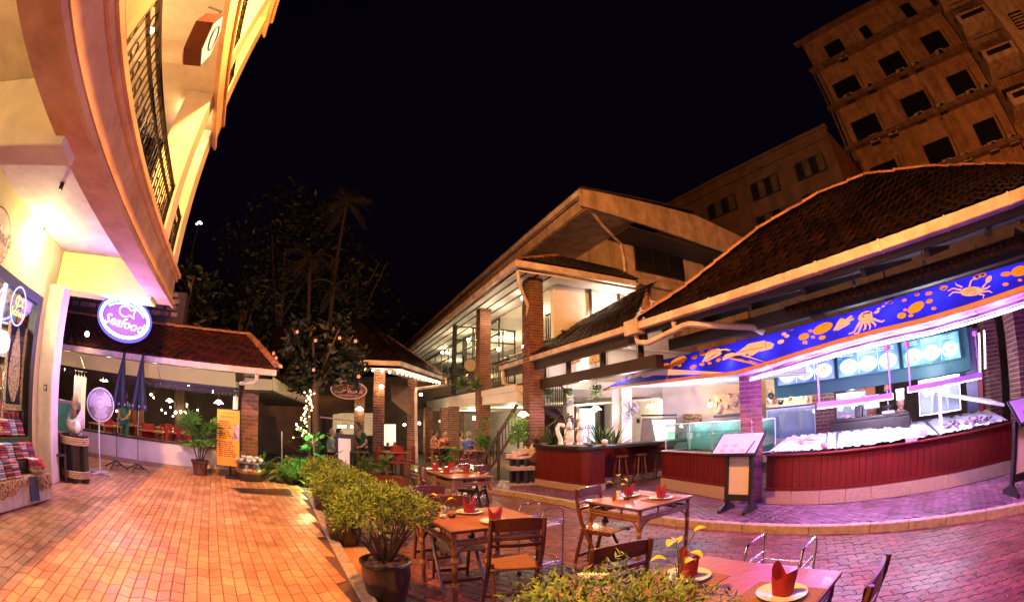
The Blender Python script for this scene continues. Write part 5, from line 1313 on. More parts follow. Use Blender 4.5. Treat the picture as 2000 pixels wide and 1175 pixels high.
for px, py, lb in ((1212, 951, 'wooden bar stool nearest the curved bar front, leftmost of three'), (1250, 945, 'wooden bar stool in the middle of the three at the bar'), (1289, 936, 'wooden bar stool partly hidden by the aquarium counter')):
    p = gp(px, py, ZW)
    if s0 is None: s0 = stool(p, .3, lb)
    else: copy_tree(s0, p, rnd.uniform(0, 1.5), lb)
# stand of dark posts with rope binding and the carved fish-like sculpture
ROPE = mat('pale_rope', (.52, .33, .17), .85, .3, 40, bump=.5)
def poststand(name, label, p, w_, h, pale=False):
    t = T(name, label, 'stand', tuple(p)); m = mat('pale_sawn_wood', (.42, .30, .22), .8, .3, 9, stretch=(2, 9, 9)) if pale else ROPE
    for k in range(6):
        a = k * math.pi / 3 + .3; c = V(p) + V((math.cos(a), math.sin(a), 0)) * w_ * .42
        MB().tube([c, c + V((0, 0, h))], .065 if not pale else .06, 10).build('post', BLACKW, t, True)
    for z0 in (h * .12, h * .82):
        for k in range(4 if not pale else 1):
            z = z0 + k * .032
            if pale: MB().box((p.x, p.y, z + .03), (w_ * 1.25, w_ * 1.25, .10), .25).build('plank', m, t, bevel=.01)
            else: MB().tube([V(p) + V((math.cos(a), math.sin(a), 0)) * (w_ * .42 + .075 + .012 * math.cos(a * 3)) + V((0, 0, z)) for a in [i * .3927 for i in range(17)]], .017, 6, False).build('rope', m, t, True)
    return t
p = gp(1015, 944, ZW); p = at(1015, 944, (p - V((0, 0, p.z))).length); st_ = poststand('post_stand', 'stand of short dark posts between pale sawn planks left of the bar', V((p.x, p.y, ZW)), .5, .62, True)
c = V((p.x, p.y, ZW + .64)); t = T('carved_sculpture', 'jagged pale wood carving lying on the post stand left of the bar', 'sculpture', tuple(c))
b = MB(); prof = [(-.36, .02), (-.34, .14), (-.22, .12), (-.2, .24), (-.1, .16), (-.04, .28), (.06, .19), (.14, .34), (.22, .24), (.34, .40), (.42, .2), (.3, .04), (0, -.01)]
X = V((1, .15, 0)).normalized(); b.prism([c + X * x + V((0, 0, z)) + V((0, -.1, 0)) for x, z in prof], (0, .14, 0)); b.build('crest', mat('pale_carved_wood', (.62, .45, .30), .6, .3, 12), t, bevel=.012)
MB().tube([c + X * -.36 + V((0, .0, .03)), c + X * -.1 + V((0, 0, .07)), c + X * .2 + V((0, 0, .12)), c + X * .42 + V((0, .0, .26))], [.05, .10, .11, .03], 10).build('hull', mat('dark_carved_wood', (.10, .05, .06), .6, .3, 12), t, True)
# ------------------------------------------------------------ seafood counters
cA = [gp(x, y, ZW) for x, y in ((1292, 952), (1350, 966), (1420, 977), (1462, 983))]
cA = [lerp(cA[0], cA[-1], k / 3) for k in range(4)]
ins = V((7.5, 8.5, 0))
sideA = V((-(cA[-1] - cA[0]).y, (cA[-1] - cA[0]).x, 0)).normalized(); sideA = sideA if sideA.dot(ins - cA[0]) > 0 else -sideA
counter('aquarium_counter', 'red wooden counter carrying the big glass aquarium left of the brick pillar', [cA[0] + sideA * .8] + cA, ins, ZW, .93, .04, .03, .13, REDW, REDW, .28)
cB = [gp(x, y, ZW) for x, y in ((1494, 983), (1545, 985), (1600, 984), (1650, 981), (1700, 976), (1775, 966), (1850, 953), (1910, 940), (1972, 924))]
counter('ice_counter', 'long curved red wooden counter holding the beds of crushed ice', cB, ins, ZW, .93, .035, .05, .13, REDW, REDW, .27)
# aquarium
def tank(name, label, a, b_, depth, z0, h, water, m_in, cat='aquarium', group=None, n=2):
    a, b_ = V((a.x, a.y, 0)), V((b_.x, b_.y, 0)); d = b_ - a; nn = V((-d.y, d.x, 0)).normalized(); nn = nn if nn.dot(ins - a) > 0 else -nn
    t = T(name, label, cat, (a.x, a.y, z0), group=group); Z = lambda p, z: V((p.x, p.y, z))
    A, B, C_, D = a, b_, b_ + nn * depth, a + nn * depth
    for p, q in ((A, B), (B, C_), (C_, D), (D, A)):
        mid = (p + q) / 2
        MB().prism([Z(p, z0), Z(q, z0), Z(q + (A + C_ - p - q) * .004, z0), Z(p + (A + C_ - p - q) * .004, z0)], (0, 0, h)).build('glass_side', WATERG, t)
    for zz in (z0, z0 + h):
        for p, q in ((A, B), (B, C_), (C_, D), (D, A)): MB().bar(Z(p, zz), Z(q, zz), .022, .022).build('rim', mat('pale_blue_silicone', (.55, .62, .75), .3, .1, 5), t)
    for p in (A, B, C_, D): MB().bar(Z(p, z0), Z(p, z0 + h), .016, .016).build('corner_seam', MATS['pale_blue_silicone'], t)
    i_ = .02
    MB().prism([Z(lerp(A, C_, i_), z0 + .015), Z(lerp(B, D, i_), z0 + .015), Z(lerp(C_, A, i_), z0 + .015), Z(lerp(D, B, i_), z0 + .015)], (0, 0, h * water)).build('water', m_in, t)
    MB().prism([Z(D - nn * .015, z0), Z(C_ - nn * .015, z0), Z(C_ - nn * .03, z0), Z(D - nn * .03, z0)], (0, 0, h)).build('back_panel', mat('sea_green_panel', (.12, .30, .25), .5, .15, 3) if n == 3 else mat('pale_blue_panel', (.45, .55, .66), .5, .15, 3), t)
    AIR = mat('white_air_bubbles', (.75, .82, .82), .7, .1, 30, alpha=.45)
    for k in range(n):
        c = lerp(A, B, (k + .8) / (n + .6)) + nn * depth * .35
        MB().tube([Z(c, z0 + .02), Z(c, z0 + h * water * .5), Z(c, z0 + h * water * .96)], [.02, .035, .085], 10).build('bubble_column', AIR, t, True)
        MB().tube([Z(c, z0 + .02), Z(c, z0 + h * 1.03)], .008, 5).build('air_tube', WHITE, t)
    return t
WAT = glass('pale_green_water', (.80, .97, .92), .2)
wa, wb = cA[0] + sideA * .05 + (cA[-1] - cA[0]) * .03, cA[-1] + sideA * .05
tank('aquarium', 'long front aquarium with green water and rising air bubbles on the red counter', wa, wb, .62, .975, .58, .66, WAT, n=3)
for k_ in (.2, .5, .8): q_2 = lerp(wa, wb, k_) + sideA * .35; lamp((q_2.x, q_2.y, 1.62), 7, (.75, .9, 1.0), .06)  # lights without fittings, added over the tank to brighten it
# ice beds
ICE = mat('crushed_ice', (.86, .86, .92), .35, .06, 25, bump=1.0, bscale=60)
iceo = T('ice_bed', 'wide bed of crushed ice on the curved counter, blown white by the strip lights', 'ice display', tuple(cB[3] + V((0, 0, .85))))
inn_ = []
for i, p in enumerate(cB):
    d = cB[min(i + 1, len(cB) - 1)] - cB[max(i - 1, 0)]; nn = V((-d.y, d.x, 0)).normalized(); inn_.append(nn if nn.dot(ins - p) > 0 else -nn)
def icept(t_, u, z): 
    k = min(len(cB) - 2, int(t_)); f = t_ - k
    p = lerp(cB[k], cB[k + 1], f) + lerp(inn_[k], inn_[k + 1], f).normalized() * u; return V((p.x, p.y, z))
def icebed(t0, t1, name):
    b = MB(); nx, ny = 40, 14; r_ = random.Random(int(t0 * 10))
    for i in range(nx + 1):
        for j in range(ny + 1):
            u = .03 + .92 * j / ny; edge = min(i, nx - i, 3) / 3
            z = .975 + .02 + .20 * (u - .03) + (r_.uniform(0, .035) + .02 * math.sin(i * .9) * math.sin(j * 1.3)) * min(1, edge + .2)
            b.v.append(tuple(icept(t0 + (t1 - t0) * i / nx, u, z)))
    for i in range(nx):
        for j in range(ny): k = i * (ny + 1) + j; b.f.append((k, k + ny + 1, k + ny + 2, k + 1))
    o = b.build(name, ICE, iceo, 2, recalc=False); return o
icebed(.02, 2.55, 'ice'); icebed(2.62, 5.7, 'ice'); icebed(5.78, 7.9, 'ice')
for t_ in (2.585, 5.74): MB().bar(icept(t_, .0, .985), icept(t_, .96, 1.20), .03, .03).build('divider', GREYM, iceo)
MB().tube([icept(k * .5, .98, 1.2) for k in range(16)], .015, 6).build('back_rail', GREYM, iceo)
r_ = random.Random(9)
FISHM = mat('silver_pink_fish', (.50, .38, .40), .3, .3, 12, coat=.3)
def fishobj(p, yaw, L_, label, group):
    t = T('fish', label, 'fish', tuple(p), yaw, group); W0 = WM[t]; P = lambda x, y, z: W0 @ V((x, y, z))
    MB().tube([P(-L_ * .5, 0, 0), P(-L_ * .42, 0, .005), P(-L_ * .2, 0, .012), P(L_ * .1, 0, .01), P(L_ * .3, 0, .004), P(L_ * .38, 0, 0)], [.006, L_ * .07, L_ * .12, L_ * .11, L_ * .05, L_ * .03], 9).build('body', FISHM, t, True)
    MB().prism([P(L_ * .36, -.012, .0), P(L_ * .52, -L_ * .12, 0), P(L_ * .47, 0, 0), P(L_ * .52, L_ * .12, 0), P(L_ * .36, .012, 0)], (0, 0, .006)).build('tail', FISHM, t)
for k, (t_, u, lb) in enumerate([(1.0, .45, 'whole silver fish lying on the ice just right of the brick pillar'), (1.5, .3, 'second silver fish on the ice near the front edge of the first bed')]):
    fishobj(icept(t_, u, 1.10 + .06 * k), 1.2 + k, .38, lb, 'fish on the crushed ice')
CL = mat('purple_clam_shell', (.32, .20, .26), .45, .6, 30, island=.4, bump=.4)
b = MB()
for k in range(60): b.ball(tuple(icept(6.2 + r_.uniform(-.25, 1.35), .18 + r_.uniform(-.1, .2), 1.07 + r_.uniform(0, .07))), r_.uniform(.025, .045), 7, 5, (1.2, .9, .6))
o = tag(b.build('clam_heap', CL, None, True), 'heap of purple-grey clams on the ice beside the sloping glass cover', 'clams', kind='stuff')
t = T('glass_cover', 'sloping glass cover with white frame over the right end of the ice', 'display cover', tuple(icept(6.6, .5, 1.1)))
fA_, fB_, fC_, fD_ = icept(5.85, .2, 1.62), icept(7.85, .15, 1.25), icept(7.9, .9, 1.35), icept(5.9, .9, 1.68)
for p, q in ((fA_, fB_), (fB_, fC_), (fC_, fD_), (fD_, fA_)): MB().bar(p, q, .04, .05).build('frame_bar', WHITE, t)
MB().slab(fA_, fB_, fC_, fD_, .008).build('pane', CLEAR, t); MB().bar(icept(5.85, .2, 1.0), fA_, .05, .05).build('upright', WHITE, t); MB().slab(lerp(fA_, fD_, .05), lerp(fB_, fC_, .05), lerp(fC_, fB_, .05), lerp(fD_, fA_, .05), .004).build('lit_panel', mat('white_acrylic_cover', (.85, .83, .86), .3, .05, 5, alpha=.6), t)
p = icept(5.35, .10, .99); tag(MB().lathe([(.0, .0), (.055, 0), (.075, .06), (.085, .13), (.075, .12), (.0, .02)], p, 14).build('grey_pot', mat('grey_glazed_pot', (.42, .36, .40), .4, .15, 8), None, True), 'grey round pot at the front edge of the ice near the glass cover', 'pot')
p = icept(2.15, .12, .99); t = T('ladle_bowl', 'small pink bowl with a ladle leaning on the front edge of the ice', 'bowl', tuple(p)); MB().lathe([(.0, .0), (.05, 0), (.09, .05), (.095, .11), (.08, .1), (0, .02)], p, 14).build('bowl', mat('pink_glazed_bowl', (.55, .35, .42), .35, .1, 8), t, True); MB().tube([p + V((0, 0, .08)), p + V((.12, .1, .25))], .012, 6).build('ladle_handle', STEEL, t)
t = tag(MB().box(tuple(icept(5.0, .03, .99)), (.22, .06, .05), -.6).build('price_block', mat('pink_block', (.6, .2, .4), .5, .1, 5)), 'low pink price block on the counter edge beside the grey pot', 'price tag')
# work counter behind the ice with monitor, scale and the cook
wc0, wc1 = at(1622, 838, 8.6), at(1776, 816, 8.3)
t = T('work_counter', 'dark narrow work counter behind the ice where the cook stands', 'counter', (wc0.x, wc0.y, ZW)); 
d = V((wc1.x - wc0.x, wc1.y - wc0.y, 0)).normalized(); nnw = V((-d.y, d.x, 0)); nnw = nnw if nnw.dot(ins) > 0 else -nnw
WZ = 1.42
W2 = lambda p, z: V((p.x, p.y, z))
MB().prism([W2(wc0, WZ - .05), W2(wc1, WZ - .05), W2(wc1, WZ - .05) + nnw * .4, W2(wc0, WZ - .05) + nnw * .4], (0, 0, .05)).build('top', BLACKW, t, bevel=.006); MB().prism([W2(wc0, ZW) + nnw * .05, W2(wc1, ZW) + nnw * .05, W2(wc1, ZW) + nnw * .3, W2(wc0, ZW) + nnw * .3], (0, 0, WZ - .06 - ZW)).build('front', BLACKW, t)
def facing(p): 
    f = V((p.x, p.y, 0)).normalized(); return f, V((f.y, -f.x, 0))
p = at(1703, 806, 8.55); p.z = WZ; f, X = facing(p); t = T('monitor', 'bright white flat monitor on the work counter beside the cook', 'monitor', tuple(p))
MB().bar(p + X * -.17 + V((0, 0, .24)), p + X * .17 + V((0, 0, .24)), .02, .26).build('case', BLACKW, t); MB().bar(p - f * .012 + X * -.155 + V((0, 0, .245)), p - f * .012 + X * .155 + V((0, 0, .245)), .003, .225).build('screen', emis('monitor_screen', (.85, .92, 1), 1.6), t); MB().lathe([(.0, 0), (.09, 0), (.09, .012), (.02, .02), (.018, .12)], p, 12).build('foot', BLACKW, t, True)
p = at(1678, 812, 8.5); p.z = WZ; tag(MB().box(tuple(p + V((0, 0, .10))), (.16, .14, .2), .5).build('card_printer', BLACKW, None, bevel=.015), 'small black box printer left of the white monitor', 'printer')
p = at(1655, 825, 8.5); p.z = WZ; b = MB(); r_ = random.Random(2)
for k in range(7): b.ball(tuple(p + V((r_.uniform(-.13, .13), r_.uniform(-.06, .06), .02 + r_.uniform(0, .04)))), .05, 8, 5, (1.3, 1, .5))
tag(b.build('pink_cloth', mat('pink_cloth', (.75, .25, .30), .8, .2, 15), None, True), 'crumpled pink cloth at the left end of the work counter', 'cloth', kind='stuff')
p = at(1735, 812, 8.3); p.z = WZ; f, X = facing(p); t = T('weighing_scale', 'kitchen scale with dark pan on the work counter between monitor and cook', 'scale', tuple(p))
MB().bar(p + X * -.13 + V((0, 0, .03)), p + X * .13 + V((0, 0, .03)), .2, .06).build('base', GREYM, t, bevel=.01); MB().lathe([(.0, .09), (.10, .10), (.14, .15), (.135, .15), (.09, .11), (0, .1)], p, 16).build('pan', BLACK, t, True); MB().tube([p + f * .1 + V((0, 0, .05)), p + f * .1 + V((0, 0, .42))], .014, 6).build('pole', GREYM, t); MB().bar(p + f * .1 + X * -.06 + V((0, 0, .45)), p + f * .1 + X * .06 + V((0, 0, .45)), .04, .12).build('display', BLACKW, t); MB().ball(p + f * .07 + V((0, 0, .46)), .035, 8, 6).build('red_lamp', emis('red_lamp', (1, .12, .05), 3), t, True)
# further tanks
tank('aquarium', 'left glass tank behind the ice with clear water and a white pipe', at(1797, 820, 8.0) , at(1876, 798, 8.0), .5, 1.33, .55, .8, glass('clear_water', (.92, .96, .98), .15), group='tanks behind the ice', n=2)
tank('aquarium', 'lit blue-white tank behind the brick pillar below the shell board', at(1499, 870, 9.6), at(1592, 856, 9.6), .5, 1.1, .62, .85, glass('blue_lit_water', (.90, .96, 1.0), .15), group='tanks behind the ice', n=2)
tank('aquarium', 'small tank behind the work counter left of the monitor', at(1636, 838, 9.6), at(1692, 828, 9.6), .4, 1.35, .55, .8, MATS['clear_water'], group='tanks behind the ice', n=1)
for p in (at(1545, 800, 9.8), at(1835, 770, 8.4), at(1665, 790, 9.9)): lamp((p.x, p.y, 2.0), 22, (.8, .86, 1), .1)
# board of shells
p0, p1 = at(1497, 800, 10.6), at(1590, 790, 10.6)
t = T('shell_board', 'lit display board covered with shells and fish behind the lit tank', 'display board', (p0.x, p0.y, 1.9))
MB().prism([V((p0.x, p0.y, 1.78)), V((p1.x, p1.y, 1.78)), V((p1.x, p1.y, 2.42)), V((p0.x, p0.y, 2.42))], V((.05, .07, 0))).build('board', mat('sand_board', (.72, .52, .30), .8, .2, 10), t)
r_ = random.Random(4); SH = mat('mixed_shell', (.6, .45, .35), .5, .6, 20, island=.6)
for k in range(26):
    u, v = r_.random(), r_.random(); p = lerp(V((p0.x, p0.y, 1.84 + .5 * v)), V((p1.x, p1.y, 1.84 + .5 * v)), .04 + .92 * u) - V((.02, .03, 0))
    MB().ball(p, r_.uniform(.04, .085), 8, 5, (1, .5, r_.uniform(.6, 1.2))).build('shell', [SH, BLACKW, WHITE, mat('brown_crab', (.3, .1, .04), .5, .3, 12)][k % 4], t, True)
MB().prism([V((p0.x, p0.y, 1.72)), V((p1.x, p1.y, 1.72)), V((p1.x, p1.y, 1.77)), V((p0.x, p0.y, 1.77))], V((-.1, -.14, 0))).build('shelf', BLACKW, t)
lamp(at(1545, 770, 10.1), 12, (1, .82, .62), .1)
p0, p1 = at(1395, 806, 12), at(1450, 800, 12)
t = T('shell_board', 'second lit shell board seen above the front aquarium left of the brick pillar', 'display board', (p0.x, p0.y, 1.9))
MB().prism([V((p0.x, p0.y, 1.72)), V((p1.x, p1.y, 1.72)), V((p1.x, p1.y, 2.25)), V((p0.x, p0.y, 2.25))], V((.05, .07, 0))).build('board', MATS['sand_board'], t)
for k in range(14):
    u, v = r_.random(), r_.random(); p = lerp(V((p0.x, p0.y, 1.8 + .4 * v)), V((p1.x, p1.y, 1.8 + .4 * v)), .05 + .9 * u) - V((.02, .03, 0)); MB().ball(p, r_.uniform(.05, .09), 8, 5, (1, .5, 1)).build('shell', SH, t, True)
MB().prism([V((p0.x, p0.y, 1.64)), V((p1.x, p1.y, 1.64)), V((p1.x, p1.y, 1.70)), V((p0.x, p0.y, 1.70))], V((-.1, -.14, 0))).build('shelf', BLACKW, t)
bulb((1387, 790), power=14, dist=11.6, r=.06, label='small bright lamp at the left end of the second shell board', name='wall_bulb', drop=.1)
# menu light boxes on a green bulkhead
k0, k1 = at(1519, 735, 9.6), at(1879, 662, 9.2)
bd = V((k1.x - k0.x, k1.y - k0.y, 0)); bL = bd.length; bd.normalize(); bn = V((bd.y, -bd.x, 0)); bn = bn if bn.dot(V((k0.x, k0.y, 0))) < 0 else -bn
GRN = mat('dark_green_panel', (.012, .10, .085), .5, .1, 4); 
t = T('bulkhead', 'dark green bulkhead carrying the row of lit menu boxes', 'panel', (k0.x, k0.y, 2.2))
zlo, zhi = 2.17, 2.70
K = lambda s, z, o=0: V((k0.x, k0.y, 0)) + bd * s + bn * o + V((0, 0, z))
MB().prism([K(-.1, 1.95, -.02), K(bL + .15, 1.95, -.02), K(bL + .15, 1.95, -.5), K(-.1, 1.95, -.5)], (0, 0, .8)).build('panel', GRN, t)
rnd2 = random.Random(8)
FOODW = emis('lit_plate_print', (.85, .97, 1.0), 1.5); FOODR = emis('lit_crab_print', (1, .42, .36), 1.1); FOODY = emis('lit_garnish_print', (1, .9, .55), 1.6); FOODG = emis('lit_herb_print', (.45, .95, .6), 1.0)
def lightbox(s0, s1, label, hue, red=False):
    t = T('menu_light_box', label, 'menu board', tuple(K(s0, zlo)), group='lit menu boxes')
    MB().prism([K(s0, zlo, .0), K(s1, zlo, .0), K(s1, zlo, .1), K(s0, zlo, .1)], (0, 0, zhi - zlo)).build('case', GRN, t, bevel=.005)
    m = bpy.data.materials.new('lit_menu_face'); m.use_nodes = True; n_t = m.node_tree; n_t.nodes.clear(); em = n_t.nodes.new('ShaderNodeEmission'); oo = n_t.nodes.new('ShaderNodeOutputMaterial'); nz = n_t.nodes.new('ShaderNodeTexNoise'); nz.inputs['Scale'].default_value = 2.2; rp = n_t.nodes.new('ShaderNodeValToRGB'); tc = n_t.nodes.new('ShaderNodeTexCoord')
    rp.color_ramp.elements[0].color = (hue[0] * .25, hue[1] * .25, hue[2] * .5, 1); rp.color_ramp.elements[1].color = (hue[0] * .5 + .3, hue[1] * .7 + .25, hue[2], 1); rp.color_ramp.elements[0].position = .35; rp.color_ramp.elements[1].position = .66
    n_t.links.new(tc.outputs['Object'], nz.inputs['Vector']); n_t.links.new(nz.outputs['Fac'], rp.inputs[0]); n_t.links.new(rp.outputs[0], em.inputs[0]); em.inputs[1].default_value = 1.7; n_t.links.new(em.outputs[0], oo.inputs[0])
    e = .03; MB().prism([K(s0 + e, zlo + e, .102), K(s1 - e, zlo + e, .102), K(s1 - e, zhi - e, .102), K(s0 + e, zhi - e, .102)], bn * .004).build('lit_face', m, t)
    n = 3; w_ = (s1 - s0 - .1) / n
    for i in range(n):
        c = s0 + .05 + w_ * (i + .5)
        if i: MB().prism([K(c - w_ / 2 - .008, zlo + .05, .108), K(c - w_ / 2 + .008, zlo + .05, .108), K(c - w_ / 2 + .008, zhi - .05, .108), K(c - w_ / 2 - .008, zhi - .05, .108)], bn * .002).build('divider_line', FOODW, t)
        for z_, L_ in ((zhi - .075, .7), (zhi - .115, .85)):
            x = c - w_ * .42
            for q in range(5):
                wd = w_ * L_ * rnd2.uniform(.1, .2); MB().prism([K(x, z_ - .009, .108), K(x + wd, z_ - .009, .108), K(x + wd, z_ + .009, .108), K(x, z_ + .009, .108)], bn * .002).build('printed_word', FOODW, t); x += wd + .015
                if x > c + w_ * .3: break
        cz = zlo + .21; rr = w_ * .46
        MB().prism([K(c + rr * math.cos(a), cz + min(.2, rr * .72) * math.sin(a), .108) for a in [j * .3307 for j in range(19)]], bn * .003).build('printed_plate', FOODW, t)
        for j in range(7):
            a = rnd2.uniform(0, 6.28); r2 = rr * rnd2.uniform(.1, .6); q = .02 + .03 * rnd2.random()
            MB().prism([K(c + r2 * math.cos(a) + q * 1.5 * math.cos(h_), cz + r2 * .7 * math.sin(a) + q * math.sin(h_), .112) for h_ in [k_ * .785 for k_ in range(8)]], bn * .002).build('printed_food', [FOODR if red else FOODY, FOODY, FOODG, FOODW][j % 4], t)
lightbox(.0, bL * .315, 'lit blue menu box with red crab picture, leftmost of three', (.10, .25, .9), True); lightbox(bL * .325, bL * .655, 'lit blue menu box with a big white plate, middle of three', (.12, .5, .9)); lightbox(bL * .665, bL * .985, 'lit turquoise menu box with round bowls, rightmost of three', (.1, .75, .85))
p = K(bL * .82, 2.08, .3); lamp(K(bL * .5, 2.45, .9), 6, (.5, .8, 1), .2)
# hanging strip-light fixtures over the ice
def hang(px0, py0, px1, py1, d0, d1, ztop, label):
    a, b_ = at(px0, py0, d0), at(px1, py1, d1); t = T('hanging_light', label, 'light fixture', tuple(a), group='hanging light bars over the ice')
    MB().bar(a, b_, .13, .085).build('light_bar', mat('pink_white_enamel', (.80, .66, .74), .35, .05, 5), t, bevel=.008); MB().tube([a + V((0, 0, -.04)), b_ + V((0, 0, -.04))], .016, 6).build('fluorescent_tube', MATS['violet_white_tube'], t)
    for k in (.03, .97):
        p = lerp(a, b_, k); MB().tube([p + V((0, 0, .03)), V((p.x, p.y, ztop))], .016, 6).build('rod', MATS['pink_white_enamel'], t); MB().box((p.x, p.y, ztop - .03), (.08, .08, .07)).build('mount', MATS['pink_white_enamel'], t)
    for k in (.2, .5, .8): lamp(lerp(a, b_, k) + V((0, 0, -.09)), 26, (.78, .66, 1.0), .06)
hang(1596, 792, 1744, 772, 7.1, 7.2, 2.45, 'left hanging pink-white light bar above the ice, in front of the monitor'); hang(1773, 760, 1916, 732, 7.2, 7.7, 2.45, 'right hanging pink-white light bar above the ice and glass tanks')
for i, (px, y0, y1) in enumerate(((1912, 650, 735), (1922, 645, 720))):
    a, b_ = at(px, y0, 7.9), at(px + 2, y1, 7.9); tag(MB().tube([a, b_], .022, 8).build('tube_light', emis('pink_white_tube', (1, .8, .95), 3)), ['vertical glowing tube light under the awning near the right brick pillar', 'second vertical tube light closest to the right brick pillar'][i], 'tube light', 'vertical tube lights')
# back walls of the seafood stall
t = T('stall_back_wall', 'dark back wall of the seafood stall with red door panel and pale posts', 'wall', tuple(at(1760, 850, 12)))
def wallpx(x0, x1, yb, yt, d0, d1, m, name):
    a, b_ = at(x0, yb, d0), at(x1, yb, d1); zt = max(at(x0, yt, d0).z, .5); 
    dd = V((b_.x - a.x, b_.y - a.y, 0)).normalized(); nn = V((-dd.y, dd.x, 0)); nn = nn if nn.dot(a) > 0 else -nn
    return MB().prism([V((a.x, a.y, ZW)), V((b_.x, b_.y, ZW)), V((b_.x, b_.y, ZW)) + nn * .08, V((a.x, a.y, ZW)) + nn * .08], (0, 0, zt - ZW)).build(name, m, t)
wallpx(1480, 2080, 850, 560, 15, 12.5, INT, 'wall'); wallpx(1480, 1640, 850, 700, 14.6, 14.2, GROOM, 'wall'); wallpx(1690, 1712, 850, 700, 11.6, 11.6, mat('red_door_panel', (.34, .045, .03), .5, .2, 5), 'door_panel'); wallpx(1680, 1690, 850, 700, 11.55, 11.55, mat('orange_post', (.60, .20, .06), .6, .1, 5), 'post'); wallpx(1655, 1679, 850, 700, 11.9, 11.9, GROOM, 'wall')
wallpx(1890, 1912, 850, 640, 10.3, 10.3, mat('blue_grey_glass', (.16, .18, .32), .3, .1, 5), 'side_panel'); wallpx(1913, 1921, 850, 640, 10.2, 10.2, mat('red_post', (.45, .06, .04), .5, .1, 5), 'post')
for k in range(3): MB().slab(at(1885, 690 - k * 22 + 14, 10.4), at(1930, 678 - k * 22 + 14, 10.4), at(1930, 678 - k * 22, 10.4), at(1885, 690 - k * 22, 10.4), .02).build('louvre_panel', WHITE, t)
lamp(at(1600, 780, 12.6), 16, (1, .75, .5), .1); lamp(at(1700, 760, 10.9), 8, (1, .7, .45), .1)
# small lit pictures in the glass behind the right tank
p0 = at(1796, 738, 10.8); p1 = at(1882, 716, 10.4)
t = T('menu_strip', 'row of dim blue food pictures behind the right hanging light bar', 'menu board', tuple(p0))
MB().slab(p0 - V((0, 0, .16)), p1 - V((0, 0, .16)), p1 + V((0, 0, .13)), p0 + V((0, 0, .13)), .03).build('panel', mat('dark_blue_panel', (.02, .03, .14), .3, .2, 4), t)
for k in range(5):
    c = lerp(p0, p1, .12 + k * .19); f, X = facing(c); MB().tube([c - f * .03 + X * .085 * math.cos(a) + V((0, 0, .085 * math.sin(a))) for a in [j * .45 for j in range(15)]], .014, 6).build('printed_bowl', emis('teal_bowl_print', (.15, .5, .45), .7), t)
# ------------------------------------------------------------ hall behind the bar
Hh = T('bar_hall', 'white walled hall behind the bar with dark back room, white columns and lit doorway', 'building', tuple(Q(-11, 9, 0)))
def hallpx(name, m, x0, x1, yb, yt, d, thick=.1, parent=Hh):
    a, b_, c_, d_ = at(x0, yb, d), at(x1, yb, d), at(x1, yt, d), at(x0, yt, d); f, X = facing((a + b_) / 2)
    return MB().prism([a, b_, c_, d_], f * thick).build(name, m, parent)
hallpx('wall', INT, 1060, 1500, 880, 770, 17); hallpx('lit_doorway', emis('blue_white_doorway', (.75, .88, 1.0), 1.8), 1132, 1162, 866, 797, 14.6); hallpx('door_frame', BLACKW, 1122, 1132, 868, 790, 14.5); hallpx('door_frame', BLACKW, 1162, 1172, 868, 790, 14.5)
hallpx('column', WHITE, 1102, 1121, 870, 770, 12.6, .35); hallpx('column', WHITE, 1195, 1212, 870, 758, 11.6, .3); hallpx('column', WHITE, 1214, 1234, 870, 758, 11.3, .35); hallpx('wall', WHITE, 1294, 1470, 830, 742, 12.9); hallpx('wall', GROOM, 1304, 1420, 880, 800, 13.0)
hallpx('ceiling_band', WHITE, 1060, 1300, 775, 745, 13.2, .15)
b = MB(); b.slab(at(1110, 790, 12.4), at(1290, 775, 12.0), at(1300, 778, 16.5), at(1120, 792, 16.5), .05); b.build('ceiling', WHITE, Hh)
for p, pw in ((at(1140, 750, 10.6), 8), (at(1225, 800, 10.6), 8), (at(1260, 820, 13.5), 10), (at(1150, 800, 12.0), 12)): lamp(p, pw, (1, .75, .5), .1)
for i, (px, py, d, pw, sh, lb) in enumerate([(1187, 733, 10.2, 14, 1, 'shaded bulb hanging by the white wall left of the blue awning tip'), (1164, 799, 11.5, 10, 1, 'shaded bulb hanging below the rightmost hanging fern'), (1288, 783, 13.5, 14, 0, 'starry bulb in the dark back room right of the wall fan'), (1330, 785, 13.5, 6, 1, 'shaded lamp in the dark back room, right of the starry bulb'), (1302, 800, 14, 3, 1, 'small low shaded lamp in the dark back room'), (1270, 794, 14, 3, 1, 'dim strip lamp in the dark back room left of the starry bulb'), (1243, 666, 11.8, 10, 0, 'lamp at the upper window under the junction of the two roofs')]):
    bulb((px, py), power=pw, dist=d, r=.055, label=lb, shade=sh, drop=.5)
# patterned hangings in the upper window strip
for i, (x0, x1, lb) in enumerate(((1117, 1133, 'narrow gold patterned panel in the window strip above the bar'), (1150, 1172, 'wide gold patterned panel in the window strip above the bar'))):
    a, b_, c_, d_ = one(x0, 712, -10.7), one(x1, 706, -10.7), one(x1, 668, -10.7), one(x0, 675, -10.7); tag(MB().prism([a, b_, c_, d_], e_ * .04).build('patterned_panel', mat('gold_brown_pattern', (.52, .26, .07), .6, .6, 30, col2=(.10, .03, .01), contrast=(.44, .54))), lb, 'panel', 'gold patterned panels')
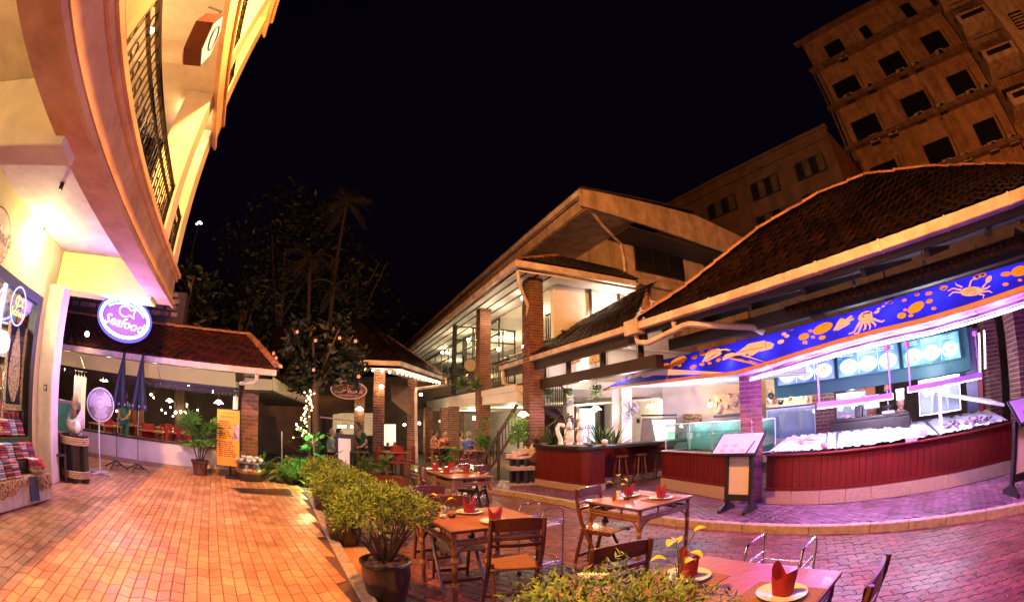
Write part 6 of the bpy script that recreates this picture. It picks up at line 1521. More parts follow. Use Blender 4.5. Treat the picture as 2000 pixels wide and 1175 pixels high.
# spiral stair balustrade
t = T('spiral_stair', 'curved stair with thin dark balusters rising behind the brick pillar', 'stair', tuple(at(1100, 860, 12.3)))
pts = [(1063, 742, 12.0), (1085, 742, 12.1), (1100, 758, 12.15), (1106, 780, 12.2), (1100, 800, 12.2), (1085, 822, 12.2), (1065, 836, 12.2)]
rl = [at(*p) for p in pts]; MB().tube(rl, .03, 6).build('handrail', DARKW, t, True)
lo = [p - V((0, 0, .75)) for p in rl]; MB().tube(lo[:4], .03, 6).build('stringer', DARKW, t, True)
for i in range(13):
    f_ = i / 12 * 3; k = min(2, int(f_)); p = lerp(rl[k], rl[k + 1], f_ - k); MB().tube([p, p - V((0, 0, .74))], .011, 5).build('baluster', DARKW, t)
for i in range(7):
    p = lerp(at(1070, 795, 12.4), at(1110, 822, 12.4), i / 6); MB().box((p.x, p.y, p.z), (.6, .3, .05)).build('step', DARKW, t)
hallpx('wall', mat('brown_stair_wall', (.10, .05, .035), .7, .2, 4), 1046, 1126, 868, 792, 13.2)
# straight stair rail left of the pillar
t = T('stair_rail', 'dark sloping stair rail with iron balusters left of the brick pillar', 'railing', tuple(at(985, 930, 11.6)))
a, b_ = at(938, 905, 12.4), at(1010, 790, 12.2); MB().bar(a, b_, .07, .09).build('handrail', DARKW, t); MB().bar(a - V((0, 0, .6)), b_ - V((0, 0, .6)), .05, .07).build('bottom_rail', DARKW, t)
for i in range(12): p = lerp(a, b_, (i + .3) / 12); MB().tube([p, p - V((0, 0, .6))], .013, 5).build('baluster', BLACK, t)
for k in (.02, .5): p = lerp(a, b_, k); MB().bar(V((p.x, p.y, .1)), p + V((0, 0, .1)), .09, .09).build('post', DARKW, t)
# wall fan, fridge display, cow print board
p = at(1231, 799, 10.9); f, X = facing(p); t = T('wall_fan', 'dark round wall fan beside the white columns behind the bar', 'fan', tuple(p))
MB().tube([p + X * .21 * math.cos(a) + V((0, 0, .21 * math.sin(a))) for a in [j * .3142 for j in range(21)]], .012, 6, False).build('guard_ring', BLACK, t)
for j in range(10): a = j * .628; MB().tube([p, p + X * .21 * math.cos(a) + V((0, 0, .21 * math.sin(a)))], .004, 4).build('guard_wire', BLACK, t)
MB().lathe([(.0, -.05), (.05, -.04), (.05, .04), (0, .05)], p + f * .05, 10).build('motor', BLACK, t, True)
for j in range(3):
    a = j * 2.094; d = X * math.cos(a) + V((0, 0, math.sin(a))); s = X * -math.sin(a) + V((0, 0, math.cos(a))); MB().slab(p + f * .03 + d * .03 - s * .03, p + f * .03 + d * .18 - s * .08, p + f * .05 + d * .18 + s * .08, p + f * .05 + d * .03 + s * .03, .006).build('blade', BLACK, t)
t = T('display_fridge', 'dark display fridge with brightly lit slanted front behind the bar', 'fridge', tuple(at(1290, 860, 11.6)))
a, b_, c_, d_ = at(1250, 862, 12.0), at(1325, 862, 12.0), at(1322, 815, 12.0), at(1254, 816, 12.0); f, X = facing(a)
MB().prism([a, b_, c_, d_], f * .5).build('case', mat('grey_brown_enamel', (.16, .10, .09), .5, .2, 5), t); MB().prism([at(1281, 860, 11.95), at(1318, 860, 11.95), at(1319, 819, 11.95), at(1273, 819, 11.95)], f * .03).build('lit_window', emis('fridge_light', (1, .95, .85), 2.0), t)
for k in (831, 844): MB().bar(at(1275, k, 11.93), at(1320, k, 11.93), .03, .03).build('shelf', GREYM, t)
MB().bar(at(1252, 811, 11.9), at(1322, 810, 11.9), .04, .05).build('top_rail', BLACK, t)
lamp(at(1295, 845, 11.3), 6, (1, .9, .8), .1)
t = tag(hallpx('picture_board', mat('brown_print_board', (.45, .3, .16), .7, .6, 14, col2=(.05, .03, .02), contrast=(.45, .55)), 1334, 1371, 826, 808, 12.6, .05, None), 'brown printed board on the back wall right of the display fridge', 'board')
p = at(1245, 822, 12.4); t = T('framed_photo', 'small dark photo in a white frame left of the display fridge', 'picture', tuple(p)); hallpx('frame', WHITE, 1242, 1251, 828, 815, 12.4, .03, t); hallpx('print', BLACKW, 1244, 1249, 825, 818, 12.37, .01, t)
# menu stands on the pavement
def menustand(base_px, top_px, label, d0=None):
    """BASE_PX: two foot points; TOP_PX: corners of the slanted board"""
    a, b_ = gp(*base_px[0], ZW), gp(*base_px[1], ZW); t = T('menu_stand', label, 'menu stand', tuple((a + b_) / 2), group='black menu stands at the seafood counter')
    d = (b_ - a); L_ = d.length; d.normalize(); nn = V((-d.y, d.x, 0)); nn = nn if nn.dot(a) < 0 else -nn
    for p in (a, b_):
        MB().prism([p + nn * .26 + V((0, 0, .0)), p + nn * .26 + V((0, 0, .05)), p + nn * .06 + V((0, 0, .14)), p - nn * .06 + V((0, 0, .14)), p - nn * .26 + V((0, 0, .05)), p - nn * .26], d * .05).build('foot', BLACKW, t)
        MB().bar(p + d * .025, p + d * .025 + V((0, 0, .98)), .06, .09, nn).build('post', BLACKW, t)
    MB().bar(a + V((0, 0, .22)), b_ + d * .05 + V((0, 0, .22)), .05, .10).build('bottom_rail', BLACKW, t); MB().bar(a + V((0, 0, .93)), b_ + d * .05 + V((0, 0, .93)), .05, .05).build('top_rail', BLACKW, t)
    MB().prism([a + d * .06 + V((0, 0, .28)), b_ + V((0, 0, .28)), b_ + V((0, 0, .90)), a + d * .06 + V((0, 0, .90))], nn * .012).build('panel', mat('cream_menu_panel', (.62, .50, .42), .6, .05, 3, bump=0), t)
    m = (a + b_) / 2; w2 = .42; c0_, c1_ = m + nn * .22 + V((0, 0, .93)), m - nn * .22 + V((0, 0, 1.25)); ex = d * w2
    MB().slab(c0_ - ex, c0_ + ex, c1_ + ex, c1_ - ex, .03).build('menu_frame', BLACKW, t); up = (c1_ - c0_).normalized(); nb_ = d.cross(up).normalized(); nb_ = nb_ if nb_.z > 0 else -nb_
    i_ = .035; MB().slab(c0_ - ex + d * i_ + up * i_ + nb_ * .014, c0_ + ex - d * i_ + up * i_ + nb_ * .014, c1_ + ex - d * i_ - up * i_ + nb_ * .014, c1_ - ex + d * i_ - up * i_ + nb_ * .014, .008).build('menu_sheet', mat('white_menu_sheet', (.82, .76, .78), .35, .04, 3, bump=0, coat=.4), t)
    SK = mat('menu_sketch_ink', (.35, .26, .24), .6, .3, 10); rr_ = random.Random(3)
    for k in range(5):
        c = c0_ + d * (-.22 + (k % 3) * .18) + up * (.09 + .12 * (k // 3)) + nb_ * .017
        MB().tube([c + d * .035 * math.cos(q) * (1 + .2 * math.sin(3 * q)) + up * .025 * math.sin(q) for q in [j * .5 for j in range(14)]], .004, 4).build('printed_sketch', SK, t)
    p = c0_ + d * .25 + nb_ * .025; MB().bar(p + up * .03, p + up * .3 + d * .05, .016, .012).build('pen', BLACK, t)
    return t
menustand(((1416, 996), (1462, 999)), None, 'black menu stand with slanted white menu in front of the brick pillar')
menustand(((1972, 968), (2040, 945)), None, 'black menu stand cut by the right edge of the picture')
# ============================================================ far buildings
TA, TB = V((23.0, 18.2, 0)), V((29.3, 6.0, 0))
td = (TB - TA).normalized(); tn = V((td.y, -td.x, 0)); tn = tn if tn.dot(TA) < 0 else -tn      # tn points to the street
TL = (TB - TA).length
TOWER = mat('stained_tower_render', (.40, .23, .12), .85, .25, 1.2, streak=1.6, bump=.2, bscale=30)
TOWD = mat('dark_ledge_render', (.20, .12, .075), .85, .3, 2, streak=2.0)
TW = T('apartment_tower', 'grimy tall apartment block with barred windows and air conditioners on every floor', 'building', tuple((TA + TB) / 2))
def TP(s, o, z): return TA + td * s + tn * o + V((0, 0, z))
def tbox(name, m, s0, s1, o0, o1, z0, z1, parent=None):
    return MB().prism([TP(s0, o0, z0), TP(s1, o0, z0), TP(s1, o1, z0), TP(s0, o1, z0)], (0, 0, z1 - z0)).build(name, m, parent or TW)
tbox('wall', TOWER, 0, TL, -9, 0, 0, 25.8)
tbox('wall', TOWER, .1, TL - .1, -8, -.02, 25.8, 28.9)
FL = [10.7, 14.4, 18.05, 21.7, 25.6]
for z in FL: tbox('ledge', TOWD, -.35, TL + .3, .003, .55, z, z + .28)
tbox('roof_edge', TOWD, -.5, TL, -.02, .5, 28.9, 29.15)
for s in (-.2, .35): MB().tube([TP(s, .2, 8), TP(s, .2, 26)], .09, 6).build('drain_pipe', TOWD, TW)
def tpx(px, py): return on(px, py, (TA.x, TA.y), (TB.x, TB.y))
def z5(p): return (1560 + p[0] / 3.357, p[1] / 3.357)
wins = [[(165, 310), (270, 262), (315, 345), (215, 390)], [(395, 195), (440, 172), (495, 240), (450, 270)], [(660, 50), (715, 25), (790, 100), (735, 135)],
    [(228, 570), (360, 490), (415, 585), (265, 655)], [(525, 405), (655, 340), (720, 440), (580, 505)], [(800, 255), (920, 205), (990, 305), (865, 365)],
    [(345, 820), (500, 740), (550, 870), (395, 925)], [(668, 660), (815, 597), (875, 705), (720, 780)], [(968, 515), (1095, 465), (1165, 575), (1040, 640)],
    [(465, 1120), (620, 1045), (680, 1170), (520, 1230)], [(820, 965), (975, 900), (1030, 1025), (870, 1090)], [(1145, 830), (1270, 770), (1340, 905), (1205, 960)]]
ACM = mat('dirty_cream_enamel', (.42, .32, .22), .6, .25, 6)
def acunit(s, z, label):
    c = TP(s, .3, z); t = T('air_conditioner', label, 'air conditioner', tuple(c), group='air conditioners on the tower')
    MB().prism([TP(s - .42, .06, z), TP(s + .42, .06, z), TP(s + .42, .40, z), TP(s - .42, .40, z)], (0, 0, .62)).build('case', ACM, t)
    cc = TP(s + .1, .41, z + .31); MB().tube([cc + td * .24 * math.cos(a) + V((0, 0, .24 * math.sin(a))) for a in [i * .4488 for i in range(15)]], .02, 4, False).build('fan_ring', BLACK, t)
    MB().prism([cc + td * .23 * math.cos(a) + V((0, 0, .23 * math.sin(a))) for a in [i * .5236 for i in range(12)]], tn * .004).build('fan_opening', BLACK, t)
    MB().prism([TP(s - .4, .02, z - .06), TP(s + .4, .02, z - .06), TP(s + .4, .42, z - .06), TP(s - .4, .42, z - .06)], (0, 0, .05)).build('bracket', BLACK, t)
fln = ['top', 'fourth', 'third', 'second lowest']
coln = ['left', 'middle', 'right']
for k, q4 in enumerate(wins):
    P4 = [tpx(*z5(p)) for p in q4]
    S = sorted((p - TA).dot(td) for p in P4); Zs = sorted(p.z for p in P4)
    s0, s1, zb, zt = (S[0] + S[1]) / 2, (S[2] + S[3]) / 2, (Zs[0] + Zs[1]) / 2, (Zs[2] + Zs[3]) / 2
    f = tbox('window', BLACKW, s0 - .06, s1 + .06, .003, .05, zb - .06, zt + .06)
    n = 2 if s1 - s0 > 1.2 else 1
    for i in range(n): tbox('pane', DG, s0 + (s1 - s0) * i / n + .03, s0 + (s1 - s0) * (i + 1) / n - .03, .051, .055, zb, zt, f)
    tbox('sill', TOWER, s0 - .12, s1 + .12, .003, .16, zb - .14, zb - .065, f)
    if n == 2:
        g_ = MB(); st = .22
        m_n = int((s1 - s0 + zt - zb) / st)
        for i in range(1, m_n):
            for sg in (1, -1):
                a = i * st
                x0, y0 = (a, 0) if a <= s1 - s0 else (s1 - s0, a - (s1 - s0)); x1, y1 = (0, a) if a <= zt - zb else (a - (zt - zb), zt - zb)
                fl = (lambda x: x) if sg > 0 else (lambda x: (s1 - s0) - x)
                g_.bar(TP(s0 + fl(x0), .14, zb + y0), TP(s0 + fl(x1), .14, zb + y1), .022, .022, tn)
        o = g_.build('window_grille', BLACK, f); o['kind'] = 'stuff'
    r_, c_ = k // 3, k % 3
    if k not in (1, 2, 9):
        acunit((s0 + s1) / 2 - (.2 if k % 2 else -.25), zb - .72, 'air conditioner below the %s window of the %s tower row' % (coln[c_], fln[r_]))
        if k > 2 and k != 5: acunit(s1 + .75, zb - .72, 'air conditioner right of the %s window, %s tower row' % (coln[c_], fln[r_]))
    if k > 2: MB().tube([TP(s1 + .35, .12, zb - 1.1), TP(s1 + .35, .12, zt + .2)], .05, 5).build('drain_pipe', TOWD, TW)
for s in (2.2, 6.8, 9.8): MB().tube([TP(s, .10, 9), TP(s, .10, 12.7)], .05, 5).build('drain_pipe', TOWD, TW)

# neighbouring block with balconies at the far right
BK = T('balcony_block', 'pale apartment block with projecting balconies at the top right corner', 'building', tuple(TP(TL + 4, 0, 0)))
BW = mat('pale_balcony_render', (.60, .44, .30), .8, .2, 2, streak=2.0)
def bbox(name, m, s0, s1, o0, o1, z0, z1): return MB().prism([TP(s0, o0, z0), TP(s1, o0, z0), TP(s1, o1, z0), TP(s0, o1, z0)], (0, 0, z1 - z0)).build(name, m, BK)
bbox('wall', TOWER, TL + .35, TL + 14, -8, -.8, 0, 27.0)
bbox('wall', BW, TL + 3.9, TL + 14, -.79, 2.2, 0, 34)
for k, z in enumerate((12.6, 15.9, 19.2, 22.5, 25.8)):
    bbox('balcony_slab', BW, TL + .5, TL + 3.88, -.79, 1.7, z, z + .3); bbox('balcony_parapet', BW, TL + .5, TL + 3.88, 1.56, 1.7, z + .302, z + .95); bbox('balcony_parapet', BW, TL + .5, TL + .62, -.79, 1.55, z + .302, z + .95)
    bbox('recess', BLACKW, TL + .9, TL + 3.4, -.788, -.70, z + .9, z + 2.6)
    bbox('balcony_slot', BLACKW, TL + .9, TL + 3.5, 1.701, 1.72, z + .42, z + .78)
    for i in range(7): MB().bar(TP(TL + .8 + i * .42, 1.62, z + .95), TP(TL + .8 + i * .42, 1.62, z + 2.0), .03, .03).build('window_bar', BLACK, BK)
    MB().bar(TP(TL + .6, 1.62, z + 2.0), TP(TL + 3.8, 1.62, z + 2.0), .05, .05).build('top_bar', BLACK, BK)
    f = bbox('window', BLACKW, TL + 5.0, TL + 6.6, 2.201, 2.25, z + 1.0, z + 2.4)
    for i in range(5): bbox('louvre_slat', BW, TL + 5.1, TL + 6.5, 2.26, 2.30, z + 1.1 + i * .25, z + 1.2 + i * .25)
for i in range(6): MB().bar(TP(TL + .6 + i * .5, -1.0, 27.0), TP(TL + .6 + i * .5, -1.0, 29.2), .05, .05).build('roof_lattice', BLACK, BK)
# the lower block behind the restaurant house
LA, LB = V((9.2, 21.2, 0)), V((13.95, 12.1, 0)); ld = (LB - LA).normalized(); ln_ = V((ld.y, -ld.x, 0)); ln_ = ln_ if ln_.dot(LA) < 0 else -ln_; LL = (LB - LA).length
LW = T('office_block', 'dim lower office block with two rows of wide windows behind the house roof', 'building', tuple((LA + LB) / 2))
LM = mat('dim_office_render', (.085, .042, .02), .85, .25, 1.5, streak=1.6)
def lbox(name, m, s0, s1, o0, o1, z0, z1, parent=None): 
    P = lambda s, o: LA + ld * s + ln_ * o + V((0, 0, z0)); return MB().prism([P(s0, o0), P(s1, o0), P(s1, o1), P(s0, o1)], (0, 0, z1 - z0)).build(name, m, parent or LW)
lbox('wall', LM, -6, LL, -6, 0, 0, 13.6); lbox('parapet', LM, -6, LL + .1, -.2, .12, 13.6, 13.75); lbox('ledge', LM, -6, LL, .003, .18, 9.95, 10.25); lbox('ledge', LM, -6, LL, .003, .12, 13.05, 13.2)
def lz(p): 
    q = on(1300 + p[0] / 2.4486, p[1] / 2.4486, (LA.x, LA.y), (LB.x, LB.y)); return (q - LA).dot(ld), q.z
for q4 in ([(205, 990), (330, 930), (340, 1000), (215, 1050)], [(410, 890), (530, 835), (550, 905), (425, 965)], [(620, 795), (745, 735), (775, 805), (640, 865)], [(440, 1050), (590, 980), (605, 1070), (450, 1120)], [(655, 945), (810, 885), (830, 960), (670, 1010)]):
    P4 = [lz(p) for p in q4]; S = sorted(p[0] for p in P4); Zs = sorted(p[1] for p in P4); s0, s1, zb, zt = (S[0] + S[1]) / 2, (S[2] + S[3]) / 2, (Zs[0] + Zs[1]) / 2, (Zs[2] + Zs[3]) / 2
    f = lbox('window', BLACKW, s0 - .05, s1 + .05, .003, .06, zb - .05, zt + .05)
    for i in range(4): lbox('pane', mat('dim_grey_glass', (.08, .055, .04), .25, .3, 3, bump=0) if i % 2 else DG, s0 + (s1 - s0) * i / 4 + .03, s0 + (s1 - s0) * (i + 1) / 4 - .03, .061, .066, zb, zt, f)
# ============================================================ tall dark trees and palms behind
def leafcloud(c, rad, n, size, rr, squash=(1, 1, 1), clump=None):
    """leaf-sized faces spread through a crown of several clumps"""
    b = MB(); c = V(c); cl = []
    for k in range(clump or 1):
        d = V((rr.gauss(0, 1), rr.gauss(0, 1), rr.gauss(0, 1))).normalized() * rr.uniform(.25, .85)
        cl.append((V((d.x * rad * squash[0], d.y * rad * squash[1], d.z * rad * squash[2])), rr.uniform(.25, .5) * rad))
    for i in range(n):
        o, r2 = cl[rr.randrange(len(cl))]
        d = V((rr.gauss(0, 1), rr.gauss(0, 1), rr.gauss(0, 1))).normalized() * r2 * rr.uniform(.35, 1) ** .6
        p = c + o + d; ax = V((rr.gauss(0, 1), rr.gauss(0, 1), rr.gauss(0, .6))).normalized(); s = V((rr.gauss(0, 1), rr.gauss(0, 1), rr.gauss(0, 1))); s = s.cross(ax).normalized(); l = size * rr.uniform(.6, 1.3)
        b.add([p, p + ax * l * .5 + s * l * .2, p + ax * l, p + ax * l * .5 - s * l * .2], [(0, 1, 2, 3)])
    return b
rr = random.Random(21)
def bigtree(px, py, dist, rad, n, label, sq=(1, .8, 1.1), kind='dark_tree'):
    c = at(px, py, dist); t = T(kind, label, 'tree', (c.x, c.y, 0), group='dark trees behind the roofs')
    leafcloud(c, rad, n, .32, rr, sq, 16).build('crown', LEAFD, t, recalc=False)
    b = MB(); b.tube([V((c.x + .2, c.y, 0)), V((c.x, c.y, c.z * .5)), c], [.28, .2, .1], 8)
    for k in range(5): d = V((rr.uniform(-1, 1), rr.uniform(-1, 1), rr.uniform(.2, 1))) * rad * .6; b.tube([lerp(V((c.x, c.y, 0)), c, .6 + .08 * k), c + d], [.09, .03], 6)
    b.build('trunk', BARK, t, True)
bigtree(560, 520, 24, 4.2, 4200, 'broad dark tree towering behind the roof left of the palm'); bigtree(475, 590, 22, 2.6, 2000, 'smaller dark tree right behind the end of the pavilion roof ridge'); bigtree(705, 560, 25, 3.0, 2600, 'dark tree with pale big leaves right of the palm trunk'); bigtree(368, 590, 16, 1.6, 1400, 'dark tree seen just right of the shop house corner'); bigtree(620, 450, 27, 3.0, 2000, 'highest dark tree crown above the palms')
def palm(px, pyb, pyt, dist, px_top, label, fr=14, L_=1.8):
    base = at(px, pyb, dist); base.z = 0; top = at(px_top, pyt, dist); t = T('palm_tree', label, 'palm', tuple(base), group='slim palms behind the frangipani')
    MB().tube([base, lerp(base, top, .35) + V((.1, 0, 0)), lerp(base, top, .7), top], [.12, .10, .08, .07], 8).build('trunk', mat('dark_palm_bark', (.025, .015, .009), .9, .3, 18, bump=.5), t, True)
    for i in range(fr):
        a = i * 6.2832 / fr + rr.uniform(-.2, .2); e = rr.uniform(-.2, 1.2); d = V((math.cos(a), math.sin(a), 0)); b = MB(); pts = []
        for k in range(9):
            u = k / 8; pts.append(top + d * L_ * u * math.cos(e * (1 - u * .6)) + V((0, 0, L_ * (math.sin(e) * u - .75 * u * u))))
        b.tube(pts, [.025, .022, .02, .018, .015, .012, .01, .008, .004], 5)
        for k in range(1, 9):
            for sgn in (1, -1):
                for h in (0, .5):
                    p = lerp(pts[k - 1], pts[k], h); ax = (pts[k] - pts[k - 1]).normalized(); s = ax.cross(V((0, 0, 1))).normalized() * sgn; q = (s * .8 + ax * .6 - V((0, 0, .35))).normalized() * L_ * .3 * math.sin(.35 + 2.5 * (k - 1 + h) / 8)
                    b.add([p - ax * .02, p + q * .5 - ax * .035, p + q, p + q * .5 + ax * .035], [(0, 1, 2, 3)])
        b.build('frond', mat('dim_palm_frond', (.03, .026, .008), .55, .35, 9, island=.4, bump=0), t, recalc=False)
palm(634, 620, 395, 19, 678, 'tallest slim palm leaning right above the dark trees', 13, 1.5); palm(622, 640, 505, 17, 607, 'lower palm with arching fronds left of the tallest palm', 14, 1.3); palm(640, 640, 560, 16.5, 652, 'short palm with a single orange lit hanging frond', 5, 1.0)
# street light glimpsed between the tower-like shop corner and the trees
p = at(388, 437, 20); t = T('street_lamp', 'small distant white street lamp seen just right of the shop house corner', 'street lamp', tuple(p)); MB().tube([p + V((-.15, 0, 0)), p + V((.05, 0, .06)), p + V((.2, 0, -.02))], [.05, .07, .04], 8).build('lamp_head', emis('cold_street_lamp', (.8, .95, .9), 6), t, True); MB().tube([p, p - V((0, 0, p.z))], .04, 6).build('pole', BLACK, t)
# ============================================================ tables, folding chairs and trolleys in the street
ta = V((.85, .53, 0)).normalized(); tb = V((ta.y, -ta.x, 0))
RIM = mat('dark_table_edge', (.10, .035, .018), .4, .3, 10)
def bamboo_leg(p, h, parent):
    pts, rs = [], []
    for k in range(5):
        z = h * k / 4; pts += [V((p.x, p.y, max(0, z - .012))), V((p.x, p.y, z + .002)), V((p.x, p.y, min(h, z + .014)))] if 0 < k < 4 else [V((p.x, p.y, z))]
        rs += [.024, .029, .024] if 0 < k < 4 else [.025]
    o = MB().tube(pts, rs, 9).build('leg', BAMB, parent, True)
    for z in (h * .33, h * .66): MB().tube([V((p.x, p.y, z - .018)), V((p.x, p.y, z + .018))], .0295, 9).build('cane_binding', CANE, o, True)
def table(c, wa, wb, label, z=0.0):
    t = T('dining_table', label, 'table', (c.x, c.y, z), 0, 'bamboo tables in the street'); H_ = .74; P = lambda x, y, q: V((c.x, c.y, z)) + ta * (x * wa / 2) + tb * (y * wb / 2) + V((0, 0, q))
    MB().prism([P(-1, -1, H_), P(1, -1, H_), P(1, 1, H_), P(-1, 1, H_)], (0, 0, .012)).build('tabletop', TOPW, t, bevel=.003); MB().prism([P(-.995, -.995, H_ - .018), P(.995, -.995, H_ - .018), P(.995, .995, H_ - .018), P(-.995, .995, H_ - .018)], (0, 0, .017)).build('table_edge', RIM, t)
    i = .90
    for x in (-i, i):
        for y in (-i, i): bamboo_leg(P(x, y, 0), H_ - .02, t)
    for x0, y0, x1, y1 in ((-i, -i, i, -i), (i, -i, i, i), (i, i, -i, i), (-i, i, -i, -i)):
        for z_ in (H_ - .095, H_ - .13): MB().tube([P(x0, y0, z_), P(x1, y1, z_)], .016, 7).build('apron_pole', BAMB, t, True)
        for k, (u0, u1) in enumerate(((0, .22), (1, .78))):
            a, b_ = P(x0 + (x1 - x0) * u0, y0 + (y1 - y0) * u0, H_ - .33), P(x0 + (x1 - x0) * u1, y0 + (y1 - y0) * u1, H_ - .13)
            cn = P(x0 + (x1 - x0) * (u0 + (u1 - u0) * .12), y0 + (y1 - y0) * (u0 + (u1 - u0) * .12), H_ - .15)
            MB().tube([lerp(lerp(a, cn, s), lerp(cn, b_, s), s) for s in [j / 6 for j in range(7)]], .012, 6).build('corner_brace', BAMB, t, True)
        for u in (.35, .65): q = P(x0 + (x1 - x0) * u, y0 + (y1 - y0) * u, 0); MB().tube([q + V((0, 0, H_ - .13)), q + V((0, 0, H_ - .02))], .012, 6).build('spindle', BAMB, t, True)
    return P, H_ + .012 + z
def chair(o, f, label, group='folding wooden chairs'):
    """O: floor point under the seat centre; F: the way the sitter faces"""
    yaw = math.atan2(f.y, f.x)
    global CH0
    if CH0: return copy_tree(CH0, o, yaw, label)
    t = T('folding_chair', label, 'chair', tuple(o), yaw, group); W0 = WM[t]; P = lambda x, y, z: W0 @ V((x, y, z)); hw = .215; yv = W0.to_3x3() @ V((0, 1, 0))
    for y in (-hw, hw):
        pts = [(-.235, .905), (-.225, .82), (-.195, .68), (-.14, .52), (-.06, .38), (.06, .20), (.19, .0)]
        MB().tube([P(x, y, z) for x, z in pts], [.018, .020, .021, .021, .020, .019, .017], 6).build('stile', CHAIRW, t, True)
        y2 = y * .86
        MB().bar(P(-.13, y2, .50), P(-.25, y2, .0), .024, .042, W0.to_3x3() @ V((1, 0, 0))).build('leg', CHAIRW, t, bevel=.004); MB().bar(P(-.15, y2, .425), P(.24, y2, .425), .024, .04).build('seat_rail', CHAIRW, t, bevel=.004)
    top = MB(); n = 10
    for k in range(n): 
        y0, y1 = -hw + 2 * hw * k / n, -hw + 2 * hw * (k + 1) / n; z0 = .885 + .025 * max(0, math.cos((k - n / 2) / n * 3.0)) ** .5; z1 = .885 + .025 * max(0, math.cos((k + 1 - n / 2) / n * 3.0)) ** .5
        xo = lambda y: -.222 - .02 * (1 - (y / hw) ** 2)
        top.add([P(xo(y0), y0, .80), P(xo(y1), y1, .80), P(xo(y1), y1, z1), P(xo(y0), y0, z0), P(xo(y0) + .02, y0, .80), P(xo(y1) + .02, y1, .80), P(xo(y1) + .02, y1, z1), P(xo(y0) + .02, y0, z0)], [(0, 1, 2, 3), (4, 7, 6, 5), (3, 2, 6, 7), (0, 4, 5, 1)])
    top.build('top_rail', CHAIRW, t)
    for z, x in ((.74, -.207), (.675, -.192)): MB().tube([P(x, -hw, z), P(x - .02, 0, z), P(x, hw, z)], .016, 6).build('back_slat', CHAIRW, t, True)
    for k in range(8): x = -.15 + k * .056; MB().bar(P(x, -.205, .452), P(x, .205, .452), .048, .016).build('seat_slat', SEATW, t, bevel=.003)
    MB().bar(P(.125, -hw, .10), P(.125, hw, .10), .02, .035).build('rung', CHAIRW, t); MB().bar(P(-.225, -hw * .86, .10), P(-.225, hw * .86, .10), .02, .035).build('rung', CHAIRW, t)
    CH0 = t
    return t
CH0 = None
def chair_px(p0, p1, toward, label, z0=0.0, zt=.89):
    """P0, P1: pixels of the two back tops; TOWARD: a floor point on the side the sitter faces"""
    a, b_ = gp(*p0, zt + z0), gp(*p1, zt + z0); m = (a + b_) / 2; d = (b_ - a).normalized(); f = V((-d.y, d.x, 0)); f = f if f.dot(V((toward[0], toward[1], 0)) - V((m.x, m.y, 0))) > 0 else -f
    o = V((m.x, m.y, z0)) + f * .23; return chair(o, f, label)
def setting(P, H_, x, y, rot, lab, who):
    """place mat, plate and folded napkin at table coordinates X, Y"""
    c = P(x, y, 0); c.z = H_; A = ta * math.cos(rot) + tb * math.sin(rot); B = V((-A.y, A.x, 0))
    m = tag(MB().prism([c - A * .20 - B * .145, c + A * .20 - B * .145, c + A * .20 + B * .145, c - A * .20 + B * .145], (0, 0, .004)).build('placemat', MATT), 'brown placemat under the %s %s' % (lab, who), 'placemat', 'placemats on the street tables')
    bd_ = MB()
    for p, q in ((-1, -1), (1, -1), (1, 1), (-1, 1)): pass
    pl_ = tag(MB().lathe([(.0, .006), (.075, .006), (.09, .012), (.135, .024), (.137, .027), (.09, .017), (.07, .012), (0, .012)], c, 32).build('dinner_plate', WPLATE, None, True), 'white plate with the %s %s' % (lab, who), 'plate', 'plates on the street tables')
    # bishop's hat napkin
    b = MB(); n = 24; rows = 7
    for k in range(rows):
        u = k / (rows - 1)
        for j in range(n):
            a = 6.2832 * j / n; h = .075 + .075 * abs(math.cos(a + .3)) ** 1.6 + .012 * math.sin(3 * a); r = (.055 + .016 * u) * (1 - .10 * u * abs(math.sin(a))) + .004 * math.sin(5 * a + 3 * u)
            b.v.append(tuple(c + A * r * math.cos(a) + B * r * .8 * math.sin(a) + V((0, 0, .018 + h * u))))
    for k in range(rows - 1):
        for j in range(n): b.f.append((k * n + j, k * n + (j + 1) % n, (k + 1) * n + (j + 1) % n, (k + 1) * n + j))
    z0 = .05; base = len(b.v)
    for j in range(n): a = 6.2832 * j / n; b.v.append(tuple(c + A * .03 * math.cos(a) + B * .025 * math.sin(a) + V((0, 0, .06))))
    for j in range(n): b.f.append(((rows - 1) * n + j, (rows - 1) * n + (j + 1) % n, base + (j + 1) % n, base + j))
    b.f.append(tuple(range(base, base + n)))
    o = tag(b.build('folded_napkin', NAP, None, True), 'pointed red napkin, %s %s' % (lab, who), 'napkin', 'folded napkins on the street tables')
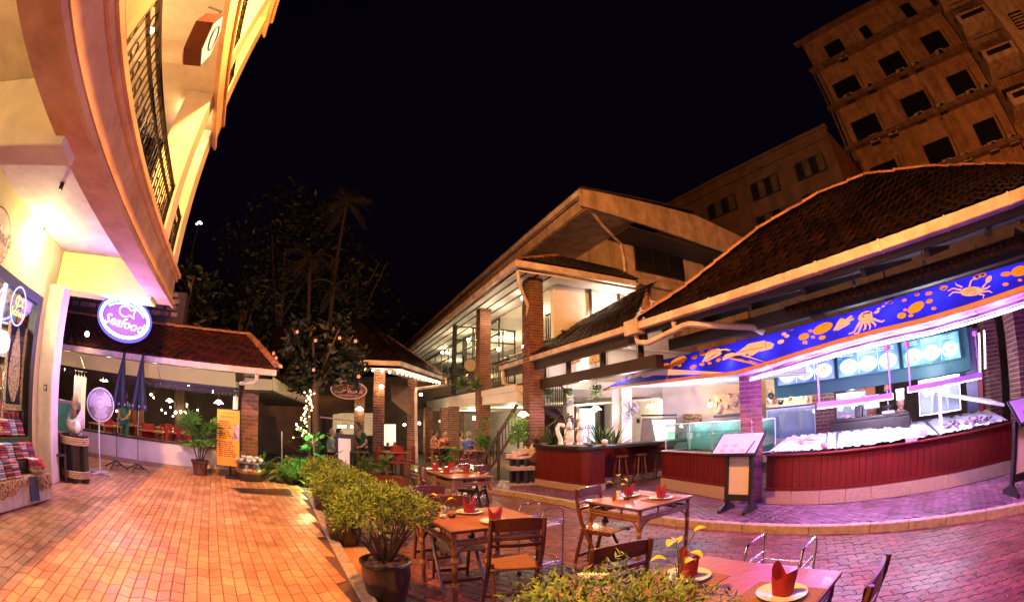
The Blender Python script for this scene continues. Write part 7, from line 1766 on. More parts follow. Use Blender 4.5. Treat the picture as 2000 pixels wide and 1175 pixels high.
def vase(c, k, label, salt=True, lab2=''):
    t = T('flower_vase', label, 'vase', tuple(c)); MB().lathe([(.0, 0), (.026, 0), (.028, .01), (.02, .03), (.027, .07), (.030, .10), (.026, .105), (.02, .04), (0, .03)], c, 14).build('vase', CHI, t, True)
    for i in range(k):
        a = i * 2.4 + .5; d = V((math.cos(a), math.sin(a), 0)); h = .06 + .035 * i; tip = c + d * (.05 + .02 * (i % 2)) + V((0, 0, .10 + h)); MB().tube([c + V((0, 0, .08)), c + d * .02 + V((0, 0, .12 + h * .5)), tip], .003, 5).build('stem', LEAF, t)
        s = V((-d.y, d.x, 0)); L_, w_2 = .085, .034; b = MB(); P_ = []
        for j in range(9):
            u = j / 8; ww = w_2 * math.sin(math.pi * min(1, u * .92 + .08)) ** .7 * (1 - u * .25); q = tip + d * L_ * u + V((0, 0, .03 * math.sin(u * 2.6) - .03 * u)); P_.append((q - s * ww + V((0, 0, .010)), q, q + s * ww + V((0, 0, .010))))
        for j in range(8): b.add([P_[j][0], P_[j][1], P_[j + 1][1], P_[j + 1][0]], [(0, 1, 2, 3)]); b.add([P_[j][1], P_[j][2], P_[j + 1][2], P_[j + 1][1]], [(0, 1, 2, 3)])
        b.build('leaf', PALE, t, 2, recalc=False)
    if salt:
        p = c + ta * -.035 + tb * .075; tag(MB().ball(p + V((0, 0, .022)), .034, 12, 8, (1, 1, .72)).build('sugar_pot', CHI, None, True), 'small round white sugar pot beside ' + lab2, 'pot'); 
        p = c + ta * .05 + tb * .09; tag(MB().ball(p + V((0, 0, .022)), .032, 12, 7, (1.3, .9, .7)).build('ashtray', mat('dark_brown_ceramic', (.06, .025, .015), .25, .3, 9), None, True), 'dark brown rounded ashtray beside ' + lab2, 'ashtray')
        p = c - ta * .075; t = tag(MB().lathe([(.0, 0), (.017, 0), (.018, .055), (.012, .07), (0, .075)], p, 10).build('pepper_shaker', mat('amber_glass', (.20, .06, .02), .2, .2, 9), None, True), 'small amber pepper shaker beside ' + lab2, 'shaker')
N1 = gp(880, 1037, .752); c1 = N1 - tb * .42 + ta * .475; P1, h1 = table(c1, .95, .84, 'bamboo table with orange lit top beside the big potted bush')
N2 = gp(1250, 994, .752); c2 = N2 - tb * .42 + ta * .475; P2, h2 = table(c2, .95, .84, 'bamboo table in the middle with half orange half violet top')
F3 = gp(1380, 1084, .752); c3 = F3 + tb * .48 - ta * .42; P3, h3 = table(c3, .84, .96, 'nearest table at the bottom right with violet lit top')
cf = gp(884, 921, .752); cfa, cfb = cf - tb * .42, cf + tb * .43
P4, h4 = table(cfa, .78, .84, 'far half of the long table set for four in the middle distance'); P5, h5 = table(cfb, .78, .84, 'near half of the long table set for four in the middle distance')
def tco(P0, c, wa, wb, px, py, h): p = gp(px, py, h); d = p - c; return d.dot(ta) / (wa / 2), d.dot(tb) / (wb / 2)
x, y = tco(P1, c1, .95, .84, 917, 1002, h1); setting(P1, h1, x, y, .0, 'far napkin on', 'the orange lit table')
x, y = tco(P1, c1, .95, .84, 967, 1021, h1); setting(P1, h1, x, y, .0, 'near napkin on', 'the orange lit table')
x, y = tco(P2, c2, .95, .84, 1228, 969, h2); setting(P2, h2, x, y, .3, 'left napkin on', 'the middle table')
x, y = tco(P2, c2, .95, .84, 1291, 974, h2); setting(P2, h2, x, y, .0, 'right napkin on', 'the middle table')
x, y = tco(P3, c3, .84, .96, 1342, 1128, h3); setting(P3, h3, x, y, 1.57, 'napkin half hidden by leaves on', 'the nearest table')
x, y = tco(P3, c3, .84, .96, 1526, 1163, h3); setting(P3, h3, x, y, 1.57, 'big napkin at the front of', 'the nearest table')
for (PP, cc, hh, px, py, lb) in ((P4, cfa, h4, 850, 917, 'left napkin on'), (P4, cfa, h4, 888, 913, 'far right napkin on'), (P5, cfb, h5, 872, 923, 'near left napkin on'), (P5, cfb, h5, 910, 922, 'near right napkin on')):
    x, y = tco(PP, cc, .78, .84, px, py, hh); setting(PP, hh, max(-.75, min(.75, x)), max(-.75, min(.75, y)), .0, lb, 'the long far table')
v = gp(866, 1008, h1); vase(v, 2, 'slim white vase with one lime leaf on the orange lit table', True, 'the vase of the orange lit table')
v = gp(1208, 975, h2); vase(v, 4, 'white vase with lime leaves on the middle table', True, 'the vase of the middle table')
v = gp(1322, 1160, h3); vase(v, 6, 'white vase with big lime green leaves on the nearest table', False)
v = gp(848, 914, h4); vase(v, 3, 'white vase with pale flower on the long far table', False)
chair_px((955, 1018), (1067, 1012), (c1.x, c1.y), 'folding chair seen from behind in front of the orange lit table')
chair_px((1122, 958), (1174, 948), (c2.x, c2.y), 'folding chair seen from the side at the left of the middle table')
chair_px((1148, 1078), (1278, 1052), (2.2, 4.2), 'folding chair whose back shows above the bottom shrub')
chair_px((1735, 1083), (1697, 1152), (c3.x, c3.y), 'folding chair at the bottom right edge facing the nearest table')
chair_px((851, 972), (903, 970), (c1.x, c1.y), 'folding chair on the far side of the orange lit table')
chair_px((814, 951), (855, 949), (-.9, 3), 'folding chair behind the crown of the big potted bush')
chair_px((801, 907), (817, 911), (cf.x, cf.y), 'left one of the two folding chairs at the left end of the long far table')
chair_px((816, 909), (834, 918), (cf.x, cf.y), 'right one of the two folding chairs at the left end of the long far table')
chair_px((940, 911), (958, 907), (cf.x, cf.y), 'folding chair at the right end of the long far table')
chair_px((905, 897), (921, 896), (cf.x, cf.y), 'folding chair on the far side of the long far table')
chair_px((735, 930), (790, 933), (-2.6, 5.6), 'reddish folding chair seen over the second bush in the row')
def trolley(p0, p1, w_, label, h=.84):
    """P0, P1: floor points of its two ends"""
    d = (p1 - p0).normalized(); n = V((-d.y, d.x, 0)); t = T('serving_trolley', label, 'trolley', tuple((p0 + p1) / 2), group='chrome serving trolleys'); Z = V((0, 0, 1))
    for p in (p0, p1):
        a, b_ = p - n * w_ / 2, p + n * w_ / 2
        MB().tube([a + Z * .05, a + Z * (h - .06), a + n * .02 + Z * (h - .015), a + n * .06 + Z * h, b_ - n * .06 + Z * h, b_ - n * .02 + Z * (h - .015), b_ + Z * (h - .06), b_ + Z * .05], .010, 8).build('end_hoop', STEEL, t, True); MB().tube([a + Z * (h - .13), b_ + Z * (h - .13)], .008, 6).build('cross_rail', STEEL, t, True)
        for q in (a, b_): MB().tube([q + n * .012 + Z * .025, q - n * .012 + Z * .025], .025, 10).build('wheel', BLACK, t, True)
    for z in (.17, .60):
        q = [p0 - n * w_ / 2, p1 - n * w_ / 2, p1 + n * w_ / 2, p0 + n * w_ / 2]; MB().prism([x + Z * z for x in q], Z * .014).build('shelf', mat('worn_white_shelf', (.45, .42, .40), .35, .15, 8), t)
        for k in range(4): MB().tube([q[k] + Z * (z + .05), q[(k + 1) % 4] + Z * (z + .05)], .006, 6).build('shelf_rail', STEEL, t, True)
a, b_ = gp(1078, 1134, 0), gp(1034, 1118, 0); trolley(a, b_, .28, 'chrome trolley between the orange lit table and the side chair', .80)
a = gp(1478, 1052, .84); b_ = gp(1582, 1058, .84); a.z = b_.z = 0; trolley(a, b_, .34, 'chrome trolley with white shelf behind the nearest table', .84)
a, b_ = gp(905, 985, 0), gp(938, 990, 0); trolley(a, b_, .42, 'chrome trolley with blue glints at the long far table', .84)
# ============================================================ potted bushes
def bush(c, rad, n, size, label, pot=True, pr=.2, ph=.5, sq=.62, twigs=22, zc=.95, zb=0, group='potted bushes along the step', m=LEAFY, name='potted_bush', off=(0, 0)):
    t = T(name, label, 'plant', (c.x, c.y, zb), group=group); r_ = random.Random(int(c.x * 100) + 5)
    if pot:
        MB().lathe([(.0, .0), (pr * .62, 0), (pr * .82, ph * .3), (pr * 1.0, ph * .7), (pr * .98, ph * .9), (pr * 1.08, ph * .96), (pr * 1.06, ph), (pr * .94, ph * .99), (pr * .9, ph * .9), (0, ph * .86)], (c.x, c.y, zb), 32).build('pot', POTM, t, True)
        b = MB()
        for k in range(130):
            q, rd2 = r_.uniform(0, 6.28), pr * .88 * math.sqrt(r_.random()); b.ball((c.x + rd2 * math.cos(q), c.y + rd2 * math.sin(q), zb + ph * .93 + r_.uniform(0, .015)), r_.uniform(.016, .028), 6, 4, (1.2, .9, .6))
        o = b.build('pebbles', PEB, t, True); o['kind'] = 'stuff'
    tw = MB(); tips = []
    for k in range(twigs):
        q = 6.2832 * k / twigs * 2.4; rr_ = rad * math.sqrt(r_.random()) * .9; tip = V((c.x + rr_ * math.cos(q), c.y + rr_ * math.sin(q), zb + zc - rad * sq * .35 + r_.uniform(-.08, .2) * rad)); st = V((c.x + .03 * math.cos(q), c.y + .03 * math.sin(q), zb + (ph if pot else 0) * .9))
        md = lerp(st, tip, .5) + V((0, 0, .08 * rad)); tw.tube([st, md, tip], [.011, .007, .004], 5); tips.append((md, tip))
    tw.build('twigs', BARK, t, True)
    b = MB()
    for i in range(n):
        q = r_.uniform(0, 6.2832); e = math.asin(r_.uniform(-.5, 1)); k = r_.random() ** .25; lump = 1 + .16 * math.sin(3 * q + 1) * math.cos(2 * e) + .10 * math.sin(7 * q + 5 * e)
        p = V((c.x + off[0], c.y + off[1], zb + zc)) + V((math.cos(q) * math.cos(e) * rad, math.sin(q) * math.cos(e) * rad, math.sin(e) * rad * sq)) * k * lump
        out = (p - V((c.x, c.y, zb + zc - rad * .5))).normalized(); ax = (out + V((r_.gauss(0, .7), r_.gauss(0, .7), r_.gauss(-.25, .6)))).normalized(); s = ax.cross(V((r_.gauss(0, .4), r_.gauss(0, .4), 1))).normalized(); l = size * r_.uniform(.6, 1.35); up = s.cross(ax) * l * .12
        b.add([p, p + ax * l * .4 + s * l * .17 - up * .3, p + ax * l - up, p + ax * l * .4 - s * l * .17 - up * .3, p + ax * l * .45 + up * .5], [(0, 1, 4), (1, 2, 4), (2, 3, 4), (3, 0, 4)])
    b.build('leaves', m, t, recalc=False)
    return t
pc = gp(757, 1158, 0); pc = V((pc.x, pc.y, 0)); bush(V((-1.06, 3.55, 0)), .45, 5200, .046, 'big yellow-green bush in a dark pot of pebbles, nearest of the row', zc=.90, sq=.46, pr=.215, ph=.46, off=(-.04, 0))
bush(V((-2.06, 5.15, 0)), .45, 3800, .05, 'yellow-green bush second in the row behind the nearest pot', zc=.82, pr=.24, sq=.5)
bush(V((-3.0, 6.75, 0)), .43, 3000, .055, 'olive bush third in the row near the lit plants', zc=.78, pr=.24, sq=.5)
bush(V((-2.45, 6.0, 0)), .30, 900, .05, 'small low bush between the second and third bush of the row', zc=.55, pr=.18, ph=.35)
bb_ = at(1200, 1150, 1.72); bush(V((bb_.x, bb_.y, 0)), .50, 3800, .042, 'green shrub at the bottom of the picture in front of the nearest table', zc=at(1210, 1128, 1.72).z - .27, pr=.24, ph=.35, sq=.55)
FL_ = mat('white_small_flower', (.85, .78, .70), .6, .05, 8, bump=0); b = MB()
for k in range(9):
    a = k * .7; q = at(1135 + 14 * (k % 3) + (k // 3) * 8, 1122 + 6 * (k % 2), 1.45); 
    for j in range(5): d = V((math.cos(j * 1.257), math.sin(j * 1.257), .3)); s = V((-d.y, d.x, 0)); b.add([q, q + d * .008 + s * .005, q + d * .018, q + d * .008 - s * .005], [(0, 1, 2, 3)])
o = b.build('flowers', FL_, [x for x in bpy.data.objects if x.get('label', '').startswith('green shrub at the bottom')][0], recalc=False); o['kind'] = 'stuff'
# ============================================================ stall, fan, parasols and other things on the plaza
def sp(px, py, d, z=None):
    p = at(px, py, d)
    if z is not None: p.z = z
    return p
# textile stall
s0_, s1_ = gp(103, 975, ZP), gp(-60, 1022, ZP); sd = (s1_ - s0_); sd.z = 0; sL = sd.length; sd.normalize(); sn = V((-sd.y, sd.x, 0)); sn = sn if sn.dot(s0_) > 0 else -sn
SS = lambda a, d, z: V((s0_.x, s0_.y, 0)) + sd * a + sn * d + V((0, 0, z))
st = T('textile_stall', 'stepped white stall table draped with patterned cloth at the left edge', 'stall', tuple(SS(.8, .3, ZP)))
def sbox(name, m, a0, a1, d0, d1, z0, z1, parent=st, bevel=0): return MB().prism([SS(a0, d0, z0), SS(a1, d0, z0), SS(a1, d1, z0), SS(a0, d1, z0)], (0, 0, z1 - z0)).build(name, m, parent, bevel=bevel)
sbox('plinth', mat('scuffed_white_board', (.66, .58, .60), .55, .2, 4, streak=5), 0, sL, 0, .75, ZP + .02, ZP + .34); sbox('step', BLACKW, .02, sL, .2, .75, ZP + .34, ZP + .52); sbox('step', BLACKW, .04, sL, .42, .75, ZP + .52, ZP + .78)
PAT = mat('brown_gold_batik', (.55, .35, .15), .8, .6, 30, col2=(.08, .02, .012), contrast=(.42, .56), bump=.3)
b = MB(); nx = 24
for i in range(nx + 1):
    a = -.012 + (sL) * i / nx; dr = .13 + .05 * math.sin(i * .55) + .02 * math.sin(i * 1.7)
    for (d, z) in ((.2, ZP + .348), (.0, ZP + .352), (-.014, ZP + .33), (-.016 - .01 * math.sin(i * 1.3), ZP + .34 - dr)): b.v.append(tuple(SS(a, d, z)))
for i in range(nx):
    for j in range(3): k = i * 4 + j; b.f.append((k, k + 4, k + 5, k + 1))
b.build('draped_cloth', PAT, st, 2, recalc=False)
JE = mat('blue_denim_cloth', (.06, .10, .20), .85, .3, 40)
t = tag(MB().slab(SS(.62, -.035, ZP + .06), SS(.40, -.035, ZP + .05), SS(.40, -.02, ZP + .36), SS(.62, -.02, ZP + .36), .02).build('blue_cloth', JE), 'blue cloth hanging over the front of the textile stall', 'cloth')
FURM = mat('tawny_fur', (.40, .20, .07), .95, .6, 35, col2=(.03, .015, .01), bump=.6); b = MB(); r_ = random.Random(6)
for k in range(420):
    c = SS(.36 + r_.gauss(0, .05), -.04 + r_.uniform(-.03, .1), ZP + .36 + r_.uniform(-.17, .12)); d = (V((r_.gauss(0, .5), r_.gauss(0, .5), -.8)) - sn * .5).normalized() * r_.uniform(.03, .07); s = d.cross(V((0, 0, 1))).normalized() * .005; b.add([c - s, c + s, c + d], [(0, 1, 2)])
tag(b.build('fur_tail', FURM, None, recalc=False), 'tawny and black fur tail lying over the stall cloth', 'fur')
stripes = [(.42, .03, .03), (.62, .55, .50), (.20, .04, .16), (.70, .40, .08), (.04, .05, .12), (.55, .10, .16), (.25, .30, .42), (.60, .18, .06)]
SM = [mat('folded_cloth_dye_%s' % n, c, .85, .25, 30, bump=.4) for n, c in zip(('red', 'white', 'plum', 'ochre', 'navy', 'rose', 'slate', 'rust'), stripes)]
stk = [('wine red and white striped', (0, 1, 5, 0, 2)), ('red and ochre striped', (0, 3, 1, 3, 0)), ('plum and red striped', (2, 0, 4, 2, 5)), ('white and rose striped', (1, 5, 1, 2, 1)), ('rust and navy striped', (7, 4, 7, 0, 4)), ('pale grey and white', (1, 6, 1, 6, 1))]
rowsn = ['front row', 'middle row', 'top row']; seen = {}
for row, (d, z) in enumerate(((.02, ZP + .36), (.22, ZP + .53), (.45, ZP + .79))):
    for k in range(7 if row else 6):
        a = .06 + k * .185 + .03 * row + (.13 if row == 0 else 0); cn, cs = stk[(k + row * 2) % 6]
        if row == 0 and k in (1, 2): continue
        p = SS(a + .08, d + .1, z); t = T('cloth_stack', '%s cloth stack, %s from the right, %s of the stall' % (cn, ['first', 'second', 'third', 'fourth', 'fifth', 'sixth', 'seventh'][k], rowsn[row]), 'cloth stack', tuple(p), group='folded cloth stacks on the stall')
        n = 7
        for j in range(n):
            zz = z + j * .027; lean = .012 * j
            q = [SS(a + rnd.uniform(0, .006), d + lean, zz), SS(a + .165 + rnd.uniform(0, .006), d + lean, zz), SS(a + .165, d + .2, zz), SS(a, d + .2, zz)]
            MB().prism(q, (0, 0, .024)).build('folded_cloth', SM[cs[j % 5]], t, bevel=.008)
b = MB(); c0 = SS(.10, .12, ZP + .40)
for k in range(9): b.ball(tuple(c0 + sd * r_.uniform(-.07, .12) + sn * r_.uniform(-.06, .12) + V((0, 0, r_.uniform(0, .10)))), .075, 9, 6, (1.2, 1, .7))
tag(b.build('red_scarves', mat('bright_red_scarf', (.52, .03, .03), .85, .3, 25, bump=.8), None, True), 'heap of bright red scarves at the right corner of the textile stall', 'scarves', kind='stuff')
# low dark stool beside the stall
p = gp(112, 938, ZP); t = T('side_table', 'small dark wooden side table between the textile stall and the rope bound stand', 'table', tuple(p)); A = V((.9, -.35, 0)).normalized(); B = V((-A.y, A.x, 0))
MB().prism([p - A * .17 - B * .2 + V((0, 0, .42)), p + A * .17 - B * .2 + V((0, 0, .42)), p + A * .17 + B * .2 + V((0, 0, .42)), p - A * .17 + B * .2 + V((0, 0, .42))], (0, 0, .035)).build('top', DARKW, t, bevel=.004)
for x in (-.14, .14):
    for y in (-.17, .17): MB().bar(p + A * x + B * y, p + A * x + B * y + V((0, 0, .42)), .045, .045).build('leg', DARKW, t)
# rope bound stand with the ceramic jar
p = gp(150, 938, ZP); poststand('post_stand', 'rope bound stand of black posts carrying a pale ceramic jar, beside the fan', p, .55, .78); c = p + V((0, 0, .78))
t = T('ceramic_jar', 'tall open pale ceramic shell jar holding dried grass on the rope bound stand', 'jar', tuple(c)); b = MB(); n = 20
CER = mat('pale_textured_ceramic', (.58, .46, .36), .75, .35, 22, bump=.8)
for (r, z) in ((.07, 0), (.15, .06), (.19, .16), (.19, .26), (.16, .36), (.13, .42)):
    for j in range(n): a = 6.2832 * j / n; open_ = max(0, math.cos(a + 1.2)); b.v.append(tuple(c + V((r * math.cos(a) * 1.15, r * math.sin(a), z * (1 - .42 * open_)))))
for k in range(5):
    for j in range(n): b.f.append((k * n + j, k * n + (j + 1) % n, (k + 1) * n + (j + 1) % n, (k + 1) * n + j))
b.build('shell', CER, t, True); MB().ball(c + V((.17, -.04, .14)), .085, 10, 8, (.8, .8, 1.4)).build('white_spout', WHITE, t, True)
b = MB()
for k in range(60): a = r_.uniform(0, 6.28); d = V((math.cos(a) * .09, math.sin(a) * .09, .42 * r_.uniform(.8, 1.15))); s = V((-math.sin(a), math.cos(a), 0)) * .006; q = c + V((-.02, 0, .22)); b.add([q - s, q + s, q + d * .6 + s, q + d, q + d * .6 - s], [(0, 1, 2, 3, 4)])
b.build('dried_grass', mat('dried_grass', (.50, .36, .10), .8, .3, 20, island=.3, bump=0), t, recalc=False)
b = MB()
for k in range(26): a = r_.uniform(0, 6.28); e = r_.uniform(.2, 1.2); d = V((math.cos(a) * math.cos(e), math.sin(a) * math.cos(e), math.sin(e))) * r_.uniform(.08, .16); s = d.cross(V((0, 0, 1))).normalized() * .018; q = c + V((.08, -.08, .15)); b.add([q, q + d * .5 + s, q + d, q + d * .5 - s], [(0, 1, 2, 3)])
b.build('green_sprig', LEAF, t, recalc=False)
# tank on a cabinet behind it
p = sp(128, 850, 8.8, ZP); t = T('fish_cabinet', 'brown cabinet with a lit fish tank and blue side behind the rope bound stand', 'cabinet', tuple(p)); f, X = facing(p)
MB().bar(p - X * .35 + V((0, 0, .38)), p + X * .35 + V((0, 0, .38)), .5, .74).build('case', mat('brown_cabinet', (.22, .11, .05), .55, .25, 6), t); MB().bar(p - X * .36 + V((0, 0, .77)), p + X * .36 + V((0, 0, .77)), .52, .04).build('top', TRIMW, t)
MB().bar(p - X * .30 + V((0, 0, 1.03)), p + X * .33 + V((0, 0, 1.03)), .4, .46).build('tank', mat('green_tank_water', (.05, .12, .08), .15, .5, 3, emit=(.1, .3, .2), estr=.25), t, bevel=.005); MB().bar(p - X * .36 + V((0, 0, 1.03)), p - X * .305 + V((0, 0, 1.03)), .42, .48).build('blue_side', mat('blue_paint', (.04, .07, .42), .4, .1, 5), t); MB().bar(p - X * .30 + V((0, 0, 1.285)), p + X * .33 + V((0, 0, 1.285)), .42, .05).build('lid', GREYM, t)
MB().tube([p - X * .5 - f * .35 + V((0, 0, .0)), p - X * .5 - f * .35 + V((0, 0, .35)), p - X * .42 - f * .3 + V((0, 0, .42))], .045, 8).build('blue_pipe', mat('blue_pipe', (.10, .25, .55), .4, .1, 5), t, True)
# pedestal fan
p = gp(196, 925, ZP); t = T('pedestal_fan', 'white pedestal fan on a crossed foot in front of the low wall', 'fan', tuple(p)); hub = at(196, 790, (V((p.x, p.y, 0))).length - .05)
for d in (V((.3, .08, 0)), V((-.3, -.08, 0)), V((.08, -.3, 0)), V((-.08, .3, 0))): MB().bar(p + V((0, 0, .04)), p + d + V((0, 0, .02)), .045, .03).build('foot', WHITE, t)
pole = hub + V((-.06, .14, 0)); MB().tube([p + V((0, 0, .03)), V((p.x, p.y, hub.z - .2)), pole], [.016, .016, .014], 8).build('pole', WHITE, t, True)
fd = V((.80, -.62, .0)).normalized(); fx = V((-fd.y, fd.x, 0)); fz = V((0, 0, 1)); fr = .32
for off, rr_ in ((.07, .97), (0, 1.0), (-.07, .97), (.10, .45)): MB().tube([hub + fd * off + (fx * math.cos(a) + fz * math.sin(a)) * fr * rr_ for a in [j * .2618 for j in range(25)]], .006, 5, False).build('guard_ring', WHITE, t, True)
b = MB()
for j in range(60):
    a = j * .10472; r = fx * math.cos(a) + fz * math.sin(a); b.tube([hub + fd * .12 + r * .05, hub + fd * .10 + r * fr * .5, hub + fd * .07 + r * fr * .97, hub + r * fr, hub - fd * .07 + r * fr * .95, hub - fd * .10 + r * fr * .35], .0035, 4)
o = b.build('guard_wires', WHITE, t); o['kind'] = 'stuff'
MB().tube([hub + fd * .125, hub + fd * .10], [.055, .06], 14).build('badge', mat('pink_white_badge', (.7, .55, .7), .3), t, True); MB().tube([hub - fd * .10, hub - fd * .16, hub - fd * .26], [.06, .085, .05], 12).build('motor', WHITE, t, True)
for j in range(3):
    a0 = j * 2.094; L_ = []
    for k in range(6):
        a = a0 + k * .26; r = fx * math.cos(a) + fz * math.sin(a); L_.append((hub + r * .05 + fd * (.03 - .012 * k), hub + r * fr * (.86 - .02 * abs(k - 3)) + fd * (.04 - .018 * k)))
    b = MB()
    for k in range(5): b.add([L_[k][0], L_[k][1], L_[k + 1][1], L_[k + 1][0]], [(0, 1, 2, 3)])
    b.build('blade', mat('translucent_lilac_blade', (.62, .52, .66), .3, .05, 5), t, 2, recalc=False)
# folded parasols on tripod stands
PARA = mat('navy_parasol_cloth', (.014, .018, .045), .6, .3, 10, stretch=(6, 6, 1)); PVAL = mat('white_print_on_valance', (.7, .7, .8), .6)
def parasol(bx, by, tx, ty, label):
    p = gp(bx, by, ZP); d0 = V((p.x, p.y, 0)).length; top = at(tx, ty, d0); t = T('folded_parasol', label, 'parasol', tuple(p), group='folded navy parasols'); L_ = top - p
    MB().tube([p + V((0, 0, .06)), p + L_ * .30, p + L_ * .301, top], [.018, .018, .013, .013], 8).build('pole', GREYM, t, True); MB().tube([p + L_ * .28, p + L_ * .31], .03, 8).build('clamp', BLACK, t, True)
    for k in range(4):
        a = k * 1.5708 + .4; d = V((math.cos(a), math.sin(a), 0)); MB().tube([p + V((0, 0, .17)), p + d * .33 + V((0, 0, .012))], .014, 6).build('tripod_leg', BLACK, t, True); MB().tube([p + V((0, 0, .05)), p + d * .17 + V((0, 0, .09))], .009, 5).build('tripod_strut', BLACK, t)
    b = MB(); n = 32; prof = [(.03, 1.0), (.035, .97), (.06, .90), (.10, .78), (.14, .66), (.17, .58), (.185, .535)]
    for r, u in prof:
        for j in range(n): a = 6.2832 * j / n; k = 1 + .30 * math.cos(8 * a) * (1 - (u - .53) / .5) * .9; b.v.append(tuple(p + L_ * (u - .012 * math.cos(8 * a) * (u < .6)) + V((math.cos(a) * r * k, math.sin(a) * r * k, 0))))
    for i in range(len(prof) - 1):
        for j in range(n): b.f.append((i * n + j, i * n + (j + 1) % n, (i + 1) * n + (j + 1) % n, (i + 1) * n + j))
    b.build('cloth', PARA, t, True); MB().ball(top, .035, 8, 6).build('finial', BLACK, t, True)
    for j in range(8):
        a = 6.2832 * j / 8 + .1; q = p + L_ * .565 + V((math.cos(a), math.sin(a), 0)) * .215
        if (EYE - q).dot(V((math.cos(a), math.sin(a), 0))) < 0: continue
        sx = V((-math.sin(a), math.cos(a), 0)); MB().tube([q - sx * .025, q - V((0, 0, .03)), q + sx * .025, q + V((0, 0, .02)) - sx * .01], .007, 4).build('white_print', PVAL, t)
parasol(228, 914, 243, 690, 'folded navy parasol on a tripod, left of the pair'); parasol(270, 920, 279, 694, 'folded navy parasol on a tripod, right of the pair nearer the palm')
# orange banner with the menu lines
a, b_ = at(424, 905, 10.4), at(468, 912, 10.3); zt, zb = at(424, 797, 10.4).z, at(424, 908, 10.4).z; bdir = V((b_.x - a.x, b_.y - a.y, 0)); bw = bdir.length; bdir.normalize(); bnn = V((bdir.y, -bdir.x, 0)); bnn = bnn if bnn.dot(a) < 0 else -bnn
t = T('banner', 'orange menu banner with rows of dark print hung beside the brick pillar', 'banner', (a.x, a.y, ZP)); BP = lambda s, z, o=0: V((a.x, a.y, 0)) + bdir * s + bnn * o + V((0, 0, z))
MB().prism([BP(0, zb, 0), BP(bw, zb, 0), BP(bw, zt, 0), BP(0, zt, 0)], -bnn * .01).build('cloth', mat('glowing_orange_cloth', (.85, .34, .035), .6, .15, 2.5, bump=.1, emit=(1, .35, .03), estr=.10), t)  # faint glow put into the cloth so that it looks lit
for z in (zb, zt): MB().bar(BP(-.02, z, -.01), BP(bw + .02, z, -.01), .025, .025).build('rod', BLACK, t)
for s in (bw * .55, bw * .98): MB().bar(BP(s, ZP, -.1), BP(s, zt, -.1), .04, .04).build('stand_post', BLACKW, t)
MB().bar(BP(bw * .4, ZP + .03, -.1), BP(bw * 1.2, ZP + .03, -.1), .35, .06).build('stand_base', BLACKW, t)
DI = mat('dark_print_ink', (.09, .03, .02), .7, .05, 5, bump=0); hh = zt - zb
text('Set menu', .085, frame(BP(bw * .45, zt - hh * .125, .004), bdir, V((0, 0, 1)), bnn), mat('brown_title_ink', (.30, .14, .02), .6), 'lettering', t, .25); text('SILOM VILLAGE', .04, frame(BP(bw * .5, zt - hh * .06, .004), bdir, V((0, 0, 1)), bnn), mat('brown_title_ink', (.30, .14, .02), .6), 'lettering', t)
for k in range(17):
    z = zt - hh * (.22 + .036 * k + (.03 if k > 8 else 0)); x = .05
    for j in range(r_.randrange(3, 7)):
        wd = r_.uniform(.04, .13); 
        if x + wd > bw * (.68 if k < 9 else .86): break
        MB().prism([BP(x, z, .003), BP(x + wd, z, .003), BP(x + wd, z + .018, .003), BP(x, z + .018, .003)], bnn * .002).build('printed_word', DI, t); x += wd + .02
MB().prism([BP(bw * .74, zt - hh * .52, .003), BP(bw * .97, zt - hh * .52, .003), BP(bw * .97, zt - hh * .25, .003), BP(bw * .74, zt - hh * .25, .003)], bnn * .002).build('printed_photo', mat('lilac_photo_print', (.62, .45, .62), .6, .5, 9), t)
for k in range(3): MB().bar(BP(bw * (.70 + .08 * k), zt - hh * .51, .008), BP(bw * (.71 + .08 * k), zt - hh * .46, .008), .02, .004).build('printed_figure', mat('indigo_print', (.08, .06, .30), .6), t)
lamp(BP(bw * .3, zt + .15, .35), 3.5, (1, .85, .4), .05)
# rhapis palm, ferns and other plants
GRL = mat('bright_green_leaf', (.10, .28, .045), .45, .35, 8, island=.35, bump=0)
def fanpalm(p, h, n, L_, label, pot=True, group=None, m=GRL, potm=None, pr=.2, ph=.34, stems=6, sw=.25):
    t = T('potted_palm' if pot else 'palm_plant', label, 'plant', tuple(p), group=group); r_ = random.Random(int(p.x * 77)); 
    if pot: MB().lathe([(.0, 0), (pr * .75, 0), (pr, ph * .85), (pr * 1.12, ph * .87), (pr * 1.12, ph), (pr * .95, ph), (0, ph * .9)], p, 20).build('pot', potm or mat('brown_clay_pot', (.12, .045, .035), .6, .25, 8), t, True)
    sb = MB(); tops = []
    for k in range(stems): a = k * 6.28 / stems; q = V(p) + V((math.cos(a) * sw, math.sin(a) * sw, h * r_.uniform(.45, 1))); sb.tube([V(p) + V((math.cos(a) * .06, math.sin(a) * .06, (ph if pot else 0) * .9)), q], .014, 6); tops.append(q)
    sb.build('stems', BARK, t, True); b = MB()
    for i in range(n):
        o = tops[i % stems] + V((0, 0, r_.uniform(-.35, .05))) * h * .4; a = r_.uniform(0, 6.28); e = r_.uniform(-.2, 1.1); d = V((math.cos(a) * math.cos(e), math.sin(a) * math.cos(e), math.sin(e))); c = o + d * L_ * .45; s = d.cross(V((0, 0, 1))).normalized(); u = s.cross(d); b.bar(o, c, .007, .007)
        for k in range(7):
            th = (k - 3) * .45; ax = (d * math.cos(th) + s * math.sin(th)); tip = c + ax * L_ * .58 - V((0, 0, L_ * .07)); w2 = ax.cross(u).normalized() * L_ * .06; mid = c + ax * L_ * .32; b.add([c, mid + w2, tip, mid - w2], [(0, 1, 2, 3)])
    b.build('leaves', m, t, recalc=False); return t
fanpalm(gp(391, 927, ZP) , 1.25, 60, .50, 'rhapis palm with fan leaves in a brown pot in front of the low white wall')
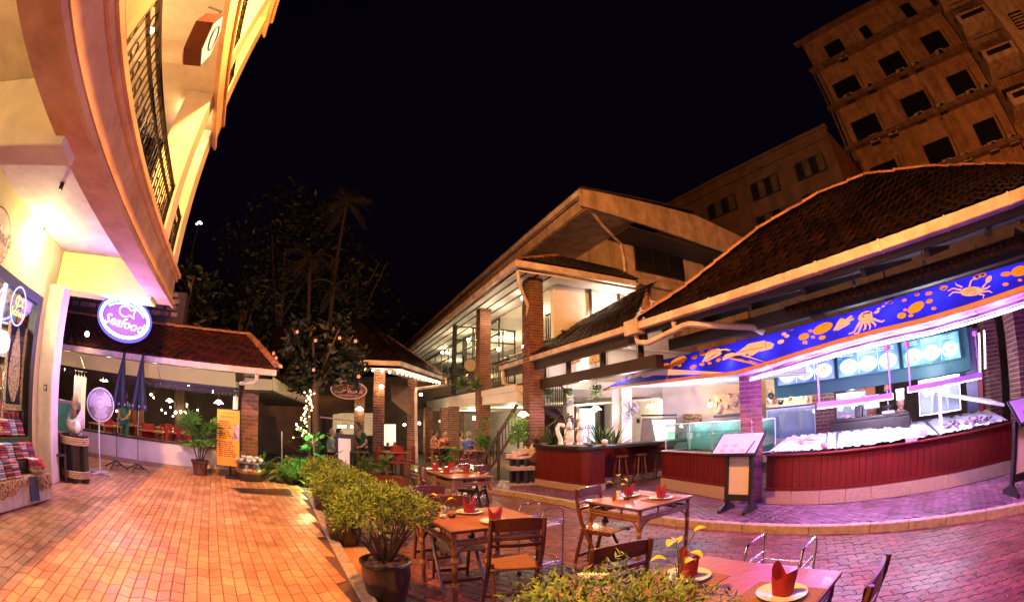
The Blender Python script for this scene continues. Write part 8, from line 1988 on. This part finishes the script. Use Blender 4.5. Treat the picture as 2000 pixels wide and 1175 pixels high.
def strap(p, n, L_, w2, label, m=GRL, arch=.6, name='fern_plant', group=None, pot=None, z=0, cat='plant'):
    t = T(name, label, cat, tuple(p), group=group); r_ = random.Random(int(abs(p.x) * 91) + n); b = MB()
    if pot: MB().lathe([(.0, 0), (pot * .7, 0), (pot, pot * 1.3), (pot * .9, pot * 1.3), (0, pot * 1.2)], p, 14).build('pot', POTM, t, True)
    o = V(p) + V((0, 0, (pot or 0) * 1.25))
    for i in range(n):
        a = r_.uniform(0, 6.28); e = r_.uniform(.5, 1.45); l = L_ * r_.uniform(.6, 1.1); d = V((math.cos(a), math.sin(a), 0)); s = V((-d.y, d.x, 0)); pts = []
        for k in range(7): u = k / 6; pts.append((o + d * l * u * math.cos(e) + V((0, 0, l * (u * math.sin(e) - arch * u * u))), w2 * math.sin(math.pi * min(1, .12 + u * .88)) ** .8))
        for k in range(6): b.add([pts[k][0] - s * pts[k][1], pts[k][0] + s * pts[k][1], pts[k + 1][0] + s * pts[k + 1][1], pts[k + 1][0] - s * pts[k + 1][1]], [(0, 1, 2, 3)])
    b.build('leaves', m, t, recalc=False); return t
GP = lambda px, py, d, z=.0: sp(px, py, d, z)
strap(GP(506, 880, 10.8, .1), 60, 1.25, .03, 'tall grassy plant behind the barrel of white bowls', arch=.45); strap(GP(570, 905, 10.6, .0), 34, 1.5, .085, 'arching fern with broad fronds lit yellow-green by the fairy lights', mat('yellow_lit_frond', (.22, .26, .05), .5, .3, 9, island=.3, bump=0), .55)
BIG = mat('vivid_green_big_leaf', (.06, .30, .07), .4, .3, 7, island=.3, bump=0)
c = GP(612, 905, 10.2, .0); t = T('big_leaf_plant', 'vivid green big leaved plant lit from below beside the first bushes', 'plant', tuple(c)); b = MB(); r_ = random.Random(12)
for i in range(70):
    q = c + V((r_.gauss(0, .22), r_.gauss(0, .2), r_.uniform(.3, 1.35))); a = r_.uniform(0, 6.28); d = V((math.cos(a) * .7, math.sin(a) * .7, r_.uniform(-.7, .4))).normalized(); s = d.cross(V((0, 0, 1))).normalized(); l = r_.uniform(.16, .3); b.add([q, q + d * l * .3 + s * l * .3, q + d * l * .7 + s * l * .25, q + d * l, q + d * l * .7 - s * l * .25, q + d * l * .3 - s * l * .3], [(0, 1, 2, 3, 4, 5)])
b.build('leaves', BIG, t, recalc=False); MB().tube([c, c + V((.05, 0, .7)), c + V((0, 0, 1.2))], .03, 6).build('stem', BARK, t, True)
lamp(GP(600, 893, 9.6, .5), 14, (.45, 1, .35), .08); lamp(GP(588, 870, 9.9, 1.1), 6, (1, .85, .35), .08)
bush(V((c.x - .55, c.y + .1, 0)), .42, 1400, .07, 'round dark green shrub lit green at the foot of the big leaved plant', pot=False, zc=.42, m=GRL, group=None, name='shrub')
# fairy lights up the slim tree
fl = T('fairy_lights', 'string of glowing fairy lights wound up a slim tree between the roofs', 'string lights', tuple(GP(603, 905, 10.4))); me = MB().ball((0, 0, 0), .021, 8, 6).mesh('bulb', emis('fairy_bulb', (1, .70, .32), 7), True); pts = []
for k in range(46): u = k / 45; pts.append(at(606 - 14 * u + r_.gauss(0, 9 - 4 * (1 - u)), 762 + 92 * u, 10.3 + r_.uniform(-.2, .2)))
for i, p in enumerate(pts):
    inst(me, 'bulb', Matrix.Translation(p), fl)
    if i % 11 == 0: lamp(p, 3.5, (1, .72, .35), .05)
MB().tube(pts, .006, 4).build('cable', BLACK, fl); b = at(604, 850, 10.5); MB().tube([V((b.x, b.y, 0)), b, at(606, 762, 10.5)], .04, 6).build('support_pole', BARK, fl, True)
# frangipani tree
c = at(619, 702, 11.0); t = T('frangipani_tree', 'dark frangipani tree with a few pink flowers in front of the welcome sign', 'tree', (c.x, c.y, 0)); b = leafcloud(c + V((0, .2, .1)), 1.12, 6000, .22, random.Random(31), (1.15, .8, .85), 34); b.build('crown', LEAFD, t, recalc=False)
b = MB(); base = V((c.x + .1, c.y, 0)); b.tube([base, base + V((-.05, 0, 1.0)), c + V((0, 0, -.7))], [.11, .09, .08], 8)
for k in range(9): d = V((math.cos(k * .7), math.sin(k * .7) * .7, r_.uniform(.1, .9))); b.tube([c + V((0, 0, -.75)), c + d * .5 + V((0, 0, -.3)), c + d * .95], [.05, .035, .02], 6)
b.build('trunk', BARK, t, True)
PF = mat('pink_white_flower', (.85, .55, .50), .5, .1, 5, bump=0)
for i, (px, py) in enumerate([(617, 665), (664, 660), (535, 690), (540, 699), (613, 722), (549, 715), (701, 735), (581, 648), (695, 666)]):
    q = at(px, py, 9.9); b = MB()
    for j in range(5): d = V((math.cos(j * 1.257), -.35, math.sin(j * 1.257))); s = V((-math.sin(j * 1.257), 0, math.cos(j * 1.257))); b.add([q, q + d * .03 + s * .015, q + d * .05, q + d * .03 - s * .015], [(0, 1, 2, 3)])
    b.build('flower', PF, t, recalc=False)
# hanging ferns, upright plants by the bar, climbing hedge
for i, (px, py, d, lb) in enumerate([(1072, 764, 11.6, 'leftmost'), (1108, 762, 11.6, 'middle'), (1165, 756, 10.6, 'rightmost')]):
    c = at(px, py, d); t = T('hanging_fern', '%s of the three hanging fern baskets above the bar' % lb, 'plant', tuple(c), group='hanging ferns above the bar'); b = MB(); r_ = random.Random(i)
    for k in range(320):
        a = r_.uniform(0, 6.28); l = r_.uniform(.12, .34); q = c + V((math.cos(a) * l * .55, math.sin(a) * l * .55, .08 - l * r_.uniform(.1, 1.3))); d_ = V((math.cos(a), math.sin(a), r_.uniform(-1, .3))).normalized(); s = d_.cross(V((0, 0, 1))).normalized(); b.add([q, q + d_ * .035 + s * .014, q + d_ * .07, q + d_ * .035 - s * .014], [(0, 1, 2, 3)])
    b.build('foliage', GRL, t, recalc=False); MB().lathe([(.0, -.08), (.1, -.06), (.13, .05), (.0, .04)], c, 12).build('basket', DARKW, t, True); MB().tube([c, c + V((0, 0, .9))], .006, 4).build('cord', BLACK, t)
for i, (px, d, n, L_, lb) in enumerate([(1080, 11.9, 50, 1.0, 'spiky upright plant between the brick pillar and the swan neck tower'), (1175, 11.6, 46, 1.0, 'spiky upright plant left of the white columns behind the bar'), (1198, 11.2, 26, .9, 'smaller spiky plant leaning right by the white columns')]): strap(sp(px, 866, d, .95), n, L_, .03, lb, mat('dark_strap_leaf', (.05, .10, .03), .5, .3, 9, island=.4, bump=0), .25, 'spiky_plant')
c = sp(1012, 838, 11.5, 1.5); t = T('climbing_hedge', 'green leafy column growing beside the brick pillar under the hanging lamp', 'plant', (c.x, c.y, 0)); leafcloud(c, .42, 1300, .075, random.Random(3), (.6, .5, 1.5), 10).build('leaves', GRL, t, recalc=False); MB().tube([V((c.x, c.y, 0)), c], .03, 6).build('stem', BARK, t)
c = sp(950, 838, 12.6, 1.3); t = T('climbing_hedge', 'dark leafy plant hiding the foot of the stair rail', 'plant', (c.x, c.y, 0)); leafcloud(c, .5, 1000, .09, random.Random(4), (.6, .5, 1.5), 10).build('leaves', GRL, t, recalc=False); MB().tube([V((c.x, c.y, 0)), c], .03, 6).build('stem', BARK, t)
fanpalm(GP(736, 925, 11.8, 0), .62, 40, .36, 'potted fan palm at the entrance right of the waiter', m=LEAF); fanpalm(GP(884, 915, 13.5, 0), .75, 30, .36, 'potted fan palm under the white slab left of the guests', m=LEAF)
strap(sp(900, 742, 15.2, 2.8), 60, 1.0, .05, 'arching plant on the first floor balcony beside the round mirror', LEAF, .5, 'balcony_plant'); strap(sp(930, 748, 15.0, 2.8), 30, .7, .03, 'small grassy plant at the end of the balcony rail', LEAF, .3, 'balcony_plant')
p = sp(919, 713, 16.5); t = T('round_mirror', 'pale round mirror on the first floor balcony', 'mirror', tuple(p)); f, X = facing(p); MB().tube([p, p + f * .04], [.24, .24], 24).build('disc', mat('pale_mirror_disc', (.22, .19, .17), .3, .1, 5), t, True); MB().tube([p + X * .25 * math.cos(a) + V((0, 0, .25 * math.sin(a))) for a in [j * .2618 for j in range(25)]], .02, 6, False).build('rim', DARKW, t, True)
# barrel with white bowls
p = GP(490, 935, 10.3, .05); t = T('water_jar', 'big dark glazed jar with brass band carrying a tray of white bowls', 'jar', tuple(p)); MB().lathe([(.0, 0), (.24, 0), (.34, .18), (.36, .34), (.30, .46), (.30, .5), (0, .48)], p, 24).build('jar', POTM, t, True); MB().lathe([(.362, .28), (.368, .29), (.368, .37), (.36, .38)], p, 24).build('band', mat('worn_brass', (.35, .22, .08), .35, .3, 9, metal=.7), t, True)
p2 = p + V((0, 0, .5)); tag(MB().lathe([(.0, 0), (.36, 0), (.37, .03), (.34, .02), (0, .015)], p2, 24).build('tray', GREYM, None, True), 'round tray on the dark glazed jar by the orange banner', 'tray')
bw0 = None
for k in range(13):
    a = k * 2.4; r = .09 * math.sqrt(k); q = p2 + V((math.cos(a) * r, math.sin(a) * r, .02 + (.05 if k < 5 else 0)))
    if bw0 is None: bw0 = tag(MB().lathe([(.0, .0), (.03, 0), (.06, .04), (.065, .065), (.055, .06), (.0, .01)], (0, 0, 0), 14).build('white_bowl', CHI, None, True), 'small white bowl in the heap on the tray of the dark jar', 'bowl', 'white bowls on the tray'); bw0.location = q
    else: copy_tree(bw0, q, a)
# black stand and slim post by the plants, standing menu by the waiter
p = GP(551, 915, 11.6, 0); t = T('tripod_stand', 'slim black tripod stand in front of the lit ferns', 'stand', tuple(p)); MB().tube([p + V((0, 0, .2)), p + V((0, 0, 1.25))], .02, 6).build('pole', GREYM, t)
for k in range(3): a = k * 2.09; MB().tube([p + V((0, 0, .25)), p + V((math.cos(a) * .3, math.sin(a) * .3, 0))], .02, 6).build('leg', BLACK, t)
a, b_ = GP(661, 910, 12.3, 0), GP(685, 912, 12.2, 0); t = T('menu_easel', 'tall black framed menu easel with a white wave printed sheet at the entrance', 'menu board', tuple((a + b_) / 2)); zt = at(673, 856, 12.2).z; d = (b_ - a).normalized(); nn = V((d.y, -d.x, 0)); nn = nn if nn.dot(a) < 0 else -nn
MB().prism([a - d * .09, b_ + d * .09, b_ + d * .09 + V((0, 0, zt + .12)), a - d * .09 + V((0, 0, zt + .12))], -nn * .06).build('frame', BLACKW, t)
MB().prism([a + nn * .005 + V((0, 0, .10)), b_ + nn * .005 + V((0, 0, .10)), b_ + nn * .005 + V((0, 0, zt)), a + nn * .005 + V((0, 0, zt))], -nn * .004).build('sheet', mat('glowing_lilac_sheet', (.75, .66, .72), .5, .05, 4, emit=(.9, .75, .9), estr=.18), t); hh = zt - .1; w_2 = (b_ - a).length  # sheet has a weak glow of its own in place of lamp light
q = lambda u, v: a + d * u * w_2 + nn * .008 + V((0, 0, .10 + hh * v)); MB().add([q(0, .48), q(.3, .44), q(.65, .32), q(1, .20), q(1, 0.04), q(.7, .06), q(.35, .24), q(.15, .2), q(0, .3)], [tuple(range(9))]).build('printed_wave', mat('grey_mauve_print', (.28, .20, .24), .6, .1, 5), t)
# ============================================================ people
SKIN = mat('tan_skin', (.42, .22, .13), .55, .1, 12, bump=0); SKIN2 = mat('fair_skin', (.55, .34, .24), .55, .1, 12, bump=0); HAIR = mat('black_hair', (.012, .009, .008), .5, .3, 40); GHAIR = mat('grey_hair', (.35, .3, .27), .6, .2, 30)
def skinned(name, J, E_, m, parent, sub=2):
    """one continuous surface grown over joints J (point, radius) joined by edges E_"""
    me = bpy.data.meshes.new(name); me.from_pydata([j[0] for j in J], E_, []); o = bpy.data.objects.new(name, me); md = o.modifiers.new('skin', 'SKIN')
    for i, j in enumerate(J): r = j[1]; me.skin_vertices[0].data[i].radius = (r, r) if not isinstance(r, tuple) else r
    me.skin_vertices[0].data[0].use_root = True
    md.use_smooth_shade = True; s = o.modifiers.new('sub', 'SUBSURF'); s.levels = s.render_levels = sub
    m2 = evaluated(o); bpy.data.objects.remove(o); m2.materials.clear(); m2.materials.append(m); m2.polygons.foreach_set('use_smooth', [True] * len(m2.polygons)); m2.name = name
    r = bpy.data.objects.new(name, m2); COL.objects.link(r)
    if parent: r.parent = parent
    return r
def person(p, yaw, label, shirt, legs, pose='stand', skin=SKIN, hair=HAIR, s=1.0, hat=False, apron=None, lean=0.0, group=None, sleeves=True, long_sleeve=False):
    t = T('person', label, 'person', tuple(p), yaw, group); t.scale = (s, s, s); sit = pose == 'sit'
    hip = V((0, 0, .50 if sit else .93)); le = lambda d: hip + V((d[0] + lean * d[2] * .6, d[1], d[2])); sh = le((0, 0, .50)); nk = le((.015, 0, .57)); hd = le((.05, 0, .70))
    J = [(hip, .125), (le((0, 0, .16)), (.15, .11)), (le((0, 0, .36)), (.17, .12)), (sh, (.13, .09)), (nk, .056), (le((.035, 0, .63)), .06)]; E_ = [(0, 1), (1, 2), (2, 3), (3, 4), (4, 5)]
    hands = []
    for sg in (1, -1):
        a = len(J); el = le((.03, sg * .235, .24)); wr = le((.22, sg * .16, .10)) if pose != 'stand' else le((.20, sg * .12, .06)); hn = wr + V((.075, -sg * .02, -.01))
        J += [(le((0, sg * .17, .475)), .062), (el, .043), (wr, .029), (hn, (.034, .018))]; E_ += [(3, a), (a, a + 1), (a + 1, a + 2), (a + 2, a + 3)]; hands.append((hn, sg))
        a = len(J); kn = V((.42, sg * .11, .50)) if sit else V((.02, sg * .095, .49)); an = V((.40, sg * .11, .08)) if sit else V((-.01, sg * .10, .08))
        J += [(hip + V((.0, sg * .09, -.03)), .088), (kn, .062), (an, .042), (an + V((.12, 0, -.04)), .036)]; E_ += [(0, a), (a, a + 1), (a + 1, a + 2), (a + 2, a + 3)]
    body = skinned('body', J, E_, skin, t)
    for hn, sg in hands:
        for k in range(4): y = sg * (-.02 + .016 * k); skinned('finger', [(hn + V((.02, y, 0)), .009), (hn + V((.055 + .006 * (k in (1, 2)), y, -.008)), .008), (hn + V((.085, y, -.03)), .007)], [(0, 1), (1, 2)], skin, body, 1)
        skinned('thumb', [(hn + V((-.01, -sg * .02, 0)), .011), (hn + V((.03, -sg * .05, -.005)), .009), (hn + V((.055, -sg * .05, -.015)), .008)], [(0, 1), (1, 2)], skin, body, 1)
    h = MB().ball(hd + V((.012, 0, .01)), .115, 18, 14, (.88, .72, 1.08)); h.ball(hd + V((.115, 0, -.015)), .018, 8, 6, (1, .8, 1.2)); h.ball(hd + V((.05, 0, -.085)), .055, 10, 8, (1, .9, .7))
    for sg in (1, -1): h.ball(hd + V((.0, sg * .085, -.01)), .022, 8, 6, (.7, .4, 1.2))
    mw = WM[t]; 
    def loc(mb): mb.v = [tuple(mw @ V(x)) for x in mb.v]; return mb
    ho = loc(h).build('head', skin, t, True)
    for sg in (1, -1): loc(MB().ball(hd + V((.103, sg * .034, .018)), .012, 8, 6)).build('eye', BLACKW, ho, True)
    loc(MB().ball(hd + V((.108, 0, -.062)), .018, 8, 5, (.5, 1.2, .35))).build('mouth', mat('lip', (.3, .09, .07), .5, .1, 9, bump=0), ho, True)
    loc(MB().ball(hd + V((-.018, 0, .035)), .12, 16, 12, (.92, .76, 1.0))).build('hair', hair, t, True)
    if hat: loc(MB().lathe([(.10, 0), (.105, .05), (.10, .14), (.115, .20), (.10, .225), (.0, .22)], tuple(hd + V((.0, 0, .06))), 16)).build('chef_hat', WHITE, t, True)
    g_ = .016; SJ = [(hip + V((0, 0, -.03)), .14), (le((0, 0, .16)), (.165, .125)), (le((0, 0, .36)), (.185, .135)), (le((0, 0, .49)), (.14, .098)), (le((.01, 0, .545)), .066)]; SE = [(0, 1), (1, 2), (2, 3), (3, 4)]
    for sg in (1, -1):
        a = len(SJ); SJ += [(le((0, sg * .17, .475)), .076), (le((.02, sg * .222, .31)), .06)]; SE += [(3, a), (a, a + 1)]
        if long_sleeve: SJ += [(le((.03, sg * .235, .24)), .055), (le((.19, sg * .165, .115)), .042)]; SE += [(a + 1, a + 2), (a + 2, a + 3)]
    skinned('shirt', SJ, SE, shirt, t)
    LJ = [(hip, .135)]; LE_ = []
    for sg in (1, -1):
        a = len(LJ); kn = V((.42, sg * .11, .50)) if sit else V((.02, sg * .095, .49)); an = V((.40, sg * .11, .10)) if sit else V((-.01, sg * .10, .09)); LJ += [(hip + V((0, sg * .09, -.04)), .102), (kn, .075), (an, .06)]; LE_ += [(0, a), (a, a + 1), (a + 1, a + 2)]
        loc(MB().ball(an + V((.06, 0, -.05)), .06, 10, 6, (1.9, .75, .6))).build('shoe', BLACKW, t, True)
    skinned('trousers', LJ, LE_, legs, t)
    return t
GREEN = mat('dark_green_shirt', (.012, .10, .055), .8, .2, 12); BLU = mat('bright_blue_shirt', (.03, .14, .50), .8, .2, 12); TEAL = mat('pale_teal_shirt', (.18, .38, .36), .8, .2, 12); PKS = mat('pale_pink_shirt', (.55, .38, .36), .8, .2, 12); CHEF = mat('white_cook_jacket', (.80, .76, .80), .75, .06, 12); NAVY = mat('black_trousers', (.014, .013, .016), .8, .2, 12)
p = sp(712, 905, 12.6, 0); person(p, math.atan2(-p.y, -p.x) - .9, 'person in a dark green shirt and black trousers bending over the entrance desk', GREEN, NAVY, 'desk', s=.90, lean=.55)
t = T('entrance_desk', 'small dark wooden desk in front of the person in the green shirt', 'desk', tuple(sp(702, 905, 12.2, 0))); q = sp(702, 905, 12.2, 0); MB().box((q.x, q.y, .80), (.5, .4, .05), .3).build('top', DARKW, t); 
for x in (-.2, .2):
    for y in (-.15, .15): MB().bar(q + V((x, y, 0)), q + V((x, y, .78)), .045, .045).build('leg', DARKW, t)
wcm = (wc0 + wc1) / 2; p = at(1757, 820, 8.75); p.z = ZW; person(p, math.atan2(-p.y, -p.x) + .25, 'cook in a white jacket and tall white hat standing behind the ice', CHEF, NAVY, 'desk', hat=True, long_sleeve=True, lean=.2, s=.89)
for px, d, hz, sh, sk, hr, lb, yw in [(915, 16.0, .0, BLU, SKIN2, GHAIR, 'seated person with grey hair in a bright blue shirt seen from behind', 1.4), (897, 17.2, 0, PKS, SKIN2, HAIR, 'seated person in a pale pink shirt left of the one in blue', 1.0), (868, 17.4, 0, PKS, SKIN, HAIR, 'seated person with dark hair left of the low brick pillar', -1.2), (848, 18.5, 0, mat('rose_shirt', (.5, .2, .2), .8, .2, 12), SKIN2, HAIR, 'seated person in rose seen beside the far low pillar', .4), (647, 14.8, 0, TEAL, SKIN2, GHAIR, 'seated person in pale teal behind the wave printed menu easel', .5), (660, 15.3, 0, PKS, SKIN2, HAIR, 'seated person in pale pink just behind the menu easel', .2)]:
    p = sp(px, 900, d, .02 if d > 15.5 else 0.0); person(p, yw, lb, sh, NAVY, 'sit', sk, hr)
    q = p + V((0, 0, 0)); redchair(q + V((0, 0, 0)), yw - math.pi / 2, 'dark red chair under the ' + lb.replace('seated ', '').split(' seen')[0].split(' left')[0].split(' just')[0].split(' behind')[0], 'chairs of the seated guests')
p = sp(243, 850, 13.6, .16); person(p, -1.2, 'standing person in a dark teal dress inside the left pavilion', mat('dark_teal_dress', (.02, .13, .13), .8, .2, 12), mat('dark_teal_dress', (.02, .13, .13), .8, .2, 12), s=.95)
for i, (px, py, d, lb) in enumerate([(930, 880, 15.2, 'square table in front of the seated guests under the white slab'), (765, 885, 13.6, 'square table at the entrance right of the fan palm'), (862, 885, 16.8, 'square table far under the slab left of the low brick pillar')]):
    q = bistro(px, py, d, lb, 'tables at the entrance'); q.location.z = 0.0
for i, (px, d, lb) in enumerate([(775, 13.2, 'orange backed chair at the entrance table'), (752, 13.3, 'dark red chair left of the orange backed one at the entrance'), (795, 13.9, 'dark red chair right of the entrance table')]):
    q = sp(px, 900, d, 0); copy_tree(ch0, q, [.2, 1.5, -1.2][i], lb)
